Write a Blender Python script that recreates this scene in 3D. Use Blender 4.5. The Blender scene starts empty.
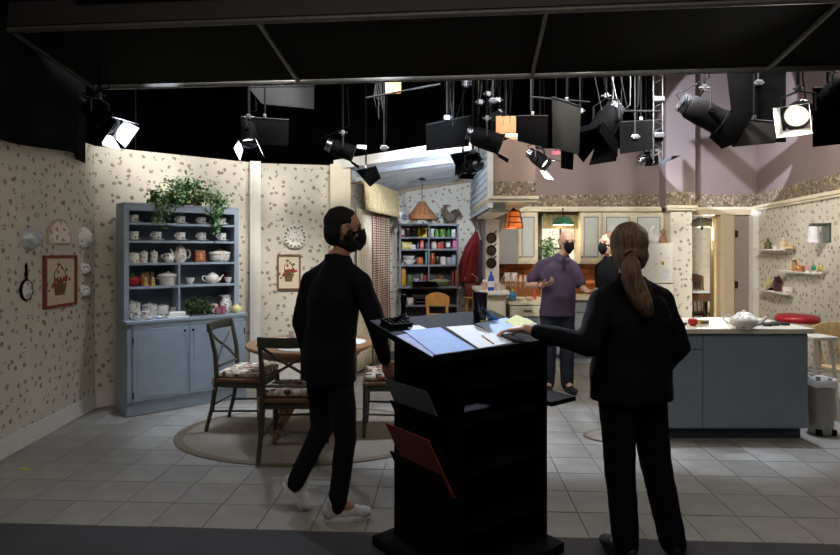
import bpy, bmesh, math, random
from mathutils import Vector, Matrix, noise
R = math.radians
random.seed(7)
scene = bpy.context.scene
col = scene.collection
# ---------------------------------------------------------------- camera, world, light, exposure
F = 580.0          # focal length in pixels of the 840 x 555 frame
HZ = 250.0         # row of the horizon
CH = 1.55          # camera height
cam = bpy.data.objects.new('camera', bpy.data.cameras.new('camera'))
cam.data.sensor_width = 36.0
cam.data.lens = 36.0 * F / 840.0
cam.data.shift_y = -(277.5 - HZ) / 840.0
cam.data.clip_start = 0.05
cam.location = (0, 0, CH)
cam.rotation_euler = (R(90), 0, 0)
col.objects.link(cam)
scene.camera = cam
scene.view_settings.view_transform = 'Standard'
scene.view_settings.look = 'None'
scene.view_settings.gamma = 1.0
scene.view_settings.use_curve_mapping = False
scene.view_settings.exposure = 0.0
world = bpy.data.worlds.new('dark_studio')
world.use_nodes = True
world.node_tree.nodes['Background'].inputs[0].default_value = (0.75, 0.85, 1.0, 1)
world.node_tree.nodes['Background'].inputs[1].default_value = 0.03
scene.world = world
COOL = (0.74, 0.84, 1.0)
NEUT = (1.0, 0.965, 0.92)
WARM = (1.0, 0.80, 0.58)
def spot(name, loc, aim, power, colr=NEUT, size=60, blend=0.3, radius=0.06):
    l = bpy.data.lights.new(name, 'SPOT')
    l.energy = power; l.color = colr; l.spot_size = R(size); l.spot_blend = blend; l.shadow_soft_size = radius
    o = bpy.data.objects.new(name, l); col.objects.link(o)
    o.location = loc
    o.rotation_euler = (Vector(aim) - Vector(loc)).to_track_quat('-Z', 'Y').to_euler()
    return o
def area(name, loc, aim, power, colr, sx, sy):
    l = bpy.data.lights.new(name, 'AREA')
    l.energy = power; l.color = colr; l.shape = 'RECTANGLE'; l.size = sx; l.size_y = sy
    o = bpy.data.objects.new(name, l); col.objects.link(o)
    o.location = loc
    o.rotation_euler = (Vector(aim) - Vector(loc)).to_track_quat('-Z', 'Y').to_euler()
    return o
# grid lights hung behind the canopy, aimed at the walls and floor of the set
area('grid_soft_light', (0.5, 4.85, 3.5), (0.5, 7.6, 0.3), 120, NEUT, 6.6, 0.5)
area('house_light', (0.3, 0.6, 4.4), (0.4, 5.5, 0.6), 62, (1.0, 0.88, 0.74), 4.5, 1.0)
spot('grid_spot_hutch', (-1.0, 4.85, 3.4), (-2.4, 6.1, 1.7), 190, NEUT, 62, 0.35, .10)
spot('grid_spot_hutch_low', (0.0, 4.85, 3.3), (-2.4, 5.8, 0.9), 230, COOL, 34, 0.5, .10)
spot('grid_spot_left_wall', (-0.9, 4.75, 3.3), (-3.1, 4.8, 1.6), 170, (1.0, 0.91, 0.80), 76, 0.5, .10)
spot('grid_spot_dining', (-0.2, 4.85, 3.4), (-1.2, 6.6, 1.5), 110, NEUT, 60, 0.4, .10)
spot('grid_spot_nook', (0.1, 4.8, 3.15), (0.1, 8.8, 1.4), 340, COOL, 40, 0.4, .10)
spot('grid_spot_kitchen', (2.0, 4.75, 3.3), (2.3, 8.5, 1.3), 420, NEUT, 56, 0.4, .10)
spot('grid_spot_right', (1.9, 4.7, 3.4), (4.5, 7.2, 1.5), 440, (1.0, 0.91, 0.80), 56, 0.4, .10)
spot('grid_spot_podium', (0.35, 4.9, 2.93), (0.3, 3.0, 1.1), 380, COOL, 30, 0.5, .08)
spot('grid_spot_actor', (1.35, 4.75, 3.3), (1.55, 6.3, 1.4), 70, NEUT, 46, 0.5, .08)
spot('grid_spot_bulkhead', (1.05, 4.8, 3.2), (1.05, 6.5, 2.45), 50, WARM, 40, 0.4, .08)
for i_, (x_, w_) in enumerate(((-2.3, 300), (-1.3, 270), (0.1, 320), (1.2, 280), (2.3, 300), (3.3, 300))):
    spot('grid_spot_floor', (x_, 5.15, 3.5), (x_ + 0.1 * (-1) ** i_, 4.95, 0), w_, COOL, 37, 0.45, .06)
# ---------------------------------------------------------------- picture <-> place helpers
def at(px, py, Y):
    return Vector(((px - 420) / F * Y, Y, CH - (py - HZ) / F * Y))
def gy(py):                       # depth of a point on the floor seen at row py
    return F * CH / (py - HZ)
def rot2(a):
    return Vector((math.cos(a), math.sin(a))), Vector((-math.sin(a), math.cos(a)))
def colhit(px, Q, u):             # where column px meets the vertical plane through Q along u
    k = (px - 420) / F
    s = (k * Q[1] - Q[0]) / (u[0] - k * u[1])
    return Vector((Q[0] + s * u[0], Q[1] + s * u[1])), s
# ---------------------------------------------------------------- mesh builder
def basis(d):
    d = d.normalized()
    a = Vector((0, 0, 1)) if abs(d.z) < 0.9 else Vector((1, 0, 0))
    x = a.cross(d).normalized()
    return x, d.cross(x)
class MB:
    def __init__(s):
        s.v = []; s.f = []; s.M = None
    def add(s, vs, fs):
        b = len(s.v)
        for v in vs:
            v = Vector(v)
            s.v.append(s.M @ v if s.M else v)
        s.f.extend([tuple(i + b for i in f) for f in fs])
        return s
    def box(s, c, d, rz=0.0, M=None, taper=1.0):
        x, y, z = d[0] / 2, d[1] / 2, d[2] / 2
        vs = [(-x, -y, -z), (x, -y, -z), (x, y, -z), (-x, y, -z), (-x * taper, -y * taper, z), (x * taper, -y * taper, z), (x * taper, y * taper, z), (-x * taper, y * taper, z)]
        m = M if M is not None else Matrix.Rotation(rz, 3, 'Z')
        vs = [m @ Vector(v) + Vector(c) for v in vs]
        return s.add(vs, [(0, 3, 2, 1), (4, 5, 6, 7), (0, 1, 5, 4), (1, 2, 6, 5), (2, 3, 7, 6), (3, 0, 4, 7)])
    def b2(s, x0, x1, y0, y1, z0, z1):
        return s.box(((x0 + x1) / 2, (y0 + y1) / 2, (z0 + z1) / 2), (x1 - x0, y1 - y0, z1 - z0))
    def ringloft(s, rings, cap=True, closed=False):
        n = len(rings[0]); vs = [p for r in rings for p in r]; fs = []
        m = len(rings)
        for i in range(m - (0 if closed else 1)):
            a = i * n; b = ((i + 1) % m) * n
            for j in range(n):
                k = (j + 1) % n
                fs.append((a + j, a + k, b + k, b + j))
        if cap and not closed:
            fs.append(tuple(reversed(range(n))))
            fs.append(tuple(range((m - 1) * n, m * n)))
        return s.add(vs, fs)
    def tube(s, p0, p1, r0, r1=None, n=8):
        p0 = Vector(p0); p1 = Vector(p1); r1 = r0 if r1 is None else r1
        x, y = basis(p1 - p0)
        rg = []
        for p, r in ((p0, r0), (p1, r1)):
            rg.append([p + (x * math.cos(t) + y * math.sin(t)) * r for t in [2 * math.pi * i / n for i in range(n)]])
        return s.ringloft(rg)
    def path(s, pts, r, n=6, flat=None):
        pts = [Vector(p) for p in pts]; rg = []
        x = None
        for i, p in enumerate(pts):
            d = (pts[min(i + 1, len(pts) - 1)] - pts[max(i - 1, 0)])
            if d.length < 1e-9: d = Vector((0, 0, 1))
            d.normalize()
            if x is None: x, y = basis(d)
            else:
                x = (x - d * x.dot(d)).normalized(); y = d.cross(x)
            rr = r[i] if isinstance(r, (list, tuple)) else r
            fx = flat if flat else 1.0
            rg.append([p + (x * math.cos(t) * fx + y * math.sin(t)) * rr for t in [2 * math.pi * j / n for j in range(n)]])
        return s.ringloft(rg)
    def lathe(s, prof, n=16, c=(0, 0, 0), M=None, sx=1.0, sy=1.0):
        c = Vector(c); vs = []; fs = []; rings = []
        for r, z in prof:
            if r < 1e-6:
                rings.append([len(vs)]); vs.append(Vector((0, 0, z)))
            else:
                rings.append(list(range(len(vs), len(vs) + n)))
                for i in range(n):
                    t = 2 * math.pi * i / n
                    vs.append(Vector((r * math.cos(t) * sx, r * math.sin(t) * sy, z)))
        for a, b in zip(rings, rings[1:]):
            for i in range(n):
                j = (i + 1) % n
                if len(a) == 1 and len(b) == 1: continue
                if len(a) == 1: fs.append((a[0], b[j], b[i]))
                elif len(b) == 1: fs.append((a[i], a[j], b[0]))
                else: fs.append((a[i], a[j], b[j], b[i]))
        if len(rings[0]) > 1: fs.append(tuple(reversed(rings[0])))
        if len(rings[-1]) > 1: fs.append(tuple(rings[-1]))
        vs = [(M @ v if M is not None else v) + c for v in vs]
        return s.add(vs, fs)
    def ell(s, c, r, M=None, nu=14, nv=9):
        prof = [(math.sin(math.pi * i / nv), -math.cos(math.pi * i / nv)) for i in range(nv + 1)]
        prof[0] = (0, -1); prof[-1] = (0, 1)
        D = Matrix.Diagonal(Vector(r))
        return s.lathe(prof, nu, c, (M @ D) if M is not None else D)
    def caps(s, p0, r0, p1, r1, n=12):       # tapered capsule
        p0 = Vector(p0); p1 = Vector(p1); d = p1 - p0
        if d.length < 1e-6: return s.ell(p0, (r0, r0, r0))
        x, y = basis(d); d = d.normalized(); rg = []
        for k in (-0.985, -0.8, -0.45, 0):
            rr = r0 * math.sqrt(max(0, 1 - k * k)); q = p0 + d * k * r0
            rg.append([q + (x * math.cos(t) + y * math.sin(t)) * rr for t in [2 * math.pi * i / n for i in range(n)]])
        for k in (0, 0.45, 0.8, 0.985):
            rr = r1 * math.sqrt(max(0, 1 - k * k)); q = p1 + d * k * r1
            rg.append([q + (x * math.cos(t) + y * math.sin(t)) * rr for t in [2 * math.pi * i / n for i in range(n)]])
        return s.ringloft(rg)
    def prism(s, poly, y0, y1, M=None):      # polygon in x,z pushed from y0 to y1
        n = len(poly)
        vs = [Vector((p[0], y0, p[1])) for p in poly] + [Vector((p[0], y1, p[1])) for p in poly]
        if M is not None: vs = [M @ v for v in vs]
        fs = [tuple(range(n)), tuple(reversed(range(n, 2 * n)))]
        for i in range(n):
            j = (i + 1) % n
            fs.append((j, i, n + i, n + j))
        return s.add(vs, fs)
    def slab(s, corners, t):                 # four corners pushed by vector t
        c = [Vector(p) for p in corners]; t = Vector(t)
        n = len(c)
        fs = [tuple(range(n)), tuple(reversed(range(n, 2 * n)))]
        for i in range(n):
            j = (i + 1) % n
            fs.append((j, i, n + i, n + j))
        return s.add(c + [p + t for p in c], fs)
    def build(s, name, mat, parent=None, smooth=True, bev=0.0, ang=40, loc=None, **props):
        me = bpy.data.meshes.new(name)
        off = Vector(loc) if loc is not None else Vector((0, 0, 0))
        me.from_pydata([tuple(v - off) for v in s.v], [], s.f)
        bm = bmesh.new(); bm.from_mesh(me)
        bmesh.ops.recalc_face_normals(bm, faces=bm.faces)
        if bev > 0:
            es = [e for e in bm.edges if len(e.link_faces) == 2 and e.calc_face_angle(0) > R(50)]
            if es:
                bmesh.ops.bevel(bm, geom=es, offset=bev, segments=2, profile=0.6, affect='EDGES', clamp_overlap=True)
        bm.to_mesh(me); bm.free()
        if smooth:
            me.shade_smooth(); me.set_sharp_from_angle(angle=R(ang))
        if mat is not None: me.materials.append(mat)
        o = bpy.data.objects.new(name, me); col.objects.link(o)
        o.location = off
        if parent is not None: o.parent = parent
        for k, v in props.items(): o[k] = v
        return o
def tag(o, label=None, cat=None, group=None, kind=None):
    if label: o['label'] = label
    if cat: o['category'] = cat
    if group: o['group'] = group
    if kind: o['kind'] = kind
    return o
def thing(name, label, cat, loc=(0, 0, 0), rz=0.0, group=None):
    o = bpy.data.objects.new(name, None); col.objects.link(o)
    o.location = loc; o.rotation_euler = (0, 0, rz); o.empty_display_size = 0.1
    return tag(o, label, cat, group)
def copy_tree(o, parent=None):
    c = o.copy(); col.objects.link(c); c.parent = parent
    for ch in list(o.children): copy_tree(ch, c)
    return c
# ---------------------------------------------------------------- materials
def lin(c):
    if isinstance(c, str):
        c = [int(c[i:i + 2], 16) / 255 for i in (0, 2, 4)]
    return tuple(((x + 0.055) / 1.055) ** 2.4 if x > 0.04045 else x / 12.92 for x in c) + (1.0,)
MATS = {}
def mat(key, c, rough=0.6, metal=0.0, var=0.12, scale=14.0, bump=0.0, bscale=60.0, emit=0.0, alpha=1.0, trans=0.0, stretch=(1, 1, 1), spec=0.5, rnd=0.0):
    if key in MATS: return MATS[key]
    m = bpy.data.materials.new(key); m.use_nodes = True
    nt = m.node_tree; N = nt.nodes; L = nt.links
    p = N['Principled BSDF']
    p.inputs['Roughness'].default_value = rough
    p.inputs['Metallic'].default_value = metal
    p.inputs['Specular IOR Level'].default_value = spec
    if trans: p.inputs['Transmission Weight'].default_value = trans
    if alpha < 1: p.inputs['Alpha'].default_value = alpha
    tc = N.new('ShaderNodeTexCoord'); mp = N.new('ShaderNodeMapping'); mp.inputs['Scale'].default_value = stretch
    L.new(tc.outputs['Object'], mp.inputs['Vector'])
    nz = N.new('ShaderNodeTexNoise'); nz.inputs['Scale'].default_value = scale; nz.inputs['Detail'].default_value = 4
    L.new(mp.outputs[0], nz.inputs['Vector'])
    c0 = lin(c)
    rp = N.new('ShaderNodeMapRange'); rp.inputs['From Min'].default_value = 0.3; rp.inputs['From Max'].default_value = 0.7
    rp.inputs['To Min'].default_value = 1 - var; rp.inputs['To Max'].default_value = 1 + var
    L.new(nz.outputs[0], rp.inputs['Value'])
    mx = N.new('ShaderNodeVectorMath'); mx.operation = 'SCALE'
    mx.inputs[0].default_value = c0[:3]
    if rnd > 0:
        oi = N.new('ShaderNodeObjectInfo'); r2 = N.new('ShaderNodeMapRange')
        r2.inputs['To Min'].default_value = 1 - rnd; r2.inputs['To Max'].default_value = 1 + rnd
        L.new(oi.outputs['Random'], r2.inputs['Value'])
        ml = N.new('ShaderNodeMath'); ml.operation = 'MULTIPLY'
        L.new(r2.outputs[0], ml.inputs[0]); L.new(rp.outputs[0], ml.inputs[1]); L.new(ml.outputs[0], mx.inputs['Scale'])
    else:
        L.new(rp.outputs[0], mx.inputs['Scale'])
    L.new(mx.outputs[0], p.inputs['Base Color'])
    if bump > 0:
        n2 = N.new('ShaderNodeTexNoise'); n2.inputs['Scale'].default_value = bscale; n2.inputs['Detail'].default_value = 3
        L.new(mp.outputs[0], n2.inputs['Vector'])
        b = N.new('ShaderNodeBump'); b.inputs['Strength'].default_value = bump; b.inputs['Distance'].default_value = 0.01
        L.new(n2.outputs[0], b.inputs['Height']); L.new(b.outputs[0], p.inputs['Normal'])
    if emit > 0:
        p.inputs['Emission Color'].default_value = c0; p.inputs['Emission Strength'].default_value = emit
    MATS[key] = m
    return m
def spots_mat(key, base, cols, scale=9.0, thr=0.3, fine=4.0, fthr=0.42, flat=True, rough=0.75, rnd=0.8, var=0.06, axes=(1, 0, 1)):
    """flowered print: clusters of small coloured marks scattered on a ground colour"""
    if key in MATS: return MATS[key]
    m = bpy.data.materials.new(key); m.use_nodes = True
    nt = m.node_tree; N = nt.nodes; L = nt.links; p = N['Principled BSDF']
    p.inputs['Roughness'].default_value = rough
    tc = N.new('ShaderNodeTexCoord'); mp = N.new('ShaderNodeVectorMath'); mp.operation = 'MULTIPLY'
    mp.inputs[1].default_value = axes
    L.new(tc.outputs['Object'], mp.inputs[0])
    cvec = mp.outputs[0]
    if axes == (1, 0, 1):
        sx_ = N.new('ShaderNodeSeparateXYZ'); cx_ = N.new('ShaderNodeCombineXYZ')
        L.new(mp.outputs[0], sx_.inputs[0]); L.new(sx_.outputs[0], cx_.inputs[0]); L.new(sx_.outputs[2], cx_.inputs[1]); cvec = cx_.outputs[0]
    v1 = N.new('ShaderNodeTexVoronoi'); v1.inputs['Scale'].default_value = scale; v1.inputs['Randomness'].default_value = rnd
    v2 = N.new('ShaderNodeTexVoronoi'); v2.inputs['Scale'].default_value = scale * fine; v2.inputs['Randomness'].default_value = 1.0
    if axes == (1, 0, 1): v1.voronoi_dimensions = v2.voronoi_dimensions = '2D'
    L.new(cvec, v1.inputs['Vector']); L.new(cvec, v2.inputs['Vector'])
    def less(o, t, soft):
        r = N.new('ShaderNodeMapRange'); r.inputs['From Min'].default_value = t + soft; r.inputs['From Max'].default_value = t - soft
        r.interpolation_type = 'SMOOTHSTEP'; L.new(o, r.inputs['Value']); return r.outputs[0]
    a = less(v1.outputs['Distance'], thr, 0.03); b = less(v2.outputs['Distance'], fthr, 0.08)
    mu = N.new('ShaderNodeMath'); mu.operation = 'MULTIPLY'; L.new(a, mu.inputs[0]); L.new(b, mu.inputs[1])
    rp = N.new('ShaderNodeValToRGB'); rp.color_ramp.interpolation = 'CONSTANT'
    sp = N.new('ShaderNodeSeparateColor'); L.new(v2.outputs['Color'], sp.inputs[0]); L.new(sp.outputs[0], rp.inputs[0])
    es = rp.color_ramp.elements
    while len(es) < len(cols): es.new(0.5)
    for i, c in enumerate(cols):
        es[i].position = i / len(cols); es[i].color = lin(c)
    nz = N.new('ShaderNodeTexNoise'); nz.inputs['Scale'].default_value = 3.0; L.new(tc.outputs['Object'], nz.inputs['Vector'])
    r3 = N.new('ShaderNodeMapRange'); r3.inputs['To Min'].default_value = 1 - var * 2; r3.inputs['To Max'].default_value = 1 + var * 2
    L.new(nz.outputs[0], r3.inputs['Value'])
    sc = N.new('ShaderNodeVectorMath'); sc.operation = 'SCALE'; sc.inputs[0].default_value = lin(base)[:3]; L.new(r3.outputs[0], sc.inputs['Scale'])
    mx = N.new('ShaderNodeMix'); mx.data_type = 'RGBA'
    L.new(mu.outputs[0], mx.inputs['Factor']); L.new(sc.outputs[0], mx.inputs['A']); L.new(rp.outputs[0], mx.inputs['B'])
    L.new(mx.outputs['Result'], p.inputs['Base Color'])
    MATS[key] = m
    return m
def plaid_mat(key, base, c1, c2, scale=20.0, axes=('X', 'Z'), rough=0.9):
    if key in MATS: return MATS[key]
    m = bpy.data.materials.new(key); m.use_nodes = True
    nt = m.node_tree; N = nt.nodes; L = nt.links; p = N['Principled BSDF']; p.inputs['Roughness'].default_value = rough
    tc = N.new('ShaderNodeTexCoord')
    prev = None
    for ax, c in ((axes[0], c1), (axes[1], c2)):
        w = N.new('ShaderNodeTexWave'); w.bands_direction = ax; w.inputs['Scale'].default_value = scale; w.inputs['Distortion'].default_value = 0.3
        L.new(tc.outputs['Object'], w.inputs['Vector'])
        r = N.new('ShaderNodeMapRange'); r.inputs['From Min'].default_value = 0.45; r.inputs['From Max'].default_value = 0.6; r.inputs['To Max'].default_value = 0.75
        L.new(w.outputs[1], r.inputs['Value'])
        mx = N.new('ShaderNodeMix'); mx.data_type = 'RGBA'
        L.new(r.outputs[0], mx.inputs['Factor'])
        if prev is None: mx.inputs['A'].default_value = lin(base)
        else: L.new(prev, mx.inputs['A'])
        mx.inputs['B'].default_value = lin(c)
        prev = mx.outputs['Result']
    L.new(prev, p.inputs['Base Color'])
    MATS[key] = m
    return m
PAPER = spots_mat('wallpaper', 'd0cabb', ['82786a', '937666', '8c8b76', 'a3957d'], scale=10.2, thr=0.225, fine=2.7, fthr=0.50, rnd=0.8)
BORDER = spots_mat('border_paper', '786958', ['a3967f', '5a5642', '84614f', '93866c', '504a3b'], scale=12, thr=0.6, fine=2.4, fthr=0.5, rnd=1.0)
MAUVE = mat('mauve_paint', '7d6d6b', 0.8, var=0.05, scale=2.0)
WHITE = mat('white_paint', 'd8d6d0', 0.55, var=0.05)
CREAM = mat('cream_paint', 'd9cfb6', 0.5, var=0.06, scale=6)
DOORG = mat('door_grey', '8f867d', 0.6, var=0.06)
BLUE = mat('blue_grey_paint', '8f9dab', 0.5, var=0.07, scale=9, bump=0.05)
BLUED = mat('blue_grey_island', '7a8793', 0.45, var=0.06, scale=5)
GREYB = mat('grey_shelf_paint', '74777c', 0.6, var=0.08)
BLACK = mat('black_cloth', '08080a', 0.95, var=0.3, scale=3, bump=0.3, bscale=12, spec=0.1)
FOIL = mat('black_foil', '070708', 0.9, var=0.3, scale=6, bump=0.15, bscale=15, spec=0.04)
BLKM = mat('black_metal', '08080a', 0.75, var=0.2, spec=0.08)
STEEL = mat('steel', '6c7077', 0.35, 0.9, var=0.1)
DSTEEL = mat('dull_steel', '232427', 0.5, 0.6, var=0.2)
CHAIRW = mat('dark_green_wood', '3a3a30', 0.5, var=0.25, scale=30, stretch=(1, 1, 0.2))
TABLEW = mat('table_wood', '8a5f3c', 0.4, var=0.2, scale=18, stretch=(0.3, 2, 1), bump=0.05)
DARKW = mat('brown_wood', '6a4a30', 0.5, var=0.25, scale=20, stretch=(1, 1, 0.2))
PINE = mat('pine_wood', 'c08a48', 0.45, var=0.18, scale=22, stretch=(1, 1, 0.25))
BLONDE = mat('blonde_wood', 'cdb182', 0.45, var=0.15, scale=22, stretch=(1, 1, 0.25))
CHINA = mat('white_china', 'e4e0da', 0.25, var=0.04)
FLORAL = spots_mat('floral_china', 'e4dfd6', ['9a3c34', '5d6f3e', 'b0665a', '3f4a3a'], scale=22, thr=0.42, fine=3, fthr=0.42, rough=0.25, axes=(1, 1, 1))
FLORALG = spots_mat('grey_floral_china', 'e0dfdc', ['40443e', '5d6358', '6a6a72'], scale=22, thr=0.42, fine=3, fthr=0.45, rough=0.25, axes=(1, 1, 1))
PODB = mat('podium_black', '09090b', 0.75, var=0.2, spec=0.1)
TILEM = mat('tile_stone', '8e8b86', 0.5, var=0.14, scale=5.0, bump=0.12, bscale=30, rnd=0.10)
GROUT = mat('grout', '6a655e', 0.9, var=0.1)
CONCRETE = mat('studio_concrete', '3c3d40', 0.75, var=0.12, scale=3)
# ---------------------------------------------------------------- the setting
FA = R(-3.0)                                   # the tiled floor lies 3 degrees off the camera axis
fu, fv = Vector((math.cos(FA), math.sin(FA))), Vector((-math.sin(FA), math.cos(FA)))
FO = Vector((0.0, 3.17))
WL0, WL1 = Vector((-3.00, 2.6)), Vector((-3.19, 5.69))
A2 = R(41)
W2a = WL1; W2b = WL1 + rot2(A2)[0] * 1.66       # wall behind the hutch
W3a = W2b + Vector((0.02, 0.02)); W3b = Vector((-0.86, 7.03))
NLa, NLb = Vector((-0.86, 7.03)), Vector((-0.46, 8.87))
NBa, NBb = Vector((-0.46, 8.87)), Vector((1.10, 8.87))
RWa, RWb = Vector((4.82, 8.30)), Vector((4.10, 4.35))
WTOP = 2.57
def structure(o, label):
    o['kind'] = 'structure'; o['label'] = label
    return o
def wallpiece(name, P0, P1, z0, z1, m, label, thick=0.08, parent=None):
    d = P1 - P0; a = math.atan2(d.y, d.x)
    b = MB(); b.b2(0, d.length, 0, thick, z0, z1)
    o = b.build(name, m, parent, smooth=False)
    o.location = (P0.x, P0.y, 0); o.rotation_euler = (0, 0, a)
    if parent is None: structure(o, label)
    return o
def onwall(P0, P1, px, py, off=0.0):           # point on a wall's face seen at a pixel, moved off towards the room
    u = (P1 - P0).normalized(); n = Vector((u.y, -u.x))
    p, s = colhit(px, P0 + n * off, u)
    return Vector((p.x, p.y, CH - (py - HZ) / F * p.y)), math.atan2(u.y, u.x)
# floors
b = MB(); b.slab([(-6, 0.3, -0.06), (7, 0.3, -0.06), (7, 2.80, -0.06), (-6, 3.484, -0.06)], (0, 0, 0.057))
structure(b.build('floor_studio', CONCRETE, smooth=False), 'dark bare studio floor in front of the tiled set')
b = MB(); b.slab([(-6, 3.484, -0.06), (7, 2.80, -0.06), (7, 12.5, -0.06), (-6, 12.5, -0.06)], (0, 0, 0.055))
floor = structure(b.build('floor', GROUT, smooth=False), 'square stone tile floor of the kitchen set')
TS = 0.305
def tile_ok(c):
    x, y = c
    if x < -3.26 or x > 4.75: return False
    n2 = Vector((-math.sin(A2), math.cos(A2)))
    if (Vector(c) - W2a).dot(n2) > 0.12: return False
    if y > 8.6 or (x < -0.95 and y > 7.2): return False
    return True
cells = []
for j in range(0, 20):
    for i in range(-12, 18):
        c = FO + fu * ((i + 0.5) * TS) + fv * ((j + 0.5) * TS)
        if tile_ok(c):
            px = 420 + c.x / c.y * F; py = HZ + CH / c.y * F
            cells.append((not (-20 < px < 860 and py < 565), -py, c.x, c.y))
cells.sort()
def tile_mesh(k):
    b = MB(); h = TS / 2 - 0.0028
    b.box((0, 0, -0.0045), (h * 2, h * 2, 0.009))
    me_o = b.build('tile', TILEM, None, smooth=False, bev=0.0022)
    me = me_o.data; bpy.data.objects.remove(me_o)
    return me
tmesh = tile_mesh(0)
rest = MB()
rt = random.Random(3)
for n, (off, _, x, y) in enumerate(cells):
    if n < 300:
        o = bpy.data.objects.new('tile', tmesh); col.objects.link(o); o.parent = floor
        o.location = (x, y, rt.uniform(-0.0012, 0.0008)); o.rotation_euler = (rt.uniform(-.002, .002), rt.uniform(-.002, .002), FA)
    else:
        rest.box((x, y, -0.0045), (TS - 0.008, TS - 0.008, 0.009), FA)
o = rest.build('far_tiles', TILEM, floor, smooth=False); o['kind'] = 'stuff'
# left part of the set
wallpiece('wall_left', WL0, WL1, 0, WTOP, PAPER, 'cream flowered wallpaper wall at the far left', 0.08)
wallpiece('wall_back_left', W2a, W2b, 0, WTOP, PAPER, 'flowered wallpaper wall behind the blue hutch', 0.08)
wallpiece('wall_back_middle', W3a, W3b, 0, WTOP, PAPER, 'flowered wallpaper wall behind the dining table', 0.08)
def baseboard(name, P0, P1, label):
    d = P1 - P0; n = Vector((d.y, -d.x)).normalized()
    a = math.atan2(d.y, d.x)
    b = MB(); b.prism([(0, 0)], 0, 0) if False else None
    b.b2(0, d.length, -0.016, 0, 0.0, 0.13); b.b2(0, d.length, -0.024, 0, 0.0, 0.02); b.b2(0, d.length, -0.012, 0, 0.13, 0.145)
    o = b.build(name, WHITE, smooth=False); o.location = (P0.x, P0.y, 0.004); o.rotation_euler = (0, 0, a)
    return structure(o, label)
baseboard('baseboard_left', WL0, WL1, 'white baseboard along the far left wall')
baseboard('baseboard_back_left', W2a, W2b, 'white baseboard behind the hutch')
baseboard('baseboard_back_middle', W3a, W3b, 'white baseboard behind the dining table')
# pilaster between the two flowered walls, and the plain column where the nook begins
def pilaster(name, p, w, d, z, rz, m, label):
    b = MB(); b.box((0, 0, z / 2), (w, d, z)); b.box((0, -0.01, 0.08), (w + 0.03, d + 0.02, 0.16)); b.box((0, -d / 2 - 0.006, z / 2), (w * 0.5, 0.012, z - 0.3))
    o = b.build(name, m, smooth=False, bev=0.004); o.location = (p.x, p.y, 0); o.rotation_euler = (0, 0, rz)
    return structure(o, label)
pilaster('trim_1', Vector((-1.905, 6.70)), 0.12, 0.10, WTOP, R(22), WHITE, 'white pilaster between the hutch wall and the dining wall')
pc = Vector((-0.955, 6.955))
b = MB(); b.box((0, 0, WTOP / 2), (0.24, 0.14, WTOP)); b.box((0, -0.012, 0.09), (0.27, 0.17, 0.18))
o = b.build('trim_2', CREAM, smooth=False, bev=0.004); o.location = (pc.x, pc.y, 0); o.rotation_euler = (0, 0, R(8))
structure(o, 'plain cream column at the edge of the nook')
# nook: left wall with curtained window, back wall, sloped plank ceiling
wallpiece('wall_nook_left', NLa, NLb, 0, 2.62, PAPER, 'flowered side wall of the nook behind the curtain')
def quadwall(name, pts, t, m, label):
    b = MB(); b.slab(pts, t)
    return structure(b.build(name, m, smooth=False), label)
nb = wallpiece('wall_nook_back', NBa, NBb, 0, 2.70, PAPER, 'flowered back wall of the nook behind the pantry shelves')
CFL, CFR, CBL, CBR = Vector((-0.90, 6.98, 2.53)), Vector((0.80, 6.55, 2.715)), Vector((-0.52, 8.86, 2.43)), Vector((0.96, 8.86, 2.665))
def cei(u, v): return (CFL * (1 - u) + CFR * u) * (1 - v) + (CBL * (1 - u) + CBR * u) * v
b = MB(); b.slab([cei(0, 0) + Vector((0, 0, .03)), cei(1, 0) + Vector((0, 0, .03)), cei(1, 1) + Vector((0, 0, .03)), cei(0, 1) + Vector((0, 0, .03))], (0, 0, 0.03))
ceil_ = structure(b.build('ceiling', mat('ceiling_back', '3d4046', 0.9), smooth=False), 'sloped white plank ceiling over the nook')
PLANKM = mat('white_plank', 'd3d8df', 0.6, var=0.07, scale=8, rnd=0.05)
NR = 11
rp = random.Random(5)
for j in range(NR):
    js = [0] + sorted(rp.uniform(0.15, 0.9) for _ in range(2)) + [1]
    for k in range(3):
        if js[k + 1] - js[k] < 0.03: continue
        u0, u1, v0, v1 = js[k] + 0.002, js[k + 1] - 0.002, j / NR + 0.004, (j + 1) / NR - 0.004
        z = Vector((0, 0, rp.uniform(-.002, .002)))
        bb = MB(); bb.slab([cei(u0, v0) + z, cei(u1, v0) + z, cei(u1, v1) + z, cei(u0, v1) + z], (0, 0, 0.03))
        bb.build('plank', PLANKM, ceil_, smooth=False)
def beam(name, p, q, w, h, m, label):
    d = q - p; b = MB()
    n = Vector((d.y, -d.x, 0)).normalized() * w
    b.slab([p, q, q + n, p + n], (0, 0, -h))
    return structure(b.build(name, m, smooth=False, bev=0.005), label)
beam('trim_3', Vector((-1.02, 6.96, 2.62)), Vector((0.86, 6.50, 2.84)), 0.05, 0.115, WHITE, 'white sloping beam across the front of the nook')
beam('trim_4', Vector((-0.84, 7.32, 2.535)), Vector((0.80, 6.98, 2.715)), 0.10, 0.07, mat('pale_grey_paint', 'aeb2b8', .6), 'pale grey second beam under the plank ceiling')
beam('trim_5', Vector((-0.50, 8.86, 2.45)), Vector((0.96, 8.86, 2.675)), 0.03, 0.06, mat('tan_paint', '9c8a6c', .6), 'tan moulding where the nook back wall meets the ceiling')
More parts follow.
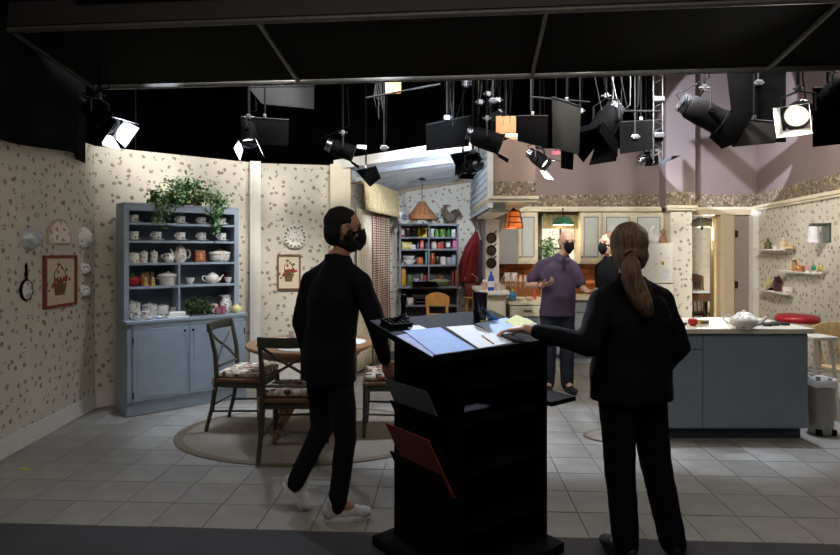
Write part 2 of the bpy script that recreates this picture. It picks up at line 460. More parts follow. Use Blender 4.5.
# bulkhead over the peninsula: box with flowered border and white ledge
SX0, SX1, SY0, SY1, SZ0 = 0.785, 1.29, 6.48, 8.28, 2.15
TAUPE = mat('taupe_paint', '8f7a6e', .8, var=.05, scale=2)
b = MB(); b.b2(SX0, SX1, SY0, SY1, SZ0, 2.80)
sof = structure(b.build('wall_bulkhead', TAUPE, smooth=False), 'taupe bulkhead with flowered border above the peninsula')
b = MB(); b.b2(SX0 + 0.002, SX1, SY0 - 0.004, SY0, SZ0, 2.315); o = b.build('wallpaper_border', BORDER, sof, smooth=False)
b = MB(); b.b2(SX1, SX1 + 0.004, SY0, SY1, SZ0, 2.315); o = b.build('wallpaper_border', BORDER, sof, smooth=False)
SIDING = mat('pale_blue_siding', 'b9c4d0', .6, var=.06, rnd=.05)
for k in range(9):
    z0 = 2.02 + k * 0.086
    b = MB(); b.slab([(SX0 - 0.02, SY0, z0), (SX0 - 0.02, 8.8, z0), (SX0 - 0.008, 8.8, z0 + 0.084), (SX0 - 0.008, SY0, z0 + 0.084)], (0.012, 0, 0))
    b.build('siding_board', SIDING, sof, smooth=False)
b = MB(); b.b2(SX0 - 0.03, SX0 + 0.03, SY0 - 0.02, SY0 + 0.04, 2.02, 2.80); b.build('corner_board', WHITE, sof, smooth=False)
# white ledges under the bulkhead
b = MB(); b.b2(SX0 - 0.03, SX1 + 0.03, SY0 - 0.05, SY1, 2.115, 2.15); b.b2(SX0 - 0.02, SX1 + 0.01, SY0 - 0.03, SY1, 2.085, 2.115)
structure(b.build('trim_6', CREAM, smooth=False, bev=0.004), 'cream ledge under the bulkhead')
b = MB(); b.b2(0.80, 1.03, 6.72, 8.2, 1.985, 2.02); b.b2(0.82, 1.0, 6.75, 8.2, 2.02, 2.085)
structure(b.build('trim_7', WHITE, smooth=False, bev=0.004), 'white lower ledge at the left end of the bulkhead')
# kitchen back wall
KY = 8.62
wallpiece('wall_kitchen_back', Vector((1.10, KY)), Vector((3.75, KY)), 0, 2.16, PAPER, 'kitchen back wall behind the cabinets')
b = MB(); b.b2(1.10, 3.42, 8.29, KY, 2.165, 3.0)
ku = structure(b.build('wall_kitchen_upper', MAUVE, smooth=False), 'mauve wall above the kitchen cabinets')
b = MB(); b.b2(1.10, 3.42, 8.284, 8.29, 2.165, 2.34); b.build('wallpaper_border', BORDER, ku, smooth=False)
# flowered pier beside the refrigerator with tall mauve wall above
b = MB(); b.b2(3.50, 3.80, 8.10, 8.5, 0, 2.14)
pier = b.build('wall_pier', PAPER, smooth=False, loc=(3.5, 8.1, 0)); structure(pier, 'narrow flowered pier beside the refrigerator')
b = MB(); b.b2(3.42, 3.83, 8.07, 8.5, 2.14, 4.4)
pu = structure(b.build('wall_pier_upper', MAUVE, smooth=False), 'tall mauve wall above the flowered pier')
b = MB(); b.b2(3.42, 3.83, 8.064, 8.07, 2.17, 2.35); b.build('wallpaper_border', BORDER, pu, smooth=False)
b = MB(); b.b2(3.78, 4.86, 8.33, 8.45, 2.13, 4.4)
du = structure(b.build('wall_door_upper', MAUVE, smooth=False), 'mauve wall above the doorway')
b = MB(); b.b2(3.83, 4.83, 8.324, 8.33, 2.15, 2.35); b.build('wallpaper_border', BORDER, du, smooth=False)
# crown moulding
b = MB(); b.b2(1.30, 3.44, 8.235, 8.30, 2.125, 2.165); b.b2(1.30, 3.44, 8.25, 8.30, 2.10, 2.125)
structure(b.build('trim_8', CREAM, smooth=False, bev=.004), 'cream crown moulding above the kitchen cabinets')
b = MB(); b.b2(3.42, 3.85, 8.03, 8.10, 2.13, 2.17); b.b2(3.44, 3.83, 8.05, 8.10, 2.10, 2.13); b.b2(3.83, 4.84, 8.27, 8.33, 2.125, 2.165)
structure(b.build('trim_9', CREAM, smooth=False, bev=.004), 'cream moulding over the pier and doorway')
# doorway to the hall
b = MB()
b.b2(3.80, 3.87, 8.28, 8.42, 0, 2.13); b.b2(3.80, 4.78, 8.28, 8.42, 2.05, 2.13); b.b2(4.30, 4.50, 8.30, 8.42, 0, 2.06); b.b2(4.33, 4.37, 8.28, 8.30, 0, 2.06)
structure(b.build('trim_10', mat('beige_trim', 'bfae92', .55, var=.05), smooth=False, bev=.005), 'beige frame of the doorway to the hall')
b = MB(); b.b2(4.73, 4.81, 8.24, 8.42, 0, 2.12)
structure(b.build('trim_11', WHITE, smooth=False, bev=.005), 'white casing on the right of the grey door')
b = MB(); b.b2(4.52, 4.73, 8.34, 8.38, 0.01, 2.05); d = structure(b.build('door_1', DOORG, smooth=False, bev=.004), 'narrow grey closed door beside the hall doorway')
for z in (1.78, 1.05, 0.25):
    b = MB(); b.tube((4.535, 8.33, z - .05), (4.535, 8.33, z + .05), 0.012, n=8); b.b2(4.535, 4.57, 8.334, 8.34, z - .05, z + .05); b.build('hinge', DSTEEL, d)
b = MB(); b.slab([(4.27, 8.42, 0), (4.60, 9.2, 0), (4.65, 9.2, 0), (4.33, 8.42, 0)], (0, 0, 2.05))
structure(b.build('wall_hall_side', mat('hall_yellow', 'd9c08a', .7), smooth=False), 'yellow lit side of the hall passage')
wallpiece('wall_hall_back', Vector((3.6, 10.6)), Vector((6.2, 10.6)), 0, 2.6, mat('hall_wall', 'ddd3b8', .8), 'plain cream wall at the back of the hall')
# right wall
wr = wallpiece('wall_right', RWa, RWb, 0, 2.15, PAPER, 'flowered wallpaper wall at the far right')
wru = wallpiece('wall_right_upper', RWa, RWb, 2.15, 4.4, MAUVE, 'mauve upper part of the far right wall')
dR = (RWb - RWa).length
b = MB(); b.b2(0, dR, -0.004, 0, 2.18, 2.36); b.build('wallpaper_border', BORDER, wru, smooth=False)
b = MB(); b.b2(0, dR, -0.05, 0, 2.14, 2.18); b.b2(0, dR, -0.03, 0, 2.11, 2.14)
o = b.build('trim_12', CREAM, smooth=False, bev=.004); o.location = (RWa.x, RWa.y, 0); o.rotation_euler = wr.rotation_euler
structure(o, 'cream moulding along the far right wall')
baseboard('baseboard_right', RWa, RWb, 'white baseboard along the far right wall')
# black drapes
def drape(name, P0, P1, z0f, z1, label, amp=0.04, wl=0.35, n=160):
    P0 = Vector(P0); P1 = Vector(P1); d = P1 - P0; u = d.normalized(); nn = Vector((u.y, -u.x)); Ld = d.length
    vs = []; fs = []
    for i in range(n + 1):
        t = i / n; s = t * Ld
        o_ = amp * (math.sin(s * 2 * math.pi / wl) + 0.5 * math.sin(s * 4.7 / wl + 1))
        p = P0 + u * s + nn * o_
        z0 = z0f(t) if callable(z0f) else z0f
        vs.append((p.x, p.y, z0)); vs.append((p.x, p.y, z1))
    for i in range(n):
        a = 2 * i; fs.append((a, a + 2, a + 3, a + 1))
    me = bpy.data.meshes.new(name); me.from_pydata(vs, [], fs); me.shade_smooth(); me.materials.append(BLACK)
    o = bpy.data.objects.new(name, me); col.objects.link(o)
    sm = o.modifiers.new('thickness', 'SOLIDIFY'); sm.thickness = 0.008
    return structure(o, label)
drape('drape_back', (-4.6, 9.4), (5.6, 11.2), 0.0 + 2.3, 6.0, 'black studio drape behind the set walls')
drape('drape_left', (-5.2, 2.2), (-4.6, 9.4), 2.2, 6.0, 'black studio drape beside the left wall')
drape('drape_right', (5.6, 11.2), (6.2, 3.0), 2.2, 6.0, 'black studio drape beyond the right wall')
def lz(t):
    return 2.33 + 0.07 * t + 0.02 * math.sin(t * 9) - (0.05 if t > .9 else 0)
drape('drape_left_wall_top', (-2.93, 3.2), (-3.10, 5.40), lz, 3.4, 'black cloth hanging over the top of the far left wall', amp=0.012, wl=0.6)
# ---------------------------------------------------------------- dark canopy overhead
ca = R(-5.2)
cu, cv = rot2(ca)
CO = Vector((0.20, 4.92))                       # point on the rear edge
CZ = 3.0
def cp(u, v, z): q = CO + cu * u - cv * v; return Vector((q.x, q.y, z))
can = thing('canopy_frame', 'dark panelled canopy frame hanging above the front of the set', 'canopy', (CO.x, CO.y, CZ), ca)
can.rotation_euler = (R(-9), 0, ca)
CANP = mat('canopy_panel', '070605', .9, spec=.1, var=.15, scale=2)
RAIL = mat('canopy_rail', '4e4c49', .5, .3, var=.2)
FASC = mat('canopy_fascia', '1d1816', .7, var=.2, scale=4)
xs = [-3.14, -1.26, 0.74, 2.62, 4.5]
for i in range(4):
    b = MB(); b.b2(xs[i] + .015, xs[i + 1] - .015, -0.93, -0.02, 0.02, 0.05); b.build('panel', CANP, can, smooth=False)
for x in xs:
    b = MB(); b.b2(x - .014, x + .014, -0.96, 0, -0.005, 0.055); b.build('divider', RAIL, can, smooth=False, bev=.003)
b = MB(); b.b2(-3.16, 4.52, 0, 0.03, -0.005, 0.06); b.build('rear_rail', RAIL, can, smooth=False, bev=.003)
b = MB(); b.tube((-3.16, -0.97, 0.01), (4.52, -0.97, 0.01), 0.022, n=10); b.build('front_rail', RAIL, can)
b = MB(); b.b2(-3.16, 4.52, -0.99, -0.96, 0.03, 0.22); b.build('fascia', FASC, can, smooth=False, bev=.004)
b = MB(); b.b2(-2.6, 4.52, -1.05, -1.03, 0.18, 0.24); b.build('fascia_tube', DSTEEL, can, smooth=False, bev=.004)
for x in (-2.6, 0.7, 3.8):
    for y in (-0.85, -0.1):
        b = MB(); b.tube((x, y, 0.04), (x, y, 2.6), 0.01, n=6); b.build('hanging_cable', BLKM, can)
# ---------------------------------------------------------------- makers of small things (built at their base, then placed)
def prof_cup(r, h): return [(0, 0), (r * .7, 0), (r * .8, h * .05), (r * .95, h * .4), (r, h), (r * .93, h), (r * .86, h * .5), (r * .7, h * .12), (0, h * .1)]
def handle_pts(r, z0, z1, out, n=7):
    return [(r + out * math.sin(math.pi * i / (n - 1)), 0, z0 + (z1 - z0) * i / (n - 1)) for i in range(n)]
def place(root, p, rz=0.0):
    root.location = p; root.rotation_euler = (0, 0, rz); return root
def make_teacup(label, p, rz, group=None, m=None, r=.042, h=.062):
    t = thing('teacup', label, 'cup', p, rz, group)
    MB().lathe(prof_cup(r, h), 16).build('bowl', m or FLORALG, t, ang=60)
    b = MB(); b.path([(-q[0], q[1], q[2]) for q in handle_pts(r * .8, h * .25, h * .85, .028)], .005); b.build('handle', CHINA, t)
    return t
def make_saucer(label, p, group=None, r=.072):
    b = MB(); b.lathe([(0, 0), (r * .5, 0), (r * .6, .004), (r, .016), (r, .019), (r * .55, .008), (0, .006)], 20)
    o = b.build('saucer', CHINA, None, ang=60); o.location = p
    return tag(o, label, 'saucer', group)
def make_canister(name, label, cat, p, r, h, m, lidm=None, group=None, knob=True, lidh=.25, rz=0.0):
    t = thing(name, label, cat, p, rz, group)
    MB().lathe([(0, 0), (r * .94, 0), (r, h * .04), (r, h * .78), (r * .97, h * .8), (0, h * .8)], 18).build('body', m, t, ang=35)
    MB().lathe([(0, h * .8), (r * 1.03, h * .8), (r * 1.03, h * .84), (r * .85, h * .9), (r * .3, h * .95), (0, h * .955)], 18).build('lid', lidm or m, t, ang=40)
    if knob: MB().ell((0, 0, h * .985), (r * .2, r * .2, h * .045)).build('knob', lidm or m, t)
    return t
def make_jar(label, p, r, h, m, lidm, group=None, name='jar', cat='jar'):
    t = thing(name, label, cat, p, 0, group)
    MB().lathe([(0, 0), (r * .92, 0), (r, h * .05), (r, h * .7), (r * .75, h * .82), (r * .72, h * .86), (0, h * .86)], 14).build('body', m, t, ang=50)
    MB().lathe([(0, h * .86), (r * .82, h * .86), (r * .82, h), (0, h)], 14).build('lid', lidm, t, ang=40)
    return t
def make_can(label, p, r, h, m, endm, group=None, name='can', cat='can'):
    t = thing(name, label, cat, p, 0, group)
    MB().lathe([(0, .004), (r, .004), (r, h - .004), (0, h - .004)], 14).build('label_wrap', m, t, ang=40)
    MB().lathe([(0, h - .004), (r * 1.03, h - .004), (r * 1.03, h), (r * .9, h), (r * .88, h - .002), (0, h - .002)], 14).build('rim', endm, t, ang=40)
    MB().lathe([(0, 0), (r * 1.03, 0), (r * 1.03, .004), (0, .004)], 14).build('rim', endm, t, ang=40)
    return t
def make_carton(label, p, d, m, panelm, rz=0.0, group=None, name='carton', cat='box'):
    t = thing(name, label, cat, p, rz, group)
    b = MB(); b.box((0, 0, d[2] / 2), d); b.build('body', m, t, smooth=False, bev=.002)
    b = MB(); b.box((0, -d[1] / 2 - .0008, d[2] * .5), (d[0] * .72, .0016, d[2] * .5)); b.build('printed_panel', panelm, t, smooth=False)
    return t
def make_book(label, p, d, m, rz=0.0, group=None, flat=False):
    t = thing('book', label, 'book', p, rz, group)
    w, dp, h = d
    pg = mat('book_pages', 'd8d2c0', .8)
    if flat:
        b = MB(); b.box((0, 0, h * .06), (w, dp, h * .12)); b.box((0, 0, h * .94), (w, dp, h * .12)); b.box((0, -dp / 2 + .002, h / 2), (w, .004, h)); b.build('cover', m, t, smooth=False)
        b = MB(); b.box((0, .002, h / 2), (w - .01, dp - .008, h * .78)); b.build('pages', pg, t, smooth=False)
    else:
        b = MB(); b.box((-w / 2 + .0015, 0, h / 2), (.003, dp, h)); b.box((w / 2 - .0015, 0, h / 2), (.003, dp, h)); b.box((0, -dp / 2 + .0015, h / 2), (w, .003, h)); b.build('cover', m, t, smooth=False)
        b = MB(); b.box((0, .003, h / 2), (w - .006, dp - .008, h - .008)); b.build('pages', pg, t, smooth=False)
    return t
def make_bottle(label, p, r, h, m, capm, labm=None, group=None, name='bottle', cat='bottle'):
    t = thing(name, label, cat, p, 0, group)
    MB().lathe([(0, 0), (r * .95, 0), (r, h * .03), (r, h * .6), (r * .8, h * .72), (r * .36, h * .82), (r * .34, h * .9), (0, h * .9)], 14).build('body', m, t, ang=60)
    MB().lathe([(0, h * .9), (r * .42, h * .9), (r * .42, h), (0, h)], 12).build('cap', capm, t, ang=40)
    if labm: MB().lathe([(r * 1.01, h * .18), (r * 1.015, h * .19), (r * 1.015, h * .5), (r * 1.01, h * .51)], 14).build('label_wrap', labm, t)
    return t
def make_bowl(label, p, r, h, m, group=None, name='bowl'):
    b = MB(); b.lathe([(0, 0), (r * .45, 0), (r * .5, h * .08), (r * .85, h * .5), (r, h), (r * .94, h), (r * .78, h * .5), (r * .4, h * .15), (0, h * .12)], 20)
    o = b.build(name, m, None, ang=60); o.location = p
    return tag(o, label, 'bowl', group)
def make_teapot(label, p, rz, r, h, m, trim=None, group=None, squat=1.0):
    t = thing('teapot', label, 'teapot', p, rz, group)
    trim = trim or m
    MB().lathe([(0, 0), (r * .6, 0), (r * .62, h * .04), (r * .9, h * .2), (r, h * .42), (r * .88, h * .62), (r * .55, h * .76), (r * .5, h * .78), (0, h * .78)], 20).build('body', m, t, ang=60)
    ld = MB().lathe([(0, h * .78), (r * .56, h * .78), (r * .5, h * .84), (r * .25, h * .9), (0, h * .91)], 16).build('lid', m, t, ang=60)
    MB().ell((0, 0, h * .95), (r * .12, r * .12, h * .05)).build('knob', trim, ld)
    b = MB(); b.path([(r * .8, 0, h * .3), (r * 1.15, 0, h * .38), (r * 1.38, 0, h * .58), (r * 1.6, 0, h * .72)], [r * .2, r * .15, r * .11, r * .09], 8); b.build('spout', m, t)
    b = MB(); b.path([(-r * .9, 0, h * .25), (-r * 1.2, 0, h * .25), (-r * 1.45, 0, h * .42), (-r * 1.4, 0, h * .62), (-r * 1.1, 0, h * .68), (-r * .8, 0, h * .6)], r * .07, 6); b.build('handle', trim, t)
    return t
def make_pitcher(label, p, rz, r, h, m, group=None):
    t = thing('pitcher', label, 'pitcher', p, rz, group)
    MB().lathe([(0, 0), (r * .7, 0), (r * .75, h * .04), (r, h * .35), (r * .92, h * .55), (r * .65, h * .75), (r * .75, h), (r * .68, h), (r * .58, h * .76), (0, h * .7)], 18).build('body', m, t, ang=60)
    b = MB(); b.path([(-q[0], q[1], q[2]) for q in handle_pts(r * .7, h * .35, h * .92, r * .75)], r * .09); b.build('handle', m, t)
    b = MB(); b.add([(r * .66, -.3 * r, h), (r * .66, .3 * r, h), (r * 1.05, 0, h * 1.03), (r * .66, 0, h * .82)], [(0, 2, 3), (1, 3, 2), (0, 1, 2), (0, 3, 1)]); b.build('lip', m, t)
    return t
def leaf_quads(b, p, d, up, ln, w):
    s = d.cross(up)
    if s.length < 1e-4: s = Vector((1, 0, 0))
    s.normalize(); n = s.cross(d).normalized()
    b.add([p, p + d * ln * .45 + s * w - n * w * .3, p + d * ln * .5 + n * w * .15, p + d * ln * .45 - s * w - n * w * .3, p + d * ln - n * w * .5], [(0, 1, 2), (0, 2, 3), (1, 4, 2), (3, 2, 4)])
LEAFS = [mat('leaf_%d' % i, c, .5, var=.3, scale=40) for i, c in enumerate(('3f6a34', '6f9a62', '2c4f28', '8fb07e'))]
def foliage_cloud(parent, centers, n, size, rnd, seed, mats=LEAFS, names='leaf_cluster', droop=.6):
    rr = random.Random(seed)
    bs = [MB() for _ in mats]
    for k in range(n):
        c, rad = centers[rr.randrange(len(centers))]
        p = Vector(c) + Vector((rr.gauss(0, rad[0]), rr.gauss(0, rad[1]), rr.gauss(0, rad[2])))
        d = Vector((rr.uniform(-1, 1), rr.uniform(-1, .5), rr.uniform(-1, .6) - droop * .3)).normalized()
        leaf_quads(bs[rr.randrange(len(mats))], p, d, Vector((0, 0, 1)), size * rr.uniform(.7, 1.3), size * .38 * rr.uniform(.7, 1.2))
    for b_, m_ in zip(bs, mats):
        if b_.v:
            o = b_.build(names, m_, parent, ang=80); o['kind'] = 'stuff'
# ---------------------------------------------------------------- blue hutch with its china
HA = R(41.0)
H0 = Vector((-2.70, 5.35))
hu, hn = rot2(HA)
hut = thing('hutch', 'tall blue painted hutch cabinet with open shelves of china', 'cabinet', (H0.x, H0.y, 0), HA)
HW, HD, HT = 1.15, 0.40, 0.885
b = MB(); b.b2(0, HW, .02, HD, 0.09, HT - .03); b.b2(-.005, HW + .005, .01, HD, 0.004, 0.10); b.build('base_body', BLUE, hut, smooth=False, bev=.003)
b = MB(); b.b2(-.012, HW + .015, -.012, HD, HT - .03, HT); b.build('counter', BLUE, hut, smooth=False, bev=.006)
b = MB(); b.b2(0, .05, 0, .02, .10, HT - .03); b.b2(HW - .03, HW, 0, .02, .10, HT - .03); b.b2(.53, .57, 0, .02, .10, HT - .03); b.b2(0, HW, 0, .02, HT - .075, HT - .03); b.b2(0, HW, 0, .02, .10, .13); b.build('face_frame', BLUE, hut, smooth=False, bev=.002)
for (x0, x1, hx) in ((.045, .535, .51), (.565, 1.125, .59)):
    b = MB(); b.b2(x0, x1, -.018, .0, .135, HT - .08); b.b2(x0 + .035, x1 - .035, -.022, -.018, .17, HT - .115)
    d = b.build('door', BLUE, hut, smooth=False, bev=.005)
    b = MB(); b.ell((hx, -.034, HT - .12), (.012, .014, .012)); b.build('knob', BLKM, d)
    for z in (.2, HT - .18):
        xx = x0 if hx > (x0 + x1) / 2 else x1
        b = MB(); b.tube((xx, -.02, z - .03), (xx, -.02, z + .03), .006, n=6); b.build('hinge', BLKM, d)
UX0, UX1, UY0, UT = 0.0, 1.12, .12, 2.0
SHZ = [1.813, 1.641, 1.425, 1.198]
b = MB(); b.b2(UX0, UX0 + .025, UY0, HD, HT, UT); b.build('side_panel', BLUE, hut, smooth=False, bev=.003)
b = MB(); b.b2(UX1 - .025, UX1, UY0, HD, HT, UT); b.build('side_panel', BLUE, hut, smooth=False, bev=.003)
b = MB(); b.b2(UX0 + .025, UX1 - .025, HD - .012, HD, HT, UT); b.build('back_panel', mat('hutch_back_paint', '6f7a86', .6, var=.08), hut, smooth=False)
b = MB(); b.b2(UX0, UX1, UY0 - .008, HD, UT - .02, UT); b.b2(UX0, UX1, UY0 - .004, UY0 + .02, UT - .075, UT - .02); b.build('top_panel', BLUE, hut, smooth=False, bev=.003)
for xx in (UX0, UX1 - .045): b = MB(); b.b2(xx, xx + .045, UY0 - .004, UY0, HT, UT - .075); b.build('stile', BLUE, hut, smooth=False)
for z in SHZ:
    b = MB(); b.b2(UX0 + .025, UX1 - .025, UY0 + .004, HD - .012, z - .022, z); b.build('shelf', BLUE, hut, smooth=False, bev=.002)
b = MB(); b.b2(.50, .52, UY0 + .006, HD - .012, HT, SHZ[2] - .022); b.build('shelf_divider', BLUE, hut, smooth=False, bev=.002)
def hp(px, z, d=.24):                              # point on a hutch shelf seen in column px
    q, s = colhit(px, H0 + hn * d, hu)
    return Vector((q.x, q.y, z))
ORD = ['leftmost', 'second from left', 'middle', 'fourth from left', 'rightmost']
for row, (z, nm, pxs) in enumerate(((SHZ[0], 'top', (134, 158, 181, 202, 222)), (SHZ[1], 'second', (134, 157, 181, 202, 222)))):
    for k, px in enumerate(pxs):
        p = hp(px, z)
        make_saucer('small white saucer under the %s teacup on the %s hutch shelf' % (ORD[k], nm), p, 'saucers on the hutch', .066)
        make_teacup('%s white flowered teacup on the %s hutch shelf' % (ORD[k], nm), p + Vector((0, 0, .0145)), HA, 'teacups on the hutch', r=.043, h=.062 if row == 0 else .074)
z = SHZ[2]
make_canister('sugar_bowl', 'round lidded flowered sugar bowl at the left of the third hutch shelf', 'sugar bowl', hp(133, z), .058, .105, FLORAL)
make_canister('pepper_pot', 'slim lidded flowered pot, left of a pair on the third hutch shelf', 'pot', hp(144, z), .034, .12, FLORAL, group='slim flowered pots')
make_canister('pepper_pot', 'slim lidded flowered pot, right of a pair on the third hutch shelf', 'pot', hp(154, z), .034, .12, FLORAL, group='slim flowered pots')
make_pitcher('small flowered cream jug left of the tall white coffee pot', hp(169, z), HA, .05, .095, FLORAL)
t = thing('coffee_pot', 'tall white flowered coffee pot with arched handle on the third hutch shelf', 'coffee pot', hp(180.5, z), HA + math.pi)
MB().lathe([(0, 0), (.042, 0), (.046, .01), (.06, .05), (.055, .1), (.04, .14), (0, .14)], 18).build('body', FLORAL, t, ang=60)
l_ = MB().lathe([(0, .14), (.044, .14), (.03, .16), (0, .168)], 16).build('lid', FLORAL, t, ang=60); MB().ell((0, 0, .172), (.009, .009, .01)).build('knob', CHINA, l_)
b = MB(); b.path([(.05, 0, .05), (.075, 0, .08), (.085, 0, .12), (.1, 0, .135)], [.014, .011, .008, .007], 8); b.build('spout', FLORAL, t)
b = MB(); b.path([(-.055, 0, .04), (-.085, 0, .05), (-.098, 0, .085), (-.085, 0, .125), (-.045, 0, .125)], .006); b.build('handle', CHINA, t)
t = thing('wooden_box', 'reddish brown wooden box with carved front on the third hutch shelf', 'box', hp(199, z), HA)
WRED = mat('red_brown_wood', '8a4528', .5, var=.25, scale=25)
b = MB(); b.box((0, 0, .06), (.105, .09, .12)); b.build('body', WRED, t, smooth=False, bev=.003)
b = MB(); b.box((0, -.047, .06), (.085, .006, .10)); b.build('front_panel', mat('orange_wood', 'a5623a', .5, var=.3, scale=40), t, smooth=False, bev=.002)
b = MB(); b.ell((0, -.052, .075), (.018, .005, .022)); b.ell((.004, -.052, .04), (.02, .004, .014)); b.build('carving', mat('carving_gold', 'c99a5a', .5), t)
t = thing('tureen', 'oval white flowered covered tureen at the right of the third hutch shelf', 'tureen', hp(220, z), HA)
MB().lathe([(0, 0), (.075, 0), (.1, .025), (.108, .06), (.105, .085), (0, .085)], 24, sy=.75).build('body', FLORAL, t, ang=60)
l_ = MB().lathe([(0, .085), (.118, .085), (.112, .1), (.06, .115), (0, .12)], 24, sy=.75).build('lid', FLORAL, t, ang=60)
b = MB(); b.path([(-.018, 0, .117), (-.012, 0, .138), (.012, 0, .138), (.018, 0, .117)], .006); b.build('knob', mat('gold_trim', 'b08a4a', .3, .6), l_)
z = SHZ[3]
t = thing('strawberry_jar', 'red strawberry shaped jar with green leafy lid on the fourth hutch shelf', 'jar', hp(132.5, z), HA)
MB().lathe([(0, 0), (.035, 0), (.06, .03), (.068, .065), (.06, .09), (.02, .1), (0, .1)], 18).build('body', mat('red_glaze', 'b01c24', .25, var=.1), t, ang=60)
b = MB()
for k in range(9):
    a = k * 2 * math.pi / 9
    leaf_quads(b, Vector((math.cos(a) * .015, math.sin(a) * .015, .11)), Vector((math.cos(a), math.sin(a), -.25)).normalized(), Vector((0, 0, 1)), .055, .018)
b.ell((0, 0, .112), (.02, .02, .02)); b.tube((0, 0, .12), (.008, 0, .15), .006); b.build('leafy_lid', LEAFS[0], t, ang=80)
for px, h, mcol, lab in ((142.5, .105, 'a5673c', 'amber spice jar with a yellow lid beside the strawberry jar'), (146.5, .115, '8c7a48', 'olive spice jar behind the little gold figures on the fourth hutch shelf'), (152, .115, '77562f', 'brown spice jar left of the white tureen on the fourth hutch shelf')):
    make_jar(lab, hp(px, z, .30), .028, h + .02, mat('jar_' + mcol, mcol, .3, var=.3, scale=50), mat('jar_lid_y', '8f8a5a', .5))
for px, lab in ((145.5, 'left small gold and white figurine in front of the spice jars'), (153, 'right small gold and white figurine in front of the spice jars')):
    t = thing('figurine', lab, 'figurine', hp(px, z, .185), HA, 'gold figurines')
    MB().lathe([(0, 0), (.024, 0), (.026, .012), (.016, .035), (.02, .05), (.01, .06), (0, .062)], 12).build('body', mat('gold_white', 'c9a860', .4, var=.35, scale=60), t)
    MB().ell((0, 0, .072), (.014, .014, .015)).build('head', CHINA, t)
t = thing('soup_tureen', 'large plain white lidded soup tureen on the fourth hutch shelf', 'tureen', hp(168, z), HA)
MB().lathe([(0, 0), (.075, 0), (.082, .02), (.088, .085), (.092, .092), (0, .092)], 22).build('body', CHINA, t, ang=50)
l_ = MB().lathe([(0, .092), (.1, .092), (.1, .1), (.07, .118), (.02, .126), (0, .127)], 22).build('lid', CHINA, t, ang=50); MB().ell((0, 0, .133), (.014, .014, .01)).build('knob', CHINA, l_)
for s in (-1, 1):
    b = MB(); b.path([(s * .086, -.02, .07), (s * .108, -.015, .072), (s * .108, .015, .072), (s * .086, .02, .07)], .006); b.build('handle', CHINA, t)
make_jar('tan jar with a wooden lid behind the large white tureen', hp(174.5, z, .345), .032, .165, mat('jar_tan', '6e4a34', .4), PINE)
make_bowl('small round flowered bowl left of the flowered teapot', hp(190, z), .046, .068, FLORAL)
make_teapot('white flowered teapot on the fourth hutch shelf with spout to the right', hp(212.5, z, .21), HA, .074, .125, FLORAL, CHINA)
t = thing('display_plate', 'dark red plate standing on edge behind the flowered teapot', 'plate', hp(224, z + .055, .355), HA)
Mx = Matrix.Rotation(R(78), 3, 'X')
MB().lathe([(0, 0), (.035, 0), (.055, .008), (.055, .012), (.03, .005), (0, .005)], 20, M=Mx).build('dish', mat('dark_red_glaze', '6a1c20', .3), t, ang=60)
b = MB(); b.box((0, .008, -.046), (.05, .04, .018)); b.build('stand', BLKM, t, smooth=False)
make_bowl('small flowered bowl right of the flowered teapot', hp(228.5, z, .2), .042, .062, FLORAL)
z = HT
for px, r, h, d, lab in ((132, .075, .175, .25, 'tallest grey patterned canister at the left of the hutch counter'), (149.5, .07, .145, .25, 'second tallest grey patterned canister on the hutch counter'), (162.5, .058, .125, .25, 'third grey patterned canister on the hutch counter'), (174.5, .044, .10, .25, 'smallest grey patterned canister on the hutch counter')):
    make_canister('canister', lab, 'canister', hp(px, z, d), r, h, FLORALG, group='graduated canisters')
make_teacup('white patterned mug in front of the tallest canister', hp(137, z, .07), HA, m=FLORALG, r=.038, h=.085)
make_teacup('second white patterned mug in front of the canisters', hp(145.5, z, .09), HA, m=FLORALG, r=.038, h=.08)
t = thing('butter_dish', 'long white covered butter dish on the hutch counter', 'dish', hp(177, z, .10), HA)
b = MB(); b.box((0, 0, .006), (.2, .1, .012)); b.build('tray', CHINA, t, smooth=False, bev=.004)
b = MB(); b.box((0, 0, .035), (.15, .07, .046)); b.build('cover', CHINA, t, smooth=False, bev=.012)
for px, lab in ((149, 'left little white dish before the canisters'), (160, 'right little white dish before the canisters')):
    make_bowl(lab, hp(px, z, .075), .04, .025, CHINA)
t = thing('boxwood_ball', 'dark green trimmed boxwood plant on the hutch counter', 'plant', hp(196, z, .2), HA)
DG = [mat('box_%d' % i, c, .6, var=.3, scale=60) for i, c in enumerate(('2f4520', '4a5f30', '22331a'))]
MB().lathe([(0, 0), (.055, 0), (.06, .03), (0, .04)], 14).build('pot', DARKW, t, ang=60)
b = MB(); b.ell((-.01, 0, .085), (.095, .08, .085)); b.ell((.085, 0, .06), (.06, .06, .058)); b.build('core', DG[2], t)
foliage_cloud(t, [((-.01, -.03, .095), (.055, .045, .048)), ((.085, -.02, .06), (.034, .04, .03))], 900, .03, 0, 4, DG)
PINKG = mat('pink_glaze', 'b06a80', .35, var=.15)
make_canister('honey_pot', 'pale pink lidded pot beside the boxwood plant', 'pot', hp(214, z, .18), .04, .11, mat('pale_pink', 'cbb0a8', .35))
make_teacup('left pink mug on the hutch counter', hp(217.5, z, .10), HA, m=PINKG, r=.032, h=.07)
make_teacup('right pink mug on the hutch counter', hp(223, z, .12), HA, m=PINKG, r=.034, h=.08)
make_pitcher('large white pitcher with dark floral print on the hutch counter', hp(226, z, .245), HA + math.pi, .07, .185, FLORALG)
make_teapot('cream duck shaped jug with yellow band at the right of the hutch counter', hp(236.5, z, .11), HA, .05, .10, mat('cream_yellow', 'e2d79a', .4, var=.15))
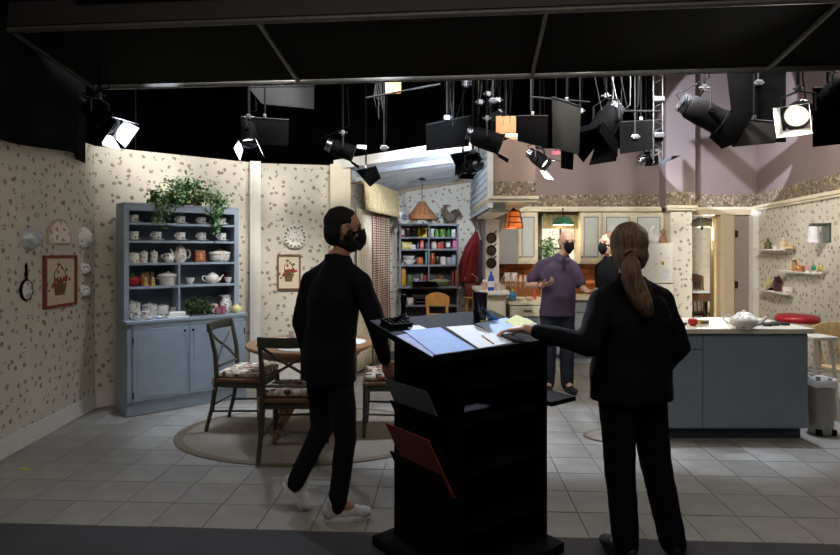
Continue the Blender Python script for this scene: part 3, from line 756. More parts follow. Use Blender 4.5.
# ivy on top
p = hp(185, UT, .25)
ivy = thing('ivy_basket', 'trailing ivy in a woven basket on top of the hutch', 'plant', p, HA)
MB().lathe([(0, 0), (.16, 0), (.19, .06), (.2, .12), (.18, .12), (.15, .03), (0, .03)], 20, sy=.55).build('basket', mat('wicker', '7a6248', .8, var=.35, scale=60, bump=.4), ivy, ang=60)
b = MB()
cl = [((-.1, -.13, .08), (.09, .02, .035)), ((.1, -.13, .09), (.09, .02, .03)), ((-.12, -.06, .17), (.11, .05, .05)), ((-.02, -.05, .22), (.09, .04, .045)), ((.02, -.03, .18), (.13, .05, .055)), ((.14, -.03, .15), (.12, .05, .05)), ((-.27, -.10, .06), (.05, .03, .06)), ((-.28, -.13, -.08), (.035, .02, .07)), ((.25, -.11, .03), (.05, .03, .06)), ((.27, -.14, -.11), (.028, .02, .08)), ((-.17, -.12, .02), (.05, .02, .04)), ((.33, -.09, .05), (.04, .03, .05)), ((0, 0, .2), (.06, .04, .03)), ((-.33, -.09, .06), (.03, .03, .05))]
rv = random.Random(2)
for k in range(14):
    x = rv.choice((-1, 1)) * rv.uniform(.18, .33); zz = rv.uniform(-.22, -.02)
    b.path([(x * .4, -.02, .12), (x * .8, -.08, .13), (x, -.135, .05), (x + rv.uniform(-.02, .02), -.15, zz)], .003, 4)
b.build('vine', LEAFS[2], ivy)
foliage_cloud(ivy, cl, 1500, .043, 0, 11)
# ---------------------------------------------------------------- things on the left and middle walls
def wthing(name, label, cat, P0, P1, px, py, off=0.0, group=None):
    p, a = onwall(P0, P1, px, py, off)
    return thing(name, label, cat, p, a, group)
BEIGEP = mat('stitch_cloth', 'cfc3a8', .9, var=.06, scale=60)
REDF = mat('red_frame', '7d3a2c', .5, var=.2)
def picture(label, P0, P1, px, py, w, h, fr, framem, deco):
    t = wthing('framed_picture', label, 'picture', P0, P1, px, py)
    b = MB()
    for sx in (-1, 1): b.b2(sx * (w / 2 - fr / 2) - fr / 2, sx * (w / 2 - fr / 2) + fr / 2, -.03, 0, -h / 2, h / 2)
    for sz in (-1, 1): b.b2(-w / 2 + fr, w / 2 - fr, -.03, 0, sz * (h / 2 - fr / 2) - fr / 2, sz * (h / 2 - fr / 2) + fr / 2)
    b.build('frame', framem, t, smooth=False, bev=.003)
    b = MB(); b.b2(-w / 2 + fr, w / 2 - fr, -.012, 0, -h / 2 + fr, h / 2 - fr); c = b.build('canvas', BEIGEP, t, smooth=False)
    deco(c, w, h)
    return t
def basket_deco(c, w, h):
    rr = random.Random(9)
    BRN = mat('stitch_brown', '6e5238', .9); RD = mat('stitch_red', '9a2f28', .9); GR = mat('stitch_green', '5a6a44', .9)
    b = MB(); b.prism([(-.16 * w, -.27 * h), (.12 * w, -.27 * h), (.2 * w, -.05 * h), (-.22 * w, -.05 * h)], -.015, -.012); b.build('basket_motif', BRN, c, smooth=False)
    b = MB(); b.path([(-.18 * w, -.013, -.05 * h), (-.2 * w, -.013, .15 * h), (-.02 * w, -.013, .33 * h), (.16 * w, -.013, .15 * h), (.16 * w, -.013, -.05 * h)], .005, 4); b.build('basket_handle_motif', BRN, c)
    for m_, n_ in ((RD, 26), (GR, 18)):
        b = MB()
        for k in range(n_):
            b.lathe([(0, 0), (.018, 0), (.012, .003), (0, .003)], 7, c=(rr.gauss(0, .17) * w, -.012, rr.gauss(.0, .10) * h), M=Matrix.Rotation(R(90), 3, 'X') @ Matrix.Diagonal(Vector((rr.uniform(.6, 1.2), rr.uniform(.6, 1.2), 1))))
        b.build('flower_motifs', m_, c, kind='stuff')
picture('framed stitched picture of a red flower basket on the far left wall', WL0, WL1, 59, 281, .50, .45, .024, REDF, basket_deco)
picture('wood framed picture of red flowers on the wall behind the dining table', W3a, W3b, 289, 272, .27, .42, .018, DARKW, basket_deco)
# moulds and plaques on the left wall
def mould(label, px, py, rx, rz, dpt, m, name='ceramic_mould', cat='mould'):
    t = wthing(name, label, cat, WL0, WL1, px, py)
    prof = [(1.0, 0), (1.0, .12), (.92, .3), (.75, .62), (.72, .7), (.45, .9), (.4, 1.0), (0, .96)]
    n = 24; b = MB(); rg = []
    for r, q in prof:
        rg.append([Vector((math.cos(t_) * rx * r * (1 + .05 * math.cos(8 * t_)), -q * dpt, math.sin(t_) * rz * r * (1 + .05 * math.cos(8 * t_)))) for t_ in [2 * math.pi * i / n for i in range(n)]] if r > 0 else [Vector((0, -q * dpt, 0))] * n)
    b.ringloft(rg[:-1]); b.build('shell', m, t, ang=70)
    b = MB(); b.path([(-.01, -.004, rz * .95), (0, -.006, rz * 1.18), (.01, -.004, rz * .95)], .003, 5); b.build('hanging_loop', DSTEEL, t)
    return t
SILV = mat('grey_enamel', 'c2c8ce', .25, .1, var=.25, scale=25)
mould('fluted silver grey mould hanging at the left of the picture wall', 28, 239, .095, .09, .10, SILV)
mould('oval white patterned mould right of the scalloped plaque', 83, 238, .095, .105, .08, FLORALG)
mould('upper small white patterned mould right of the basket picture', 83.5, 269, .072, .062, .06, FLORALG)
mould('lower small white patterned mould right of the basket picture', 83.5, 291, .072, .062, .06, FLORALG)
t = wthing('scalloped_plaque', 'shield shaped scalloped tray plaque above the basket picture', 'plaque', WL0, WL1, 58, 233)
pl = [(-.17, -.10), (.17, -.10), (.185, -.06), (.18, .0), (.15, .05), (.12, .075), (.08, .11), (0, .125), (-.08, .11), (-.12, .075), (-.16, .045), (-.18, 0), (-.185, -.06)]
b = MB(); b.prism(pl, -.02, 0); b.build('tray', mat('plaque_cream', 'b9a58c', .5, var=.08), t, smooth=False, bev=.006)
b = MB(); b.prism([(x * .86, z * .84) for x, z in pl], -.0225, -.0195); b.build('painted_face', spots_mat('plaque_print', 'eadfd4', ['a07868', '8f8a70', 'b09080'], scale=12, thr=.3, fine=3, fthr=.45), t, smooth=False)
t = wthing('hand_mirror_plaque', 'black framed oval plaque with long turned handle on the left wall', 'plaque', WL0, WL1, 25, 290)
b = MB(); b.lathe([(0, 0), (.075, 0), (.08, .008), (.075, .02), (0, .02)], 24, M=Matrix.Rotation(R(90), 3, 'X') @ Matrix.Diagonal(Vector((1, 1.1, 1)))); b.build('rim', BLKM, t, ang=60)
b = MB(); b.lathe([(0, .02), (.064, .02), (.058, .023), (0, .023)], 24, M=Matrix.Rotation(R(90), 3, 'X') @ Matrix.Diagonal(Vector((1, 1.15, 1)))); b.build('face', FLORALG, t, ang=60)
b = MB(); b.path([(0, -.01, .075), (0, -.01, .1), (0, -.01, .13), (0, -.01, .15), (0, -.01, .19), (0, -.01, .215)], [.014, .009, .015, .008, .011, .004], 8); b.build('handle', BLKM, t)
# plate above the wood framed picture
t = wthing('wall_plate', 'round white plate with green scalloped rim on the dining wall', 'plate', W3a, W3b, 295, 237)
b = MB(); n = 48; rg = []
for r, q in ((.07, .004), (.085, .008), (.13, .026), (.135, .03), (.13, .032), (.085, .014), (.02, .012)):
    rg.append([Vector((math.cos(a) * r * (1 + (.035 * math.cos(16 * a) if r > .1 else 0)), -q, math.sin(a) * r * (1 + (.035 * math.cos(16 * a) if r > .1 else 0)))) for a in [2 * math.pi * i / n for i in range(n)]])
b.ringloft(rg); b.build('dish', FLORAL, t, ang=70)
b = MB()
for k in range(16):
    a = 2 * math.pi * k / 16
    b.ell((math.cos(a) * .118, -.027, math.sin(a) * .118), (.019, .004, .013), Matrix.Rotation(-a, 3, 'Y'), 8, 5)
b.build('green_rim', mat('plate_green', '4f7a5c', .35), t)
# ---------------------------------------------------------------- oval rug and a smaller brown oval
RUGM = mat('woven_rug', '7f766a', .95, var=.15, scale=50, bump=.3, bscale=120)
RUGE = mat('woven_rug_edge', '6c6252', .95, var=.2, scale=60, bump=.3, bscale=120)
def rug(label, c, rx, ry, rz=0.0):
    t = thing('floor_oval', label, 'rug', (c[0], c[1], .001), rz)
    MB().lathe([(0, 0), (.93, 0), (.93, .008), (0, .009)], 48, M=Matrix.Diagonal(Vector((rx, ry, 1)))).build('field', RUGM, t, ang=30)
    b = MB(); b.lathe([(.93, 0), (1, 0), (1, .007), (.985, .010), (.945, .010), (.93, .007)], 48, M=Matrix.Diagonal(Vector((rx, ry, 1)))); 
    b.f = [f for f in b.f if len(f) == 4]; b.build('braided_edge', RUGE, t, ang=60)
rug('large oval woven rug under the dining table', (-.93, 4.93), 1.12, .78)
rug('flat brown oval on the tiles behind the woman in black', (1.72, 4.82), .36, .20)  # smaller brown oval built in the same shape as the large rug
# ---------------------------------------------------------------- dining chairs
CUSH = spots_mat('cushion_print', 'a89a86', ['e0dbd0', '5c3d2e', '2e2a22', '8a5a48', 'cfc6b4'], scale=9, thr=.7, fine=2.2, fthr=.55, axes=(1, 1, 1), rough=.95)
def make_chair(label, p, rz):
    t = thing('dining_chair', label, 'chair', p, rz, 'cross back dining chairs around the table')
    W, D, SH, BH = .43, .42, .455, .915       # back at -y side, sitter faces +y
    b = MB(); b.prism([(-W / 2, -D / 2), (W / 2, -D / 2), (W / 2 + .02, D / 2), (-W / 2 - .02, D / 2)], 0, 1); 
    b = MB(); b.slab([(-W / 2, -D / 2, SH - .03), (W / 2, -D / 2, SH - .03), (W / 2 + .015, D / 2, SH - .03), (-W / 2 - .015, D / 2, SH - .03)], (0, 0, .03)); b.build('seat', DARKW, t, smooth=False, bev=.008)
    b = MB(); b.box((0, D / 2 - .03, SH - .055), (W - .03, .02, .05)); b.box((0, -D / 2 + .03, SH - .055), (W - .06, .02, .05)); b.box((-W / 2 + .02, 0, SH - .055), (.02, D - .06, .05)); b.box((W / 2 - .02, 0, SH - .055), (.02, D - .06, .05)); b.build('seat_rail', CHAIRW, t, smooth=False)
    for s in (-1, 1):
        b = MB(); b.path([(s * (W / 2 - .015), D / 2 - .025, SH - .03), (s * (W / 2 - .012), D / 2 - .022, .25), (s * (W / 2 - .005), D / 2 - .012, .0)], [.022, .02, .015], 8); b.build('leg', CHAIRW, t)
        b = MB(); b.path([(s * (W / 2 - .005), -D / 2 - .075, 0), (s * (W / 2 - .012), -D / 2 - .02, .2), (s * (W / 2 - .018), -D / 2 + .018, SH), (s * (W / 2 - .015), -D / 2 + .005, .66), (s * (W / 2 - .008), -D / 2 - .05, BH - .01)], [.016, .02, .022, .02, .016], 8); b.build('back_leg', CHAIRW, t)
        b = MB(); b.tube((s * (W / 2 - .012), -D / 2 - .03, .17), (s * (W / 2 - .01), D / 2 - .018, .19), .009, n=6); b.build('stretcher', CHAIRW, t)
    b = MB(); b.tube((-W / 2 + .012, D / 2 - .02, .23), (W / 2 - .012, D / 2 - .02, .23), .009, n=6); b.build('stretcher', CHAIRW, t)
    b = MB(); b.tube((-W / 2 + .012, -D / 2 - .02, .22), (W / 2 - .012, -D / 2 - .02, .22), .009, n=6); b.build('stretcher', CHAIRW, t)
    n = 9; rg = []
    for i in range(n):
        x = -W / 2 - .005 + (W + .01) * i / (n - 1); bow = -.045 * (1 - (2 * i / (n - 1) - 1) ** 2)
        y = -D / 2 - .05 + bow
        rg.append([Vector((x, y - .011, BH - .075)), Vector((x, y + .011, BH - .075)), Vector((x, y + .009, BH)), Vector((x, y - .013, BH))])
    b = MB(); b.ringloft(rg); b.build('top_rail', CHAIRW, t, bev=.003, ang=50)
    b = MB(); b.tube((-W / 2 + .015, -D / 2 + .012, SH + .09), (W / 2 - .015, -D / 2 + .012, SH + .09), .011, n=6); b.build('lower_rail', CHAIRW, t)
    for s in (-1, 1):
        b = MB(); b.path([(s * (W / 2 - .02), -D / 2 + .008, SH + .10), (s * .08, -D / 2 - .012, SH + .2), (-s * .08, -D / 2 - .035, SH + .30), (-s * (W / 2 - .03), -D / 2 - .045, BH - .08)], .012, 6, flat=.7); b.build('cross_bar', CHAIRW, t)
    b = MB(); b.box((0, .01, SH + .03), (W - .02, D - .03, .055)); cu_ = b.build('cushion', CUSH, t, bev=.024, ang=60)
    for s in (-1, 1):
        b = MB(); b.path([(s * (W / 2 - .03), -D / 2 + .03, SH + .02), (s * (W / 2 + .01), -D / 2 + .0, SH + .01), (s * (W / 2 + .015), -D / 2 - .01, SH - .05), (s * (W / 2 + .005), -D / 2 + .01, SH - .10)], .006, 5); b.build('tie', CUSH, cu_)
    return t
make_chair('dark cross back chair nearest the camera, its back to us', (-.95, 4.43, .010), R(0))
make_chair('dark cross back chair at the left side of the dining table', (-1.51, 5.10, .010), R(-98))
make_chair('dark cross back chair between the walking man and the podium', (-.27, 4.98, .010), R(92))
# ---------------------------------------------------------------- pedestal table
TC = Vector((-.93, 4.93))
tb = thing('dining_table', 'round wooden pedestal dining table with white cloth mats', 'table', (TC.x, TC.y, .010), R(12))
MB().lathe([(0, .715), (.50, .715), (.53, .73), (.535, .742), (.53, .755), (0, .755)], 40).build('tabletop', TABLEW, tb, ang=30)
MB().lathe([(0, .66), (.42, .66), (.44, .715), (0, .715)], 36).build('apron', TABLEW, tb, ang=30)
MB().lathe([(0, .25), (.075, .25), (.085, .3), (.05, .36), (.09, .45), (.07, .55), (.06, .6), (.12, .66), (0, .66)], 18).build('pedestal', TABLEW, tb, ang=60)
for k in range(4):
    a = R(45 + 90 * k); b = MB()
    b.path([(.05 * math.cos(a), .05 * math.sin(a), .33), (.2 * math.cos(a), .2 * math.sin(a), .30), (.33 * math.cos(a), .33 * math.sin(a), .14), (.42 * math.cos(a), .42 * math.sin(a), .025)], [.05, .042, .034, .025], 8); b.build('foot', TABLEW, tb)
LINEN = mat('white_linen', 'd6d4d0', .9, var=.06, scale=40, bump=.1)
def placemat(label, a, r=.33):
    t = bpy.data.objects.new('placemat', None)
    b = MB(); b.lathe([(0, 0), (.19, 0), (.19, .004), (0, .004)], 28, sy=.72)
    o = b.build('placemat', LINEN, None, smooth=False)
    bpy.data.objects.remove(t)
    o.location = (TC.x + r * math.cos(a), TC.y + r * math.sin(a), .766); o.rotation_euler = (0, 0, a + R(90))
    return tag(o, label, 'placemat', 'white oval placemats')
placemat('white oval placemat at the left side of the dining table', R(170))
placemat('white oval placemat on the near side of the dining table', R(-90))
placemat('white oval placemat at the right side of the dining table', R(5))
make_teacup('white mug standing near the middle of the dining table', (TC.x - .15, TC.y + .02, .766), R(40), m=CHINA, r=.045, h=.1)
b = MB(); b.box((0, 0, .0015), (.09, .035, .002)); o = b.build('floor_tape', mat('spike_tape', 'b8c040', .6), None, smooth=False); q_ = gy(469); o.location = ((25 - 420) / F * q_, q_, 0); o.rotation_euler = (0, 0, R(-10)); tag(o, 'tiny yellow green tape mark on the floor near the left wall', 'tape')
# ---------------------------------------------------------------- nook: curtain, pantry shelves, pendant, coat
nu = (NLb - NLa).normalized(); nang = math.atan2(nu.y, nu.x)
nwL = (NLb - NLa).length
# window with plaid curtain and gathered valance on the side wall (local x along the wall, -y into the room)
wn = bpy.data.objects.new('window_1', None); col.objects.link(wn); wn.location = (NLa.x, NLa.y, 0); wn.rotation_euler = (0, 0, nang)
wn['kind'] = 'structure'; wn['label'] = 'curtained window in the nook side wall'
WX0, WX1, WZ0, WZ1 = .10, 1.55, .95, 2.12
b = MB(); b.b2(WX0, WX0 + .06, -.03, 0, WZ0, WZ1); b.b2(WX1 - .06, WX1, -.03, 0, WZ0, WZ1); b.b2(WX0, WX1, -.03, 0, WZ1 - .06, WZ1); b.b2(WX0, WX1, -.05, 0, WZ0 - .04, WZ0 + .03); b.b2((WX0 + WX1) / 2 - .02, (WX0 + WX1) / 2 + .02, -.025, 0, WZ0, WZ1); b.build('window_frame', WHITE, wn, smooth=False, bev=.003)
for k in range(2):
    x0 = WX0 + .06 + k * ((WX1 - WX0) / 2 - .04); b = MB(); b.b2(x0, x0 + (WX1 - WX0) / 2 - .08, -.012, -.004, WZ0 + .03, WZ1 - .06); b.build('pane', mat('dull_pane', '9aa2a8', .15, var=.03), wn, smooth=False)
def curtain(name, label, x0, x1, z0, z1, y, m, amp, nf, group=None, flare=0.0):
    nx, nz = nf * 8, 10; vs = []; fs = []
    for j in range(nz + 1):
        t = j / nz; z = z1 + (z0 - z1) * t
        for i in range(nx + 1):
            s = i / nx
            x = x0 + (x1 - x0) * s
            vs.append((x, y - amp * (.6 + .4 * t) * (math.sin(s * nf * 2 * math.pi) + .35 * math.sin(s * nf * 5.1 + t * 2)) - flare * t, z))
    for j in range(nz):
        for i in range(nx):
            a = j * (nx + 1) + i; fs.append((a, a + 1, a + nx + 2, a + nx + 1))
    b = MB(); b.add(vs, fs); o = b.build(name, m, None, ang=80)
    sm = o.modifiers.new('thickness', 'SOLIDIFY'); sm.thickness = .006
    o.location = (NLa.x, NLa.y, 0); o.rotation_euler = (0, 0, nang)
    return tag(o, label, 'curtain', group)
PLAID = plaid_mat('plaid_cloth', 'c9b79c', '8d2f2a', '33302c', scale=9.5)
curtain('plain_curtain', 'plain cream inner curtain beside the red plaid curtain', .06, .72, .06, 2.06, -.075, mat('cream_cloth', 'cfc3ab', .9, var=.08), .02, 6)
curtain('plaid_curtain', 'red and white plaid curtain at the nook window', .62, 1.50, .06, 2.06, -.105, PLAID, .028, 6)
curtain('valance', 'gathered cream valance above the plaid curtain', .03, 1.66, 2.03, 2.42, -.17, mat('valance_cloth', 'b3a078', .95, var=.15, scale=30), .03, 16, flare=.04)
b = MB(); b.tube((.02, -.14, 2.36), (1.70, -.14, 2.36), .012); b.tube((.02, -.14, 2.36), (.02, 0, 2.36), .008); b.tube((1.70, -.14, 2.36), (1.70, 0, 2.36), .008); b.ell((.0, -.14, 2.36), (.025, .025, .025)); b.ell((1.72, -.14, 2.36), (.025, .025, .025))
o = b.build('curtain_rod', DARKW); o.location = wn.location; o.rotation_euler = wn.rotation_euler; tag(o, 'wooden curtain rod behind the gathered valance', 'curtain rod')
# a loose cream garland piece at the far end of the valance
t = thing('dried_garland', 'pale dried flower swag hanging at the far end of the valance', 'garland', (NLa.x + nu.x * 1.74 + .08, NLa.y + nu.y * 1.74, 2.28), nang)
DRY = [mat('dry_%d' % i, c, .9) for i, c in enumerate(('c9bda0', '9c8d6c', '7c7454'))]
foliage_cloud(t, [((0, -.03, 0), (.04, .02, .06)), ((.02, -.03, .08), (.04, .02, .05))], 120, .04, 0, 8, DRY)
b = MB(); b.path([(0, .0, .15), (0, -.03, .05), (.01, -.03, -.08)], .008); b.build('stem', DRY[2], t)
# pantry shelf unit
PY = 8.48; PX0, PX1 = -.305, .565; PD = .30
pan = thing('pantry_shelves', 'tall grey pantry shelf unit full of cans and jars', 'shelf', (PX0, PY, 0), 0)
PW = PX1 - PX0; ZT = 1.935
PZ = [1.742, 1.567, 1.335, 1.025, .745, .40]
for x in (0, PW - .025): b = MB(); b.b2(x, x + .025, 0, PD, 0.004, ZT); b.build('side_panel', GREYB, pan, smooth=False, bev=.002)
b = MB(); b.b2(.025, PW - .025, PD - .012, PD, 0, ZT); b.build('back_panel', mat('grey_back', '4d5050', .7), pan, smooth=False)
b = MB(); b.b2(-.01, PW + .01, -.01, PD, ZT - .03, ZT); b.build('top_panel', GREYB, pan, smooth=False, bev=.002)
for z in PZ: b = MB(); b.b2(.025, PW - .025, 0.002, PD - .012, z - .025, z); b.build('shelf', GREYB, pan, smooth=False, bev=.002)
b = MB(); b.b2(PW / 2 - .011, PW / 2 + .011, .004, PD - .012, PZ[3], ZT - .03); b.build('shelf_divider', GREYB, pan, smooth=False)
b = MB(); b.b2(-.03, PW + .04, -.12, PD, PZ[3] - .03, PZ[3] - .001); b.build('desk_ledge', GREYB, pan, smooth=False, bev=.003)
def pp(px, z, d=.13): return Vector(((px - 420) / F * (PY + d), PY + d, z))
C = lambda c, r=.45: mat('c_' + c, c, r, var=.08)
TIN = mat('tin', 'b9bcc0', .3, .8)
z = PZ[0]
make_carton('pink and white tin box at the far left of the top pantry shelf', pp(402.5, z), (.07, .08, .145), C('a5465a'), C('d8cfc8'))
make_jar('dark jar with white lid second on the top pantry shelf', pp(408, z), .03, .13, C('3a3230'), C('cfcac0'))
make_jar('dark brown round jar third on the top pantry shelf', pp(414, z), .042, .12, C('2c2624', .3), C('8a8680'))
make_bottle('yellow squeeze bottle on the top pantry shelf', pp(419, z), .03, .14, C('c9b820'), C('d0a820'))
make_carton('yellow and red carton left of the top shelf divider', pp(424.7, z), (.075, .06, .145), C('d2c92a'), C('c2702a'))
make_can('white and green can right of the top shelf divider', pp(432, z), .034, .125, C('b8c8b0'), TIN)
make_can('slim green can second right of the top shelf divider', pp(437, z), .028, .115, C('4f8a3c'), TIN)
make_can('green can with yellow print in the right half of the top pantry shelf', pp(442.5, z), .04, .12, spots_mat('can_print', '4d7a3a', ['d8c84a', 'c9a53a'], scale=14, thr=.5, fine=2, axes=(1, 1, 1)), TIN)
make_bottle('dark green bottle on the top pantry shelf', pp(448.5, z), .03, .14, C('2c6a3c', .25), C('24402c'))
make_can('upper white can of the stack at the right of the top pantry shelf', pp(453.5, z + .0605), .034, .058, C('d8d6d2'), TIN, 'stacked white cans')
make_can('lower white can of the stack at the right of the top pantry shelf', pp(453.5, z), .034, .06, C('d8d6d2'), TIN, 'stacked white cans')
z = PZ[1]
make_carton('wide yellow carton on the second pantry shelf', pp(407, z, .17), (.15, .06, .105), C('b8a848'), C('d8cc90'))
make_carton('low white carton in front of the wide yellow carton', pp(413, z, .06), (.075, .05, .055), C('d5cdc2'), C('c0a890'))
make_carton('slim blue carton beside the orange one on the second pantry shelf', pp(418, z), (.025, .08, .09), C('3c4a86'), C('6c78a8'))
make_carton('orange red carton on the second pantry shelf', pp(422, z), (.055, .06, .13), C('c2492e'), C('d88a5a'))
make_carton('slim purple carton left of the second shelf divider', pp(426.5, z), (.028, .08, .10), C('4c3a66'), C('6c5a86'))
make_jar('brown lidded white jar right of the second shelf divider', pp(434, z), .04, .12, C('cfc2b4'), C('6a4634'))
make_can('left red and white can on the second pantry shelf', pp(439.2, z), .026, .09, C('c2554a'), TIN, 'red and white cans')
make_can('right red and white can on the second pantry shelf', pp(442.4, z, .16), .028, .11, C('b8423a'), TIN, 'red and white cans')
make_carton('black carton with white label on the second pantry shelf', pp(448, z), (.08, .07, .115), C('201c22'), C('d8d5d2'))
make_carton('bright pink carton at the right end of the second pantry shelf', pp(454.6, z), (.06, .08, .135), C('cc4a92'), C('d86aa8'))
z = PZ[2]
make_bowl('lower white bowl of the stack on the third pantry shelf', pp(409, z), .105, .07, CHINA)
make_bowl('upper white bowl of the stack on the third pantry shelf', pp(409, z + .058), .095, .07, mat('grey_bowl', 'b9bcb8', .3))
make_canister('lidded_pot', 'small orange lidded pot on the third pantry shelf', 'pot', pp(420, z), .046, .115, C('c2683a'), knob=False)
make_book('teal upright book left of the third shelf divider', pp(426.3, z), (.03, .16, .19), C('4a8a88'))
make_jar('tall amber glass jar right of the third shelf divider', pp(432.5, z), .04, .175, C('8a4420', .2), C('a5562c'))
make_jar('dark spice jar beside the tall amber jar', pp(437.5, z), .022, .12, C('33241e', .3), C('8a8884'))
make_canister('white_canister', 'white square looking canister on the third pantry shelf', 'canister', pp(443, z), .044, .125, C('cfc8c4'), knob=False)
make_canister('grey_canister', 'light grey canister on the third pantry shelf', 'canister', pp(448.8, z), .036, .115, C('9aa0a4'), knob=False)
make_jar('clear glass jar at the right end of the third pantry shelf', pp(453.7, z), .038, .14, C('aab4ba', .15), C('8e9296'))
z = PZ[3]
make_bottle('tall ochre pottery bottle at the left of the fourth pantry shelf', pp(403, z), .045, .34, C('b07a28', .4), C('c9a86a'))
make_canister('green_canister', 'dark green cylinder canister on the fourth pantry shelf', 'canister', pp(409.7, z), .045, .17, C('4a5a34'), knob=False)
make_book('lower blue book lying on the fourth pantry shelf', pp(420.5, z, .11), (.16, .12, .035), C('5868b4'), flat=True)
make_book('upper blue book lying on the fourth pantry shelf', pp(420, z + .0355, .11), (.145, .11, .032), C('8496c8'), flat=True)
make_bowl('small white bowl on the blue books', pp(416.5, z + .068, .11), .045, .03, CHINA)
make_book('thin tan upright book on the fourth pantry shelf', pp(421.8, z, .24), (.025, .07, .18), C('b08a5a'))
make_book('red upright book behind the blue books', pp(425, z, .24), (.055, .07, .15), C('a02438'))
t = thing('casserole', 'green casserole dish with white lid on the fourth pantry shelf', 'dish', pp(440, z), 0)
MB().lathe([(0, 0), (.1, 0), (.125, .03), (.13, .06), (0, .06)], 20, sy=.7).build('body', C('6f8050', .35), t, ang=60)
MB().lathe([(0, .06), (.138, .06), (.138, .075), (.1, .09), (0, .095)], 20, sy=.7).build('rim_dish', C('c9ccb0', .3), t, ang=60)
for s in (-1, 1): b = MB(); b.path([(s * .13, -.02, .068), (s * .155, -.015, .07), (s * .155, .015, .07), (s * .13, .02, .068)], .007); b.build('handle', C('c9ccb0', .3), t)
t = thing('small_teapot', 'small orange red pot on top of the green casserole', 'pot', pp(438, z + .095), 0)
MB().lathe([(0, 0), (.03, 0), (.042, .02), (.035, .045), (0, .05)], 14).build('body', C('a5482c', .3), t, ang=60)
b = MB(); b.path([(.035, 0, .02), (.06, 0, .035), (.07, 0, .05)], [.01, .008, .006]); b.build('spout', C('d8c8b0'), t)
make_book('left red upright book at the right end of the fourth pantry shelf', pp(452.5, z), (.03, .16, .21), C('a54a3a'), group='red cookbooks')
make_book('right red upright book at the right end of the fourth pantry shelf', pp(455.7, z), (.035, .16, .23), C('b8604a'), group='red cookbooks')
z = PZ[4]
for px, lab in ((403.5, 'left white flowered mug on the lower pantry shelf'), (410.5, 'right white flowered mug on the lower pantry shelf')):
    make_teacup(lab, pp(px, z, .05), 0, m=FLORAL, r=.048, h=.10)
t = thing('stereo', 'low black and silver stereo on the lower pantry shelf', 'stereo', pp(421, z, .12), 0)
b = MB(); b.box((0, 0, .065), (.17, .2, .11)); b.build('case', BLKM, t, smooth=False, bev=.004)
b = MB(); b.box((0, -.102, .10), (.16, .006, .02)); b.build('trim_strip', STEEL, t, smooth=False)
b = MB(); b.box((0, -.102, .045), (.16, .006, .014)); b.build('trim_strip', STEEL, t, smooth=False)
for s in (-.06, .06): b = MB(); b.box((s, 0, .005), (.03, .15, .01)); b.build('foot', BLKM, t, smooth=False)
for i, (c, zz) in enumerate((('8a8884', 0), ('33363a', .022))):
    make_book(('lower grey' if i == 0 else 'upper dark') + ' magazine lying on the stereo', pp(419 + i, z + .1205 + zz, .10), (.19, .15, .021), C(c), R(6 * i), flat=True)
t = thing('laptop', 'dark open laptop lying on the desk ledge of the pantry', 'laptop', (.08, 8.30, PZ[3]), R(12))
b = MB(); b.box((0, 0, .009), (.36, .2, .016)); b.build('base', BLKM, t, smooth=False, bev=.003)
b = MB(); b.box((0, .06, .04), (.36, .18, .01), M=Matrix.Rotation(R(14), 3, 'X')); b.build('screen_lid', FOIL, t, smooth=False, bev=.003)
z = PZ[5]
make_bowl('pale dish on the bottom pantry shelf', pp(411, PZ[5]), .09, .05, C('8f9080'))
# on top of the pantry
t = thing('display_plate', 'white and blue plate standing on top of the pantry', 'plate', pp(404.5, ZT + .1, .16), 0)
Mx = Matrix.Rotation(R(80), 3, 'X')
MB().lathe([(0, 0), (.05, 0), (.1, .014), (.1, .018), (.05, .006), (0, .006)], 24, M=Mx).build('dish', CHINA, t, ang=60)
MB().lathe([(0, .006), (.045, .0065), (.04, .009), (0, .009)], 20, M=Mx).build('centre_print', spots_mat('blue_print', 'c9ccd4', ['4a5a80', '6a7690'], scale=20, thr=.6, fine=2, axes=(1, 1, 1)), t, ang=60)
b = MB(); b.box((0, .02, -.085), (.08, .07, .03)); b.build('stand', DARKW, t, smooth=False)
t = thing('rooster_statue', 'speckled rooster statue on top of the pantry', 'statue', pp(450.5, ZT, .14), 0)
RST = mat('rooster_speckle', '5a5346', .8, var=.5, scale=60)
b = MB(); b.ell((0, 0, .1), (.09, .05, .07)); b.ell((-.06, 0, .15), (.045, .035, .075), Matrix.Rotation(R(-20), 3, 'Y')); b.ell((-.085, 0, .235), (.036, .03, .036)); b.build('body', RST, t)
b = MB()
for k in range(5):
    a = R(25 + 22 * k); b.path([(.06, 0, .12), (.06 + .07 * math.cos(a), 0, .12 + .07 * math.sin(a)), (.075 + .10 * math.cos(a - .5), 0, .12 + .10 * math.sin(a - .5))], [.03, .03, .008], 8)
b.build('tail', mat('rooster_tail', '4a3c34', .8, var=.4, scale=50), t)
b = MB(); [b.ell((-.10 + .02 * k, 0, .272), (.012, .006, .018)) for k in range(4)]; b.ell((-.105, 0, .2), (.01, .006, .018)); b.build('comb', mat('dull_red', '6a3a30', .7), t)
b = MB(); b.tube((-.115, 0, .235), (-.14, 0, .228), .01, .001); b.build('beak', C('a88a4a'), t)
b = MB(); b.tube((-.02, .02, .05), (-.02, .02, 0), .012); b.tube((-.02, -.02, .05), (-.02, -.02, 0), .012); b.b2(-.06, .06, -.04, .04, 0, .012); b.build('feet', RST, t)
t = thing('dried_plant', 'small muted green plant between the pendant lamp and the rooster', 'plant', pp(434, ZT, .18), 0)
MB().lathe([(0, 0), (.05, 0), (.06, .05), (0, .05)], 12).build('pot', C('b89a90'), t, ang=50)
foliage_cloud(t, [((0, 0, .09), (.05, .03, .04))], 120, .04, 0, 21, DG)
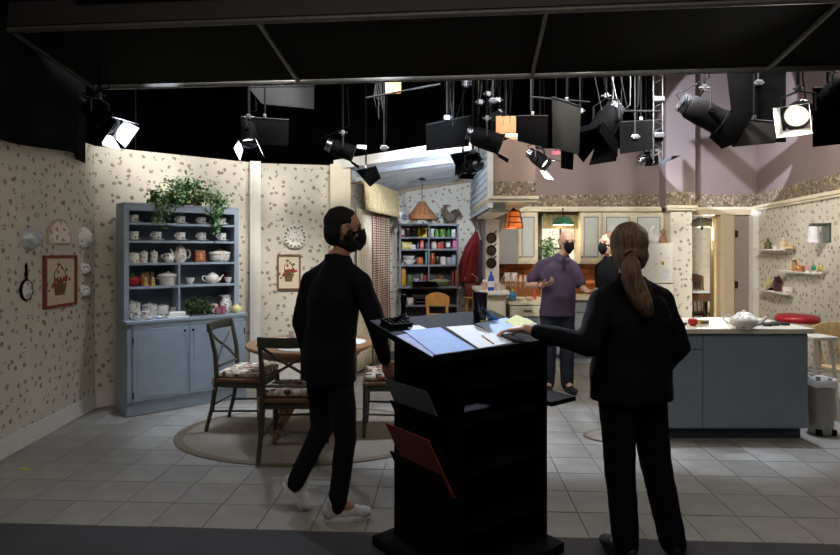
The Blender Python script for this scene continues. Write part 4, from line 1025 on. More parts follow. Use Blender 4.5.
# pendant
p = Vector(((422 - 420) / F * 7.9, 7.9, 0))
zr, zt = 1.965, 2.21
t = thing('pendant_lamp', 'brown woven cone pendant lamp hanging in front of the pantry', 'lamp', (p.x, p.y, zr), 0)
WICK = mat('wicker_shade', '7a4e2c', .7, var=.4, scale=70, bump=.4)
b = MB(); r0, r1, hh = .18, .035, zt - zr
b.lathe([(r0, 0), (r0 + .004, .045), (r0 * .97, .05), (r1, hh), (r1 - .008, hh), (r0 * .95, .045), (r0 - .008, 0)], 28); b.f = [f for f in b.f if len(f) == 4]; b.build('shade', WICK, t, ang=50)
b = MB()
for k in range(14):
    a = 2 * math.pi * k / 14; a2 = a + .45
    b.tube((math.cos(a) * r0, math.sin(a) * r0, .05), (math.cos(a2) * r1, math.sin(a2) * r1, hh), .005, n=5)
b.build('weave_ribs', mat('wicker_dark', '4f2f1c', .8), t)
MB().ell((0, 0, hh * .45), (.03, .03, .04)).build('bulb', mat('dull_bulb', 'ffd8a0', .4, emit=1.0), t)
ceil_z = 2.53
b = MB(); b.tube((0, 0, hh), (0, 0, 2.505 - zr), .005); b.build('cord', BLKM, t)
b = MB(); b.lathe([(0, 2.50 - zr), (.05, 2.50 - zr), (.05, 2.515 - zr), (0, 2.54 - zr)], 14); b.build('ceiling_cup', DSTEEL, t)
b = MB(); b.box((.55, 7.75, 2.575), (.09, .12, .10)); tag(b.build('ceiling_speaker', BLKM, None, smooth=False, bev=.02), 'small black box fixed under the plank ceiling', 'speaker')
# red plaid coat on a hook
hk = Vector((.80, 8.80, 1.80))
t = thing('hanging_coat', 'red plaid coat hanging on a hook at the right of the nook', 'coat', (hk.x, hk.y, hk.z), 0)
COAT = plaid_mat('coat_plaid', '7d1c22', '2a0d10', '9a2a2c', scale=10)
b = MB(); rg = []
for zz, w, d, x in ((.02, .02, .02, .04), (-.06, .06, .04, .02), (-.2, .11, .06, -.02), (-.4, .14, .07, -.06), (-.6, .16, .08, -.10), (-.72, .15, .07, -.12)):
    rg.append([Vector((x + math.cos(a) * w * (1 + .12 * math.cos(5 * a)), -.11 + math.sin(a) * d * (1 + .2 * math.cos(5 * a + 1)), zz)) for a in [2 * math.pi * i / 24 for i in range(24)]])
b.ringloft(rg); b.build('body', COAT, t, ang=70)
b = MB(); b.path([(-.02, -.15, -.14), (-.12, -.17, -.35), (-.17, -.17, -.62)], [.045, .05, .045], 10); b.build('sleeve', COAT, t)
b = MB(); b.path([(.10, -.1, -.10), (.12, -.12, -.4), (.10, -.12, -.72)], [.03, .05, .045], 10); b.build('lining', mat('purple_cloth', '5a4a68', .9, var=.2), t)
b = MB(); b.path([(.04, .05, .03), (.04, -.06, .02), (.04, -.09, .05)], .008); b.build('hook', BLKM, t)
t = thing('handbag', 'red brown leather handbag hanging under the plaid coat', 'bag', (.76, 8.62, .86), 0)
b = MB(); b.box((0, 0, .1), (.2, .1, .2)); b.build('pouch', mat('red_leather', '6e2c20', .5, var=.2), t, bev=.03, ang=60)
b = MB(); b.path([(-.08, 0, .19), (-.09, 0, .28), (0, 0, .34), (.09, 0, .28), (.08, 0, .19)], .009); b.build('strap', mat('tan_leather', 'c9a890', .6), t)
t = thing('side_stool', 'low round wooden stand carrying the leather handbag', 'stool', (.79, 8.64, 0), 0)
MB().lathe([(0, .83), (.14, .83), (.15, .845), (.14, .86), (0, .86)], 20).build('seat', PINE, t, ang=40)
for k in range(3):
    a = R(90 + 120 * k); b = MB(); b.tube((.1 * math.cos(a), .1 * math.sin(a), .83), (.16 * math.cos(a), .16 * math.sin(a), 0), .016); b.build('leg', PINE, t)
# pine chair at the desk ledge
t = thing('pine_chair', 'small honey coloured wooden chair in front of the pantry', 'chair', (.25, 7.98, 0), R(-12))
b = MB(); b.box((0, .12, .5), (.36, .34, .035)); b.build('seat', PINE, t, smooth=False, bev=.01)
for sx in (-1, 1):
    b = MB(); b.path([(sx * .15, .26, .5), (sx * .165, .28, 0)], [.02, .016], 8); b.build('leg', PINE, t)
    b = MB(); b.path([(sx * .13, -.09, 0), (sx * .13, -.04, .5), (sx * .135, -.07, .82)], [.02, .022, .02], 8); b.build('back_leg', PINE, t)
b = MB(); rg = []
for i in range(9):
    u_ = i / 8 * 2 - 1; x = .165 * u_; zc = .06 * (1 - u_ * u_)
    y = -.09 + .03 * u_ * u_
    rg.append([Vector((x, y - .014, .79)), Vector((x, y + .014, .79)), Vector((x, y + .012, .915 + zc)), Vector((x, y - .016, .915 + zc))])
b.ringloft(rg); b.build('top_rail', PINE, t, bev=.004, ang=50)
b = MB(); b.box((0, -.06, .66), (.24, .018, .045)); b.build('back_slat', PINE, t, smooth=False, bev=.003)
b = MB(); b.tube((-.155, .27, .2), (.155, .27, .2), .011); b.tube((-.13, -.07, .2), (.13, -.07, .2), .011); b.build('stretcher', PINE, t, kind='stuff')
# ---------------------------------------------------------------- kitchen: upper cabinets
ANT = mat('antique_cream', 'cfc5ab', .5, var=.1, scale=12)
PANELC = mat('panel_pale', 'b9bdb8', .45, var=.08, scale=8)
GLAZE = mat('grey_glaze', '77787a', .5)
CY0, CY1, CZ0, CZ1 = 8.28, KY - .005, 1.35, 2.10
def kx(px, Y=CY0): return (px - 420) / F * Y
def upper_cabinet(label, px0, px1, doors, plain=None, skirt=True):
    x0, x1 = kx(px0), kx(px1)
    t = thing('wall_cabinet', label, 'cabinet', (x0, CY0, CZ0), 0, 'cream kitchen wall cabinets')
    w = x1 - x0; h = CZ1 - CZ0; d = CY1 - CY0
    b = MB(); b.b2(0, w, .02, d, 0, h); b.build('body', ANT, t, smooth=False, bev=.003)
    if plain:
        b = MB(); b.b2(0.002, plain, 0, .02, 0, h - .002); b.build('end_panel', mat('grey_panel', '8a8a88', .55, var=.05), t, smooth=False, bev=.002)
    s0 = plain or 0
    n = doors; dw = (w - s0) / n
    for k in range(n):
        a, c = s0 + k * dw + .006, s0 + (k + 1) * dw - .006
        b = MB(); b.b2(a, c, 0, .02, .05, h - .03); dr = b.build('door', ANT, t, smooth=False, bev=.003)
        b = MB(); m_ = .045
        b.b2(a + m_, a + m_ + .014, -.005, 0, .05 + m_, h - .03 - m_); b.b2(c - m_ - .014, c - m_, -.005, 0, .05 + m_, h - .03 - m_); b.b2(a + m_, c - m_, -.005, 0, .05 + m_, .064 + m_); b.b2(a + m_, c - m_, -.005, 0, h - .044 - m_, h - .03 - m_)
        b.build('panel_moulding', GLAZE, dr, smooth=False)
        b = MB(); b.b2(a + m_ + .014, c - m_ - .014, -.002, .0, .064 + m_, h - .044 - m_); b.build('panel', PANELC, dr, smooth=False)
        b = MB(); b.ell((a + .022, -.012, .1), (.012, .014, .012)); b.build('knob', BLKM, dr)
    if skirt:
        b = MB(); pts = [(s0, .05)]; nn = 16
        for i in range(nn + 1):
            x = s0 + (w - s0) * i / nn; pts.append((x, .012 + .022 * abs(math.sin(i / nn * math.pi * 3))))
        pts.append((w, .05)); b.prism(pts, -.003, .018); b.build('scalloped_skirt', ANT, t, smooth=False)
    return t
upper_cabinet('cream wall cabinet with grey end panel left of the kitchen window', 498, 538, 1, plain=kx(518) - kx(498))
upper_cabinet('single door cream wall cabinet right of the purple shirted man', 580, 602, 1)
upper_cabinet('two door cream wall cabinet above the refrigerator', 602.5, 664, 2)
# kitchen window with slatted valance and lamp
wk = bpy.data.objects.new('window_2', None); col.objects.link(wk); wk.location = (kx(538, KY), KY, 0); wk['kind'] = 'structure'; wk['label'] = 'kitchen window with greenery between the cabinets'
ww = kx(582, KY) - kx(538, KY)
b = MB(); b.b2(0, .05, -.04, 0, 1.30, 2.1); b.b2(ww - .05, ww, -.04, 0, 1.30, 2.1); b.b2(0, ww, -.06, 0, 1.27, 1.31); b.b2(0, ww, -.03, 0, 1.56, 1.585); b.b2(ww / 2 - .012, ww / 2 + .012, -.03, 0, 1.3, 2.1); b.build('window_frame', mat('dark_green_wood2', '4c4a30', .6), wk, smooth=False, bev=.003)
for k in range(2):
    b = MB(); b.b2(.05 + k * (ww / 2 - .03), ww / 2 - .012 + k * (ww / 2 - .03), -.014, -.006, 1.31, 2.05); b.build('pane', mat('lit_pane', 'd8dcd4', .2, emit=.35), wk, smooth=False)
for k in range(9):
    x = .02 + (ww - .04) * k / 9; b = MB(); b.b2(x, x + (ww - .04) / 9 - .006, -.24, -.225, 1.86, 2.1); b.build('valance_slat', mat('valance_wood', '6f6338', .6, var=.25, scale=15, rnd=.15), wk, smooth=False)
b = MB(); b.b2(0, ww, -.225, -.0, 2.085, 2.1); b.build('valance_top', DARKW, wk, smooth=False)
t = thing('window_plant', 'leafy green potted plant on the kitchen window sill', 'plant', (kx(549, 8.5), 8.53, 1.312), 0)
MB().lathe([(0, 0), (.04, 0), (.05, .07), (0, .07)], 14).build('pot', C('8a5a40'), t, ang=50)
foliage_cloud(t, [((0, 0, .2), (.06, .02, .08)), ((.02, 0, .33), (.05, .02, .07))], 260, .05, 0, 31)
t = thing('glass_pendant', 'green glass dome pendant lamp in front of the kitchen window', 'lamp', (kx(563, 8.21), 8.21, 1.905), 0)
b = MB(); b.lathe([(.150, 0), (.146, .03), (.11, .085), (.05, .115), (.03, .12), (.045, .105), (.1, .075), (.14, .025), (.148, 0)], 28); b.f = [f for f in b.f if len(f) == 4]; b.build('shade', mat('green_glass', '2f6a4c', .15, var=.1), t, ang=60)
MB().lathe([(0, -.002), (.146, -.002), (.14, .012), (0, .012)], 28).build('diffuser', mat('lamp_glow', 'fff0c8', .4, emit=3.0), t)
b = MB(); b.tube((0, 0, .115), (0, 0, .225), .006); b.box((0, .015, .225), (.02, .05, .02)); b.build('cord', BLKM, t)
l = bpy.data.lights.new('glass_pendant_light', 'POINT'); l.energy = 6; l.color = WARM; l.shadow_soft_size = .08
o = bpy.data.objects.new('glass_pendant_light', l); col.objects.link(o); o.parent = t; o.location = (0, 0, -.10)
# copper lantern under the bulkhead
ly = 7.3; lx = kx(513.5, ly)
t = thing('copper_lantern', 'glowing copper lattice lantern hanging under the bulkhead', 'lamp', (lx, ly, CH - (228 - HZ) / F * ly), R(8))
COP = mat('copper_glow', 'd8702a', .4, .3, emit=.55, var=.2, scale=30)
hl = .215
b = MB()
for sx, sy in ((-1, -1), (1, -1), (1, 1), (-1, 1)):
    b.tube((sx * .095, sy * .095, 0), (sx * .06, sy * .06, hl), .008)
for z_, w_ in ((0, .095), (.07, .084), (.14, .072), (hl, .06)):
    for a_ in range(4):
        M_ = Matrix.Rotation(a_ * math.pi / 2, 3, 'Z'); b.tube(M_ @ Vector((-w_, w_, z_)), M_ @ Vector((w_, w_, z_)), .006)
b.build('frame', mat('copper', 'a5542a', .35, .8), t, kind='stuff')
b = MB(); b.box((0, 0, hl / 2), (.16, .16, hl - .02), taper=.62); b.build('glass', COP, t, smooth=False)
b = MB(); b.tube((0, 0, hl), (0, 0, 2.085 - t.location.z), .005); b.lathe([(0, hl), (.05, hl), (.02, hl + .03), (0, hl + .03)], 12); b.build('hanger', BLKM, t)
l = bpy.data.lights.new('copper_lantern_light', 'POINT'); l.energy = 3; l.color = (1, .6, .3); l.shadow_soft_size = .06
o = bpy.data.objects.new('copper_lantern_light', l); col.objects.link(o); o.parent = t; o.location = (0, 0, -.06)
# narrow white wall post with pan rack
b = MB(); b.b2(.93, 1.125, 8.24, 8.86, 0, 1.985)
structure(b.build('wall_post', WHITE, smooth=False, bev=.004), 'narrow white wall end carrying three dark pans')
ry = 8.235
for k, (py, lab) in enumerate(((238, 'top'), (250.5, 'middle'), (263, 'bottom'))):
    t = thing('hanging_pan', '%s of three dark pans hung on the narrow white wall end' % lab, 'pan', (kx(491, ry), ry, CH - (py - HZ) / F * ry), 0, 'pans on the wall end')
    PANM = mat('dark_pan', '2c211e', .4, .4, var=.2)
    b = MB(); b.lathe([(0, 0), (.06, 0), (.075, .035), (.07, .035), (.055, .006), (0, .006)], 20, M=Matrix.Rotation(R(90), 3, 'X')); b.build('pan', PANM, t, ang=60)
    b = MB(); b.tube((.04, -.02, .06), (.075, -.02, .105), .009); b.build('handle', PANM, t)
    b = MB(); b.tube((0, 0, .08), (0, -.03, .085), .005); b.build('hook', STEEL, t)
b = MB(); b.box((kx(491, ry), ry - .004, CH + .1), (.02, .008, .05)); 
# backsplash tiles: copper coloured bricks
bs = MB(); bs.b2(1.13, 2.72, KY - .006, KY, .905, 1.35)
bsp = structure(bs.build('wall_backsplash', mat('splash_mortar', '6a4a34', .9), smooth=False), 'orange brick backsplash behind the kitchen counter')
BRK = mat('orange_brick', 'a5602c', .45, var=.25, scale=14, rnd=.25)
bme = None
for j in range(6):
    for i in range(8):
        x = 1.14 + i * .2 + (.1 if j % 2 else 0)
        if x + .19 > 2.73: continue
        if bme is None:
            o = MB().b2(0, .192, -.012, 0, 0, .067).build('brick', BRK, bsp, smooth=False, bev=.003); bme = o.data
        else:
            o = bpy.data.objects.new('brick', bme); col.objects.link(o); o.parent = bsp
        o.location = (x, KY - .006, .915 + j * .0735)
# back counter with grey base cabinets
GREYC = mat('grey_cabinet', '7c8084', .5, var=.06)
COUNT = mat('pale_counter', 'd2c8b4', .35, var=.08, scale=20)
for k in range(4):
    x0 = 1.15 + k * .39
    t = thing('base_cabinet', 'grey base cabinet under the back counter, %s' % ('first from the left', 'second from the left', 'third from the left', 'nearest the refrigerator')[k], 'cabinet', (x0, 7.97, 0), 0, 'grey base cabinets')
    b = MB(); b.b2(0, .385, .02, .62, .10, .86); b.b2(0.0, .385, .08, .62, 0, .10); b.build('body', GREYC, t, smooth=False, bev=.002)
    b = MB(); b.b2(.01, .375, 0, .02, .70, .85); d_ = b.build('drawer', GREYC, t, smooth=False, bev=.004); b = MB(); b.ell((.19, -.012, .775), (.014, .014, .014)); b.build('knob', BLKM, d_)
    b = MB(); b.b2(.01, .375, 0, .02, .12, .685); d_ = b.build('door', GREYC, t, smooth=False, bev=.004); b = MB(); b.ell((.34, -.012, .62), (.014, .014, .014)); b.build('knob', BLKM, d_)
b = MB(); b.b2(1.13, 2.72, 7.93, KY - .02, .862, .902); tag(b.build('back_counter', COUNT, None, smooth=False, bev=.006), 'pale back counter running behind the purple shirted man', 'counter')
# copper pan standing on the back counter
t = thing('copper_mould', 'round copper mould leaning on the brick backsplash', 'mould', (kx(593, 8.5), 8.5, 1.06), 0)
b = MB(); b.lathe([(0, .02), (.06, .02), (.1, .0), (.105, .012), (.07, .04), (.02, .05), (0, .05)], 20, M=Matrix.Rotation(R(80), 3, 'X')); b.build('shell', mat('copper2', 'b06a3c', .3, .7), t, ang=60)
b = MB(); b.box((0, .02, -.135), (.16, .06, .045)); b.build('stand', DARKW, t, smooth=False, bev=.003)
t = thing('dark_cabinet_box', 'small dark wooden spice cabinet beside the refrigerator', 'box', (kx(604.5, 8.45), 8.45, 1.0), 0); bpy.data.objects.remove(t)
# peninsula: raised bar and lower counter with drawers
py0 = 6.95
x0, x1 = kx(481, py0), kx(508, py0)
t = thing('peninsula_bar', 'raised white bar end of the kitchen peninsula', 'bar', (x0, py0, 0), 0)
b = MB(); b.b2(0.03, x1 - x0 - .02, .04, 1.0, 0, 1.01); b.build('body', ANT, t, smooth=False, bev=.004)
b = MB(); b.b2(-.02, x1 - x0 + .02, -.03, 1.02, 1.01, 1.06); b.build('bar_top', mat('white_counter', 'e2ded6', .35, var=.04), t, smooth=False, bev=.012)
b = MB(); b.b2(.06, x1 - x0 - .05, .03, .04, .55, .93); b.build('front_panel', CREAM, t, smooth=False, bev=.003)
y1 = 7.25; xa, xb = kx(509.5, y1), kx(549, y1)
t = thing('peninsula_cabinet', 'cream drawer cabinet with pale counter left of the purple shirted man', 'cabinet', (xa, y1, 0), 0)
b = MB(); b.b2(0, xb - xa, .03, .66, .1, .86); b.b2(0, xb - xa, .08, .66, 0, .1); b.build('body', GREYC, t, smooth=False, bev=.003)
b = MB(); b.b2(-.01, xb - xa + .01, 0, .66, .862, .90); b.build('counter', COUNT, t, smooth=False, bev=.006)
b = MB(); b.b2(.01, xb - xa - .01, .01, .03, .72, .85); d_ = b.build('drawer', ANT, t, smooth=False, bev=.004)
b = MB(); b.tube((.18, -.005, .79), (.28, -.005, .79), .006); b.tube((.18, -.005, .79), (.18, .012, .79), .005); b.tube((.28, -.005, .79), (.28, .012, .79), .005); b.build('handle', BLKM, d_)
b = MB(); b.b2(.01, xb - xa - .01, .01, .03, .12, .70); b.build('door', GREYC, t, smooth=False, bev=.004)
# things on the peninsula
def kp(px, Y, z): return Vector((kx(px, Y), Y, z))
t = thing('detergent_bottle', 'blue and white detergent bottle on the white bar', 'bottle', kp(491, 7.0, 1.06), 0)
MB().lathe([(0, 0), (.036, 0), (.04, .02), (.038, .13), (.03, .17), (.018, .19), (0, .19)], 16, sy=.7).build('body', C('2a48a8', .3), t, ang=60)
MB().lathe([(.0365, .04), (.0405, .045), (.0395, .11), (.037, .115)], 16, sy=.72).build('label_wrap', C('d8dce4'), t)
MB().lathe([(0, .19), (.016, .19), (.013, .23), (0, .235)], 12).build('cap', C('3858b8'), t)
t = thing('dish_soap', 'teal dish soap bottle on the counter beside the dish rack', 'bottle', kp(512.5, 7.42, .90), 0)
MB().lathe([(0, 0), (.045, 0), (.05, .015), (.045, .09), (.02, .12), (0, .12)], 16, sy=.65).build('body', C('1f7ea8', .2), t, ang=60)
MB().lathe([(0, .12), (.016, .12), (.012, .155), (0, .16)], 12).build('cap', C('cfc860'), t)
for k, (px, r_, h_, c_, lab) in enumerate(((484.5, .03, .10, 'd8a890', 'pink tumbler left of the blue detergent bottle'), (498, .035, .09, 'd5c8c4', 'white mug right of the blue detergent bottle'), (503, .03, .07, 'c9b8a8', 'small beige cup at the right end of the white bar'))):
    make_teacup(lab, kp(px, 7.06, 1.06), 0, m=C(c_), r=r_, h=h_)
for k, w_ in enumerate(('bottom', 'middle', 'top')):
    b = MB(); b.box((0, 0, .018), (.2 - .01 * k, .16, .036)); o = b.build('folded_towel', C('cfc0b4' if k % 2 else 'd8d0ca', .9), None, smooth=False, bev=.012); o.location = kp(490, 7.45, 1.06 + k * .0365)
    tag(o, w_ + ' folded pale towel of the pile behind the detergent bottle', 'towel', 'pile of folded towels')
rk = thing('dish_rack', 'wooden slatted dish rack on the kitchen counter', 'rack', kp(521, 8.12, .902), 0)
RKW = mat('rack_wood', '9a6a3c', .6, var=.2)
for z_ in (.02, .12, .20):
    for y_ in (-.12, .12): b = MB(); b.b2(-.26, .26, y_ - .008, y_ + .008, z_ - .008, z_ + .008); b.build('rail', RKW, rk, smooth=False)
for i in range(16):
    x = -.25 + i * .0333
    for y_ in (-.13, .13): b = MB(); b.b2(x - .006, x + .006, y_ - .005, y_ + .005, 0, .21); b.build('slat', RKW, rk, smooth=False)
for sx in (-.26, .26):
    b = MB(); b.b2(sx - .008, sx + .008, -.13, .13, 0, .22); b.build('end_frame', RKW, rk, smooth=False)
for i in range(7):
    px = 505.5 + i * 4.7
    b = MB(); b.lathe([(0, 0), (.05, 0), (.10, .012), (.10, .016), (.05, .005), (0, .005)], 18, M=Matrix.Rotation(R(90), 3, 'Y') @ Matrix.Rotation(R(20), 3, 'X')); o = b.build('plate', CHINA if i % 2 else FLORALG, None, ang=60)
    o.location = kp(px, 8.12, 1.10); tag(o, ('leftmost', 'second', 'third', 'middle', 'fifth', 'sixth', 'rightmost')[i] + ' white plate standing in the wooden dish rack', 'plate', 'plates in the dish rack')
make_bottle('red and white squeeze bottle at the right of the dish rack', kp(534.5, 7.6, .90), .025, .16, C('b8402c'), C('d8d4cc'))
for k, (px, c_, lab) in enumerate(((510, '7a7868', 'dark bowl at the left of the lower counter'), (521, 'c9c4b8', 'pale bowl in the middle of the lower counter'), (530, 'b0a890', 'beige bowl at the right of the lower counter'))):
    make_bowl(lab, kp(px, 7.36, .90), .055, .04, C(c_))
for k, (px, lab) in enumerate(((507, 'left white jug on the back counter behind the rack'), (514, 'right white jug on the back counter behind the rack'))):
    make_pitcher(lab, kp(px, 8.4, .902), 0, .05, .32, CHINA)
# ---------------------------------------------------------------- refrigerator
fy = 7.86; fx1 = kx(673.5, fy); fx0 = fx1 - .64
fr = thing('refrigerator', 'off white refrigerator with magnets behind the woman in black', 'refrigerator', (fx0, fy, 0), 0)
FRM = mat('fridge_enamel', 'd8d4c8', .35, var=.03)
b = MB(); b.b2(0, .64, .06, .41, .04, 1.64); b.build('body', FRM, fr, smooth=False, bev=.015)
b = MB(); b.b2(.0, .64, 0, .055, 1.1, 1.645); d_ = b.build('freezer_door', FRM, fr, smooth=False, bev=.015)
b = MB(); b.tube((.06, -.03, 1.15), (.06, -.03, 1.4), .012); b.build('handle', STEEL, d_)
for (x, z_, c_, s_) in ((.47, 1.50, '8aa0b8', .02), (.40, 1.36, '9a9890', .018), (.49, 1.385, 'b8a030', .03), (.495, 1.36, '3a3a30', .02), (.56, 1.44, 'a0a4a8', .014)):
    b = MB(); b.box((x, -.004, z_), (s_ * 1.4, .008, s_)); b.build('magnet', C(c_), d_, smooth=False, bev=.002)
b = MB(); b.b2(.49, .58, -.003, 0, 1.16, 1.30); b.build('note', C('c9ccd0'), d_, smooth=False)
b = MB(); b.b2(.0, .64, 0, .055, .08, 1.09); d_ = b.build('door', FRM, fr, smooth=False, bev=.015)
b = MB(); b.tube((.06, -.03, .6), (.06, -.03, 1.05), .012); b.build('handle', STEEL, d_)
b = MB(); b.b2(.03, .61, .07, .39, 0, .04); b.build('kick_base', BLKM, fr, smooth=False)
t = thing('goose_figurine', 'white goose figurine on top of the refrigerator', 'figurine', kp(653.5, 8.02, 1.64), 0)
b = MB(); b.ell((0, 0, .075), (.075, .05, .075)); b.path([(-.03, 0, .1), (-.045, 0, .16), (-.03, 0, .2), (.0, 0, .22)], [.04, .025, .02, .024], 10); b.ell((-.005, 0, .22), (.028, .024, .024)); b.build('body', CHINA, t)
b = MB(); b.tube((.018, 0, .22), (.05, 0, .212), .01, .003); b.build('beak', C('c98a3a'), t)
t = thing('brown_figurine', 'brown bird jar on top of the refrigerator beside the goose', 'figurine', kp(663, 8.02, 1.64), 0)
MB().lathe([(0, 0), (.05, 0), (.055, .02), (.045, .08), (.03, .11), (0, .12)], 14).build('body', mat('brown_speckle', '8a6040', .5, var=.5, scale=40), t, ang=60)
b = MB(); b.ell((0, 0, .145), (.03, .03, .035)); b.build('head', mat('brown_speckle', '8a6040'), t)
b = MB(); b.path([(-.04, 0, .15), (0, 0, .2), (.04, 0, .15)], .008); b.build('handle', DARKW, t)
# ---------------------------------------------------------------- hall seen through the doorway
hy = 9.6
t = thing('hall_table', 'small table with white cloth in the hall beyond the doorway', 'table', (kx(700, hy), hy, 0), 0)
b = MB(); b.b2(-.55, .25, -.25, .25, .72, .745); b.build('tabletop', DARKW, t, smooth=False, bev=.004)
b = MB(); b.b2(-.5, .2, -.22, .22, .745, .85); b.build('cabinet_box', DARKW, t, smooth=False, bev=.004)
b = MB(); b.b2(-.53, .24, -.24, .24, .85, .865); b.build('cloth', LINEN, t, smooth=False, bev=.003)
for sx, sy in ((-.5, -.2), (.2, -.2), (.2, .2), (-.5, .2)): b = MB(); b.tube((sx, sy, 0), (sx, sy, .72), .025); b.build('leg', DARKW, t)
def wood_chair(label, p, rz, m, W=.42, SH=.46, BH=1.02, nsl=5, name='wooden_chair', group=None):
    t = thing(name, label, 'chair', p, rz, group); D = .40
    b = MB(); b.box((0, 0, SH - .015), (W, D, .03)); b.build('seat', m, t, smooth=False, bev=.01)
    for s in (-1, 1):
        b = MB(); b.path([(s * (W / 2 - .03), D / 2 - .03, SH - .03), (s * (W / 2 - .015), D / 2 - .01, 0)], [.02, .015], 8); b.build('leg', m, t)
        b = MB(); b.path([(s * (W / 2 - .01), -D / 2 - .04, 0), (s * (W / 2 - .025), -D / 2 + .02, SH), (s * (W / 2 - .02), -D / 2 - .05, BH)], [.016, .021, .016], 8); b.build('back_leg', m, t)
    b = MB(); rg = []
    for i in range(9):
        u_ = i / 8 * 2 - 1; x = W / 2 * u_
        rg.append([Vector((x, -D / 2 - .062, BH - .1)), Vector((x, -D / 2 - .038, BH - .1)), Vector((x, -D / 2 - .043, BH + .05 * (1 - u_ * u_))), Vector((x, -D / 2 - .067, BH + .05 * (1 - u_ * u_)))])
    b.ringloft(rg); b.build('top_rail', m, t, bev=.003, ang=50)
    for i in range(nsl):
        x = -W / 2 + .07 + (W - .14) * i / max(1, nsl - 1)
        b = MB(); b.tube((x, -D / 2 + .015, SH), (x, -D / 2 - .05, BH - .1), .009, n=6); b.build('back_slat', m, t)
    for s in (-1, 1):
        b = MB(); b.tube((s * (W / 2 - .02), D / 2 - .015, .18), (s * (W / 2 - .018), -D / 2, .16), .01, n=6); b.build('stretcher', m, t)
    b = MB(); b.tube((-W / 2 + .02, D / 2 - .018, .24), (W / 2 - .02, D / 2 - .018, .24), .01, n=6); b.build('stretcher', m, t)
    return t
wood_chair('dark wooden chair behind the hall table', (kx(699, 10.1), 10.12, 0), R(180), DARKW, BH=1.08)
wood_chair('dark wooden chair in front of the hall table', (kx(706, 9.0), 9.02, 0), R(95), DARKW, W=.40, BH=.98)
b = MB(); b.lathe([(.20, 0), (.19, .03), (.12, .11), (.05, .14), (.03, .145), (.05, .125), (.115, .095), (.18, .02), (.192, 0)], 16); b.f = [f for f in b.f if len(f) == 4]
t = thing('leaded_pendant', 'leaded glass pendant lamp in the hall beyond the doorway', 'lamp', (kx(702, 9.0), 9.0, CH - (227 - HZ) / F * 9.0), 0)
b.build('shade', mat('leaded_glass', 'b4b49a', .3, var=.3, scale=30, emit=.08), t, ang=10)
b = MB()
for k in range(16):
    a = 2 * math.pi * k / 16; b.path([(.197 * math.cos(a), .197 * math.sin(a), 0), (.125 * math.cos(a), .125 * math.sin(a), .112), (.05 * math.cos(a), .05 * math.sin(a), .142)], .004, 4)
b.build('lead_lines', BLKM, t); b = MB(); b.tube((0, 0, .14), (0, 0, .6), .006); b.ell((0, 0, -.02), (.02, .02, .03)); b.build('chain', BLKM, t)
l = bpy.data.lights.new('hall_lamp_light', 'POINT'); l.energy = 190; l.color = NEUT; l.shadow_soft_size = .08
o = bpy.data.objects.new('hall_lamp_light', l); col.objects.link(o); o.parent = t; o.location = (0.1, -.2, -.12)
# ---------------------------------------------------------------- kitchen island
IY = 4.73; IX0, IX1 = 1.78, 3.165; ID = .72
isl = thing('kitchen_island', 'blue grey kitchen island with pale top at the right', 'island', (IX0, IY, 0), 0)
IW = IX1 - IX0
b = MB(); b.b2(0, IW, .012, ID, .09, .87); b.build('body', BLUED, isl, smooth=False, bev=.003)
b = MB(); b.b2(.03, IW - .03, .05, ID, 0, .09); b.build('toe_kick', mat('dark_blue_kick', '2a3038', .7), isl, smooth=False)
b = MB(); b.b2(-.03, IW + .035, -.035, ID + .03, .872, .912); b.build('counter', mat('island_counter', 'd5cdba', .35, var=.06, scale=15), isl, smooth=False, bev=.006)
sx = kx(703, IY) - IX0
b = MB(); b.b2(.005, sx - .004, 0, .012, .745, .862); d_ = b.build('drawer', BLUED, isl, smooth=False, bev=.003)
b = MB(); b.b2(.005, sx - .004, 0, .012, .10, .735); b.build('panel', BLUED, isl, smooth=False, bev=.003)
b = MB(); b.b2(sx + .002, IW - .002, 0, .012, .10, .862); b.build('panel', BLUED, isl, smooth=False, bev=.003)
b = MB(); b.ell((sx * .5, -.012, .80), (.014, .014, .014)); b.build('knob', BLKM, d_)
IZ = .912
def ip(px, py, z=IZ):
    Y = F * (CH - z) / (py - HZ); return Vector(((px - 420) / F * Y, Y, z))
t = thing('apple_timer', 'red apple shaped timer on the island counter', 'timer', ip(693, 326), 0)
MB().lathe([(0, .003), (.018, 0), (.036, .018), (.04, .042), (.03, .062), (.01, .064), (0, .058)], 16).build('body', mat('red_glaze', 'b01c24'), t, ang=60)
b = MB(); b.tube((0, 0, .058), (.005, 0, .078), .003); b.build('stem', DARKW, t)
make_carton('small blue and yellow box beside the red apple on the island', ip(703, 324), (.09, .045, .035), C('b0a04a'), C('4a5a98'), R(10))
make_bowl('little dark green dish left of the red apple', ip(684, 325), .03, .018, C('4a5a48'))
make_teapot('large white patterned teapot on the island counter, spout to the right', ip(744, 328.5), R(-40), .104, .15, FLORAL, CHINA)
t = thing('trivet', 'black openwork metal trivet lying flat beside the large teapot', 'trivet', ip(768, 325), R(8))
b = MB()
for (x, y, r_) in ((-.12, 0, .05), (-.04, .05, .045), (.03, -.03, .055), (.10, .04, .045), (.13, -.04, .04), (-.05, -.06, .045)):
    b.lathe([(.0, 0), (r_ * .95, 0), (r_, .012), (r_ * .8, .022), (0, .02)], 10, c=(x, y, 0), sy=.7)
b.build('leaf_plates', mat('black_iron', '17171a', .5), t, kind='stuff')
b = MB(); b.path([(-.15, 0, .012), (0, .01, .012), (.16, 0, .012)], .010, 5); b.build('bar', mat('black_iron', '17171a', .5), t)
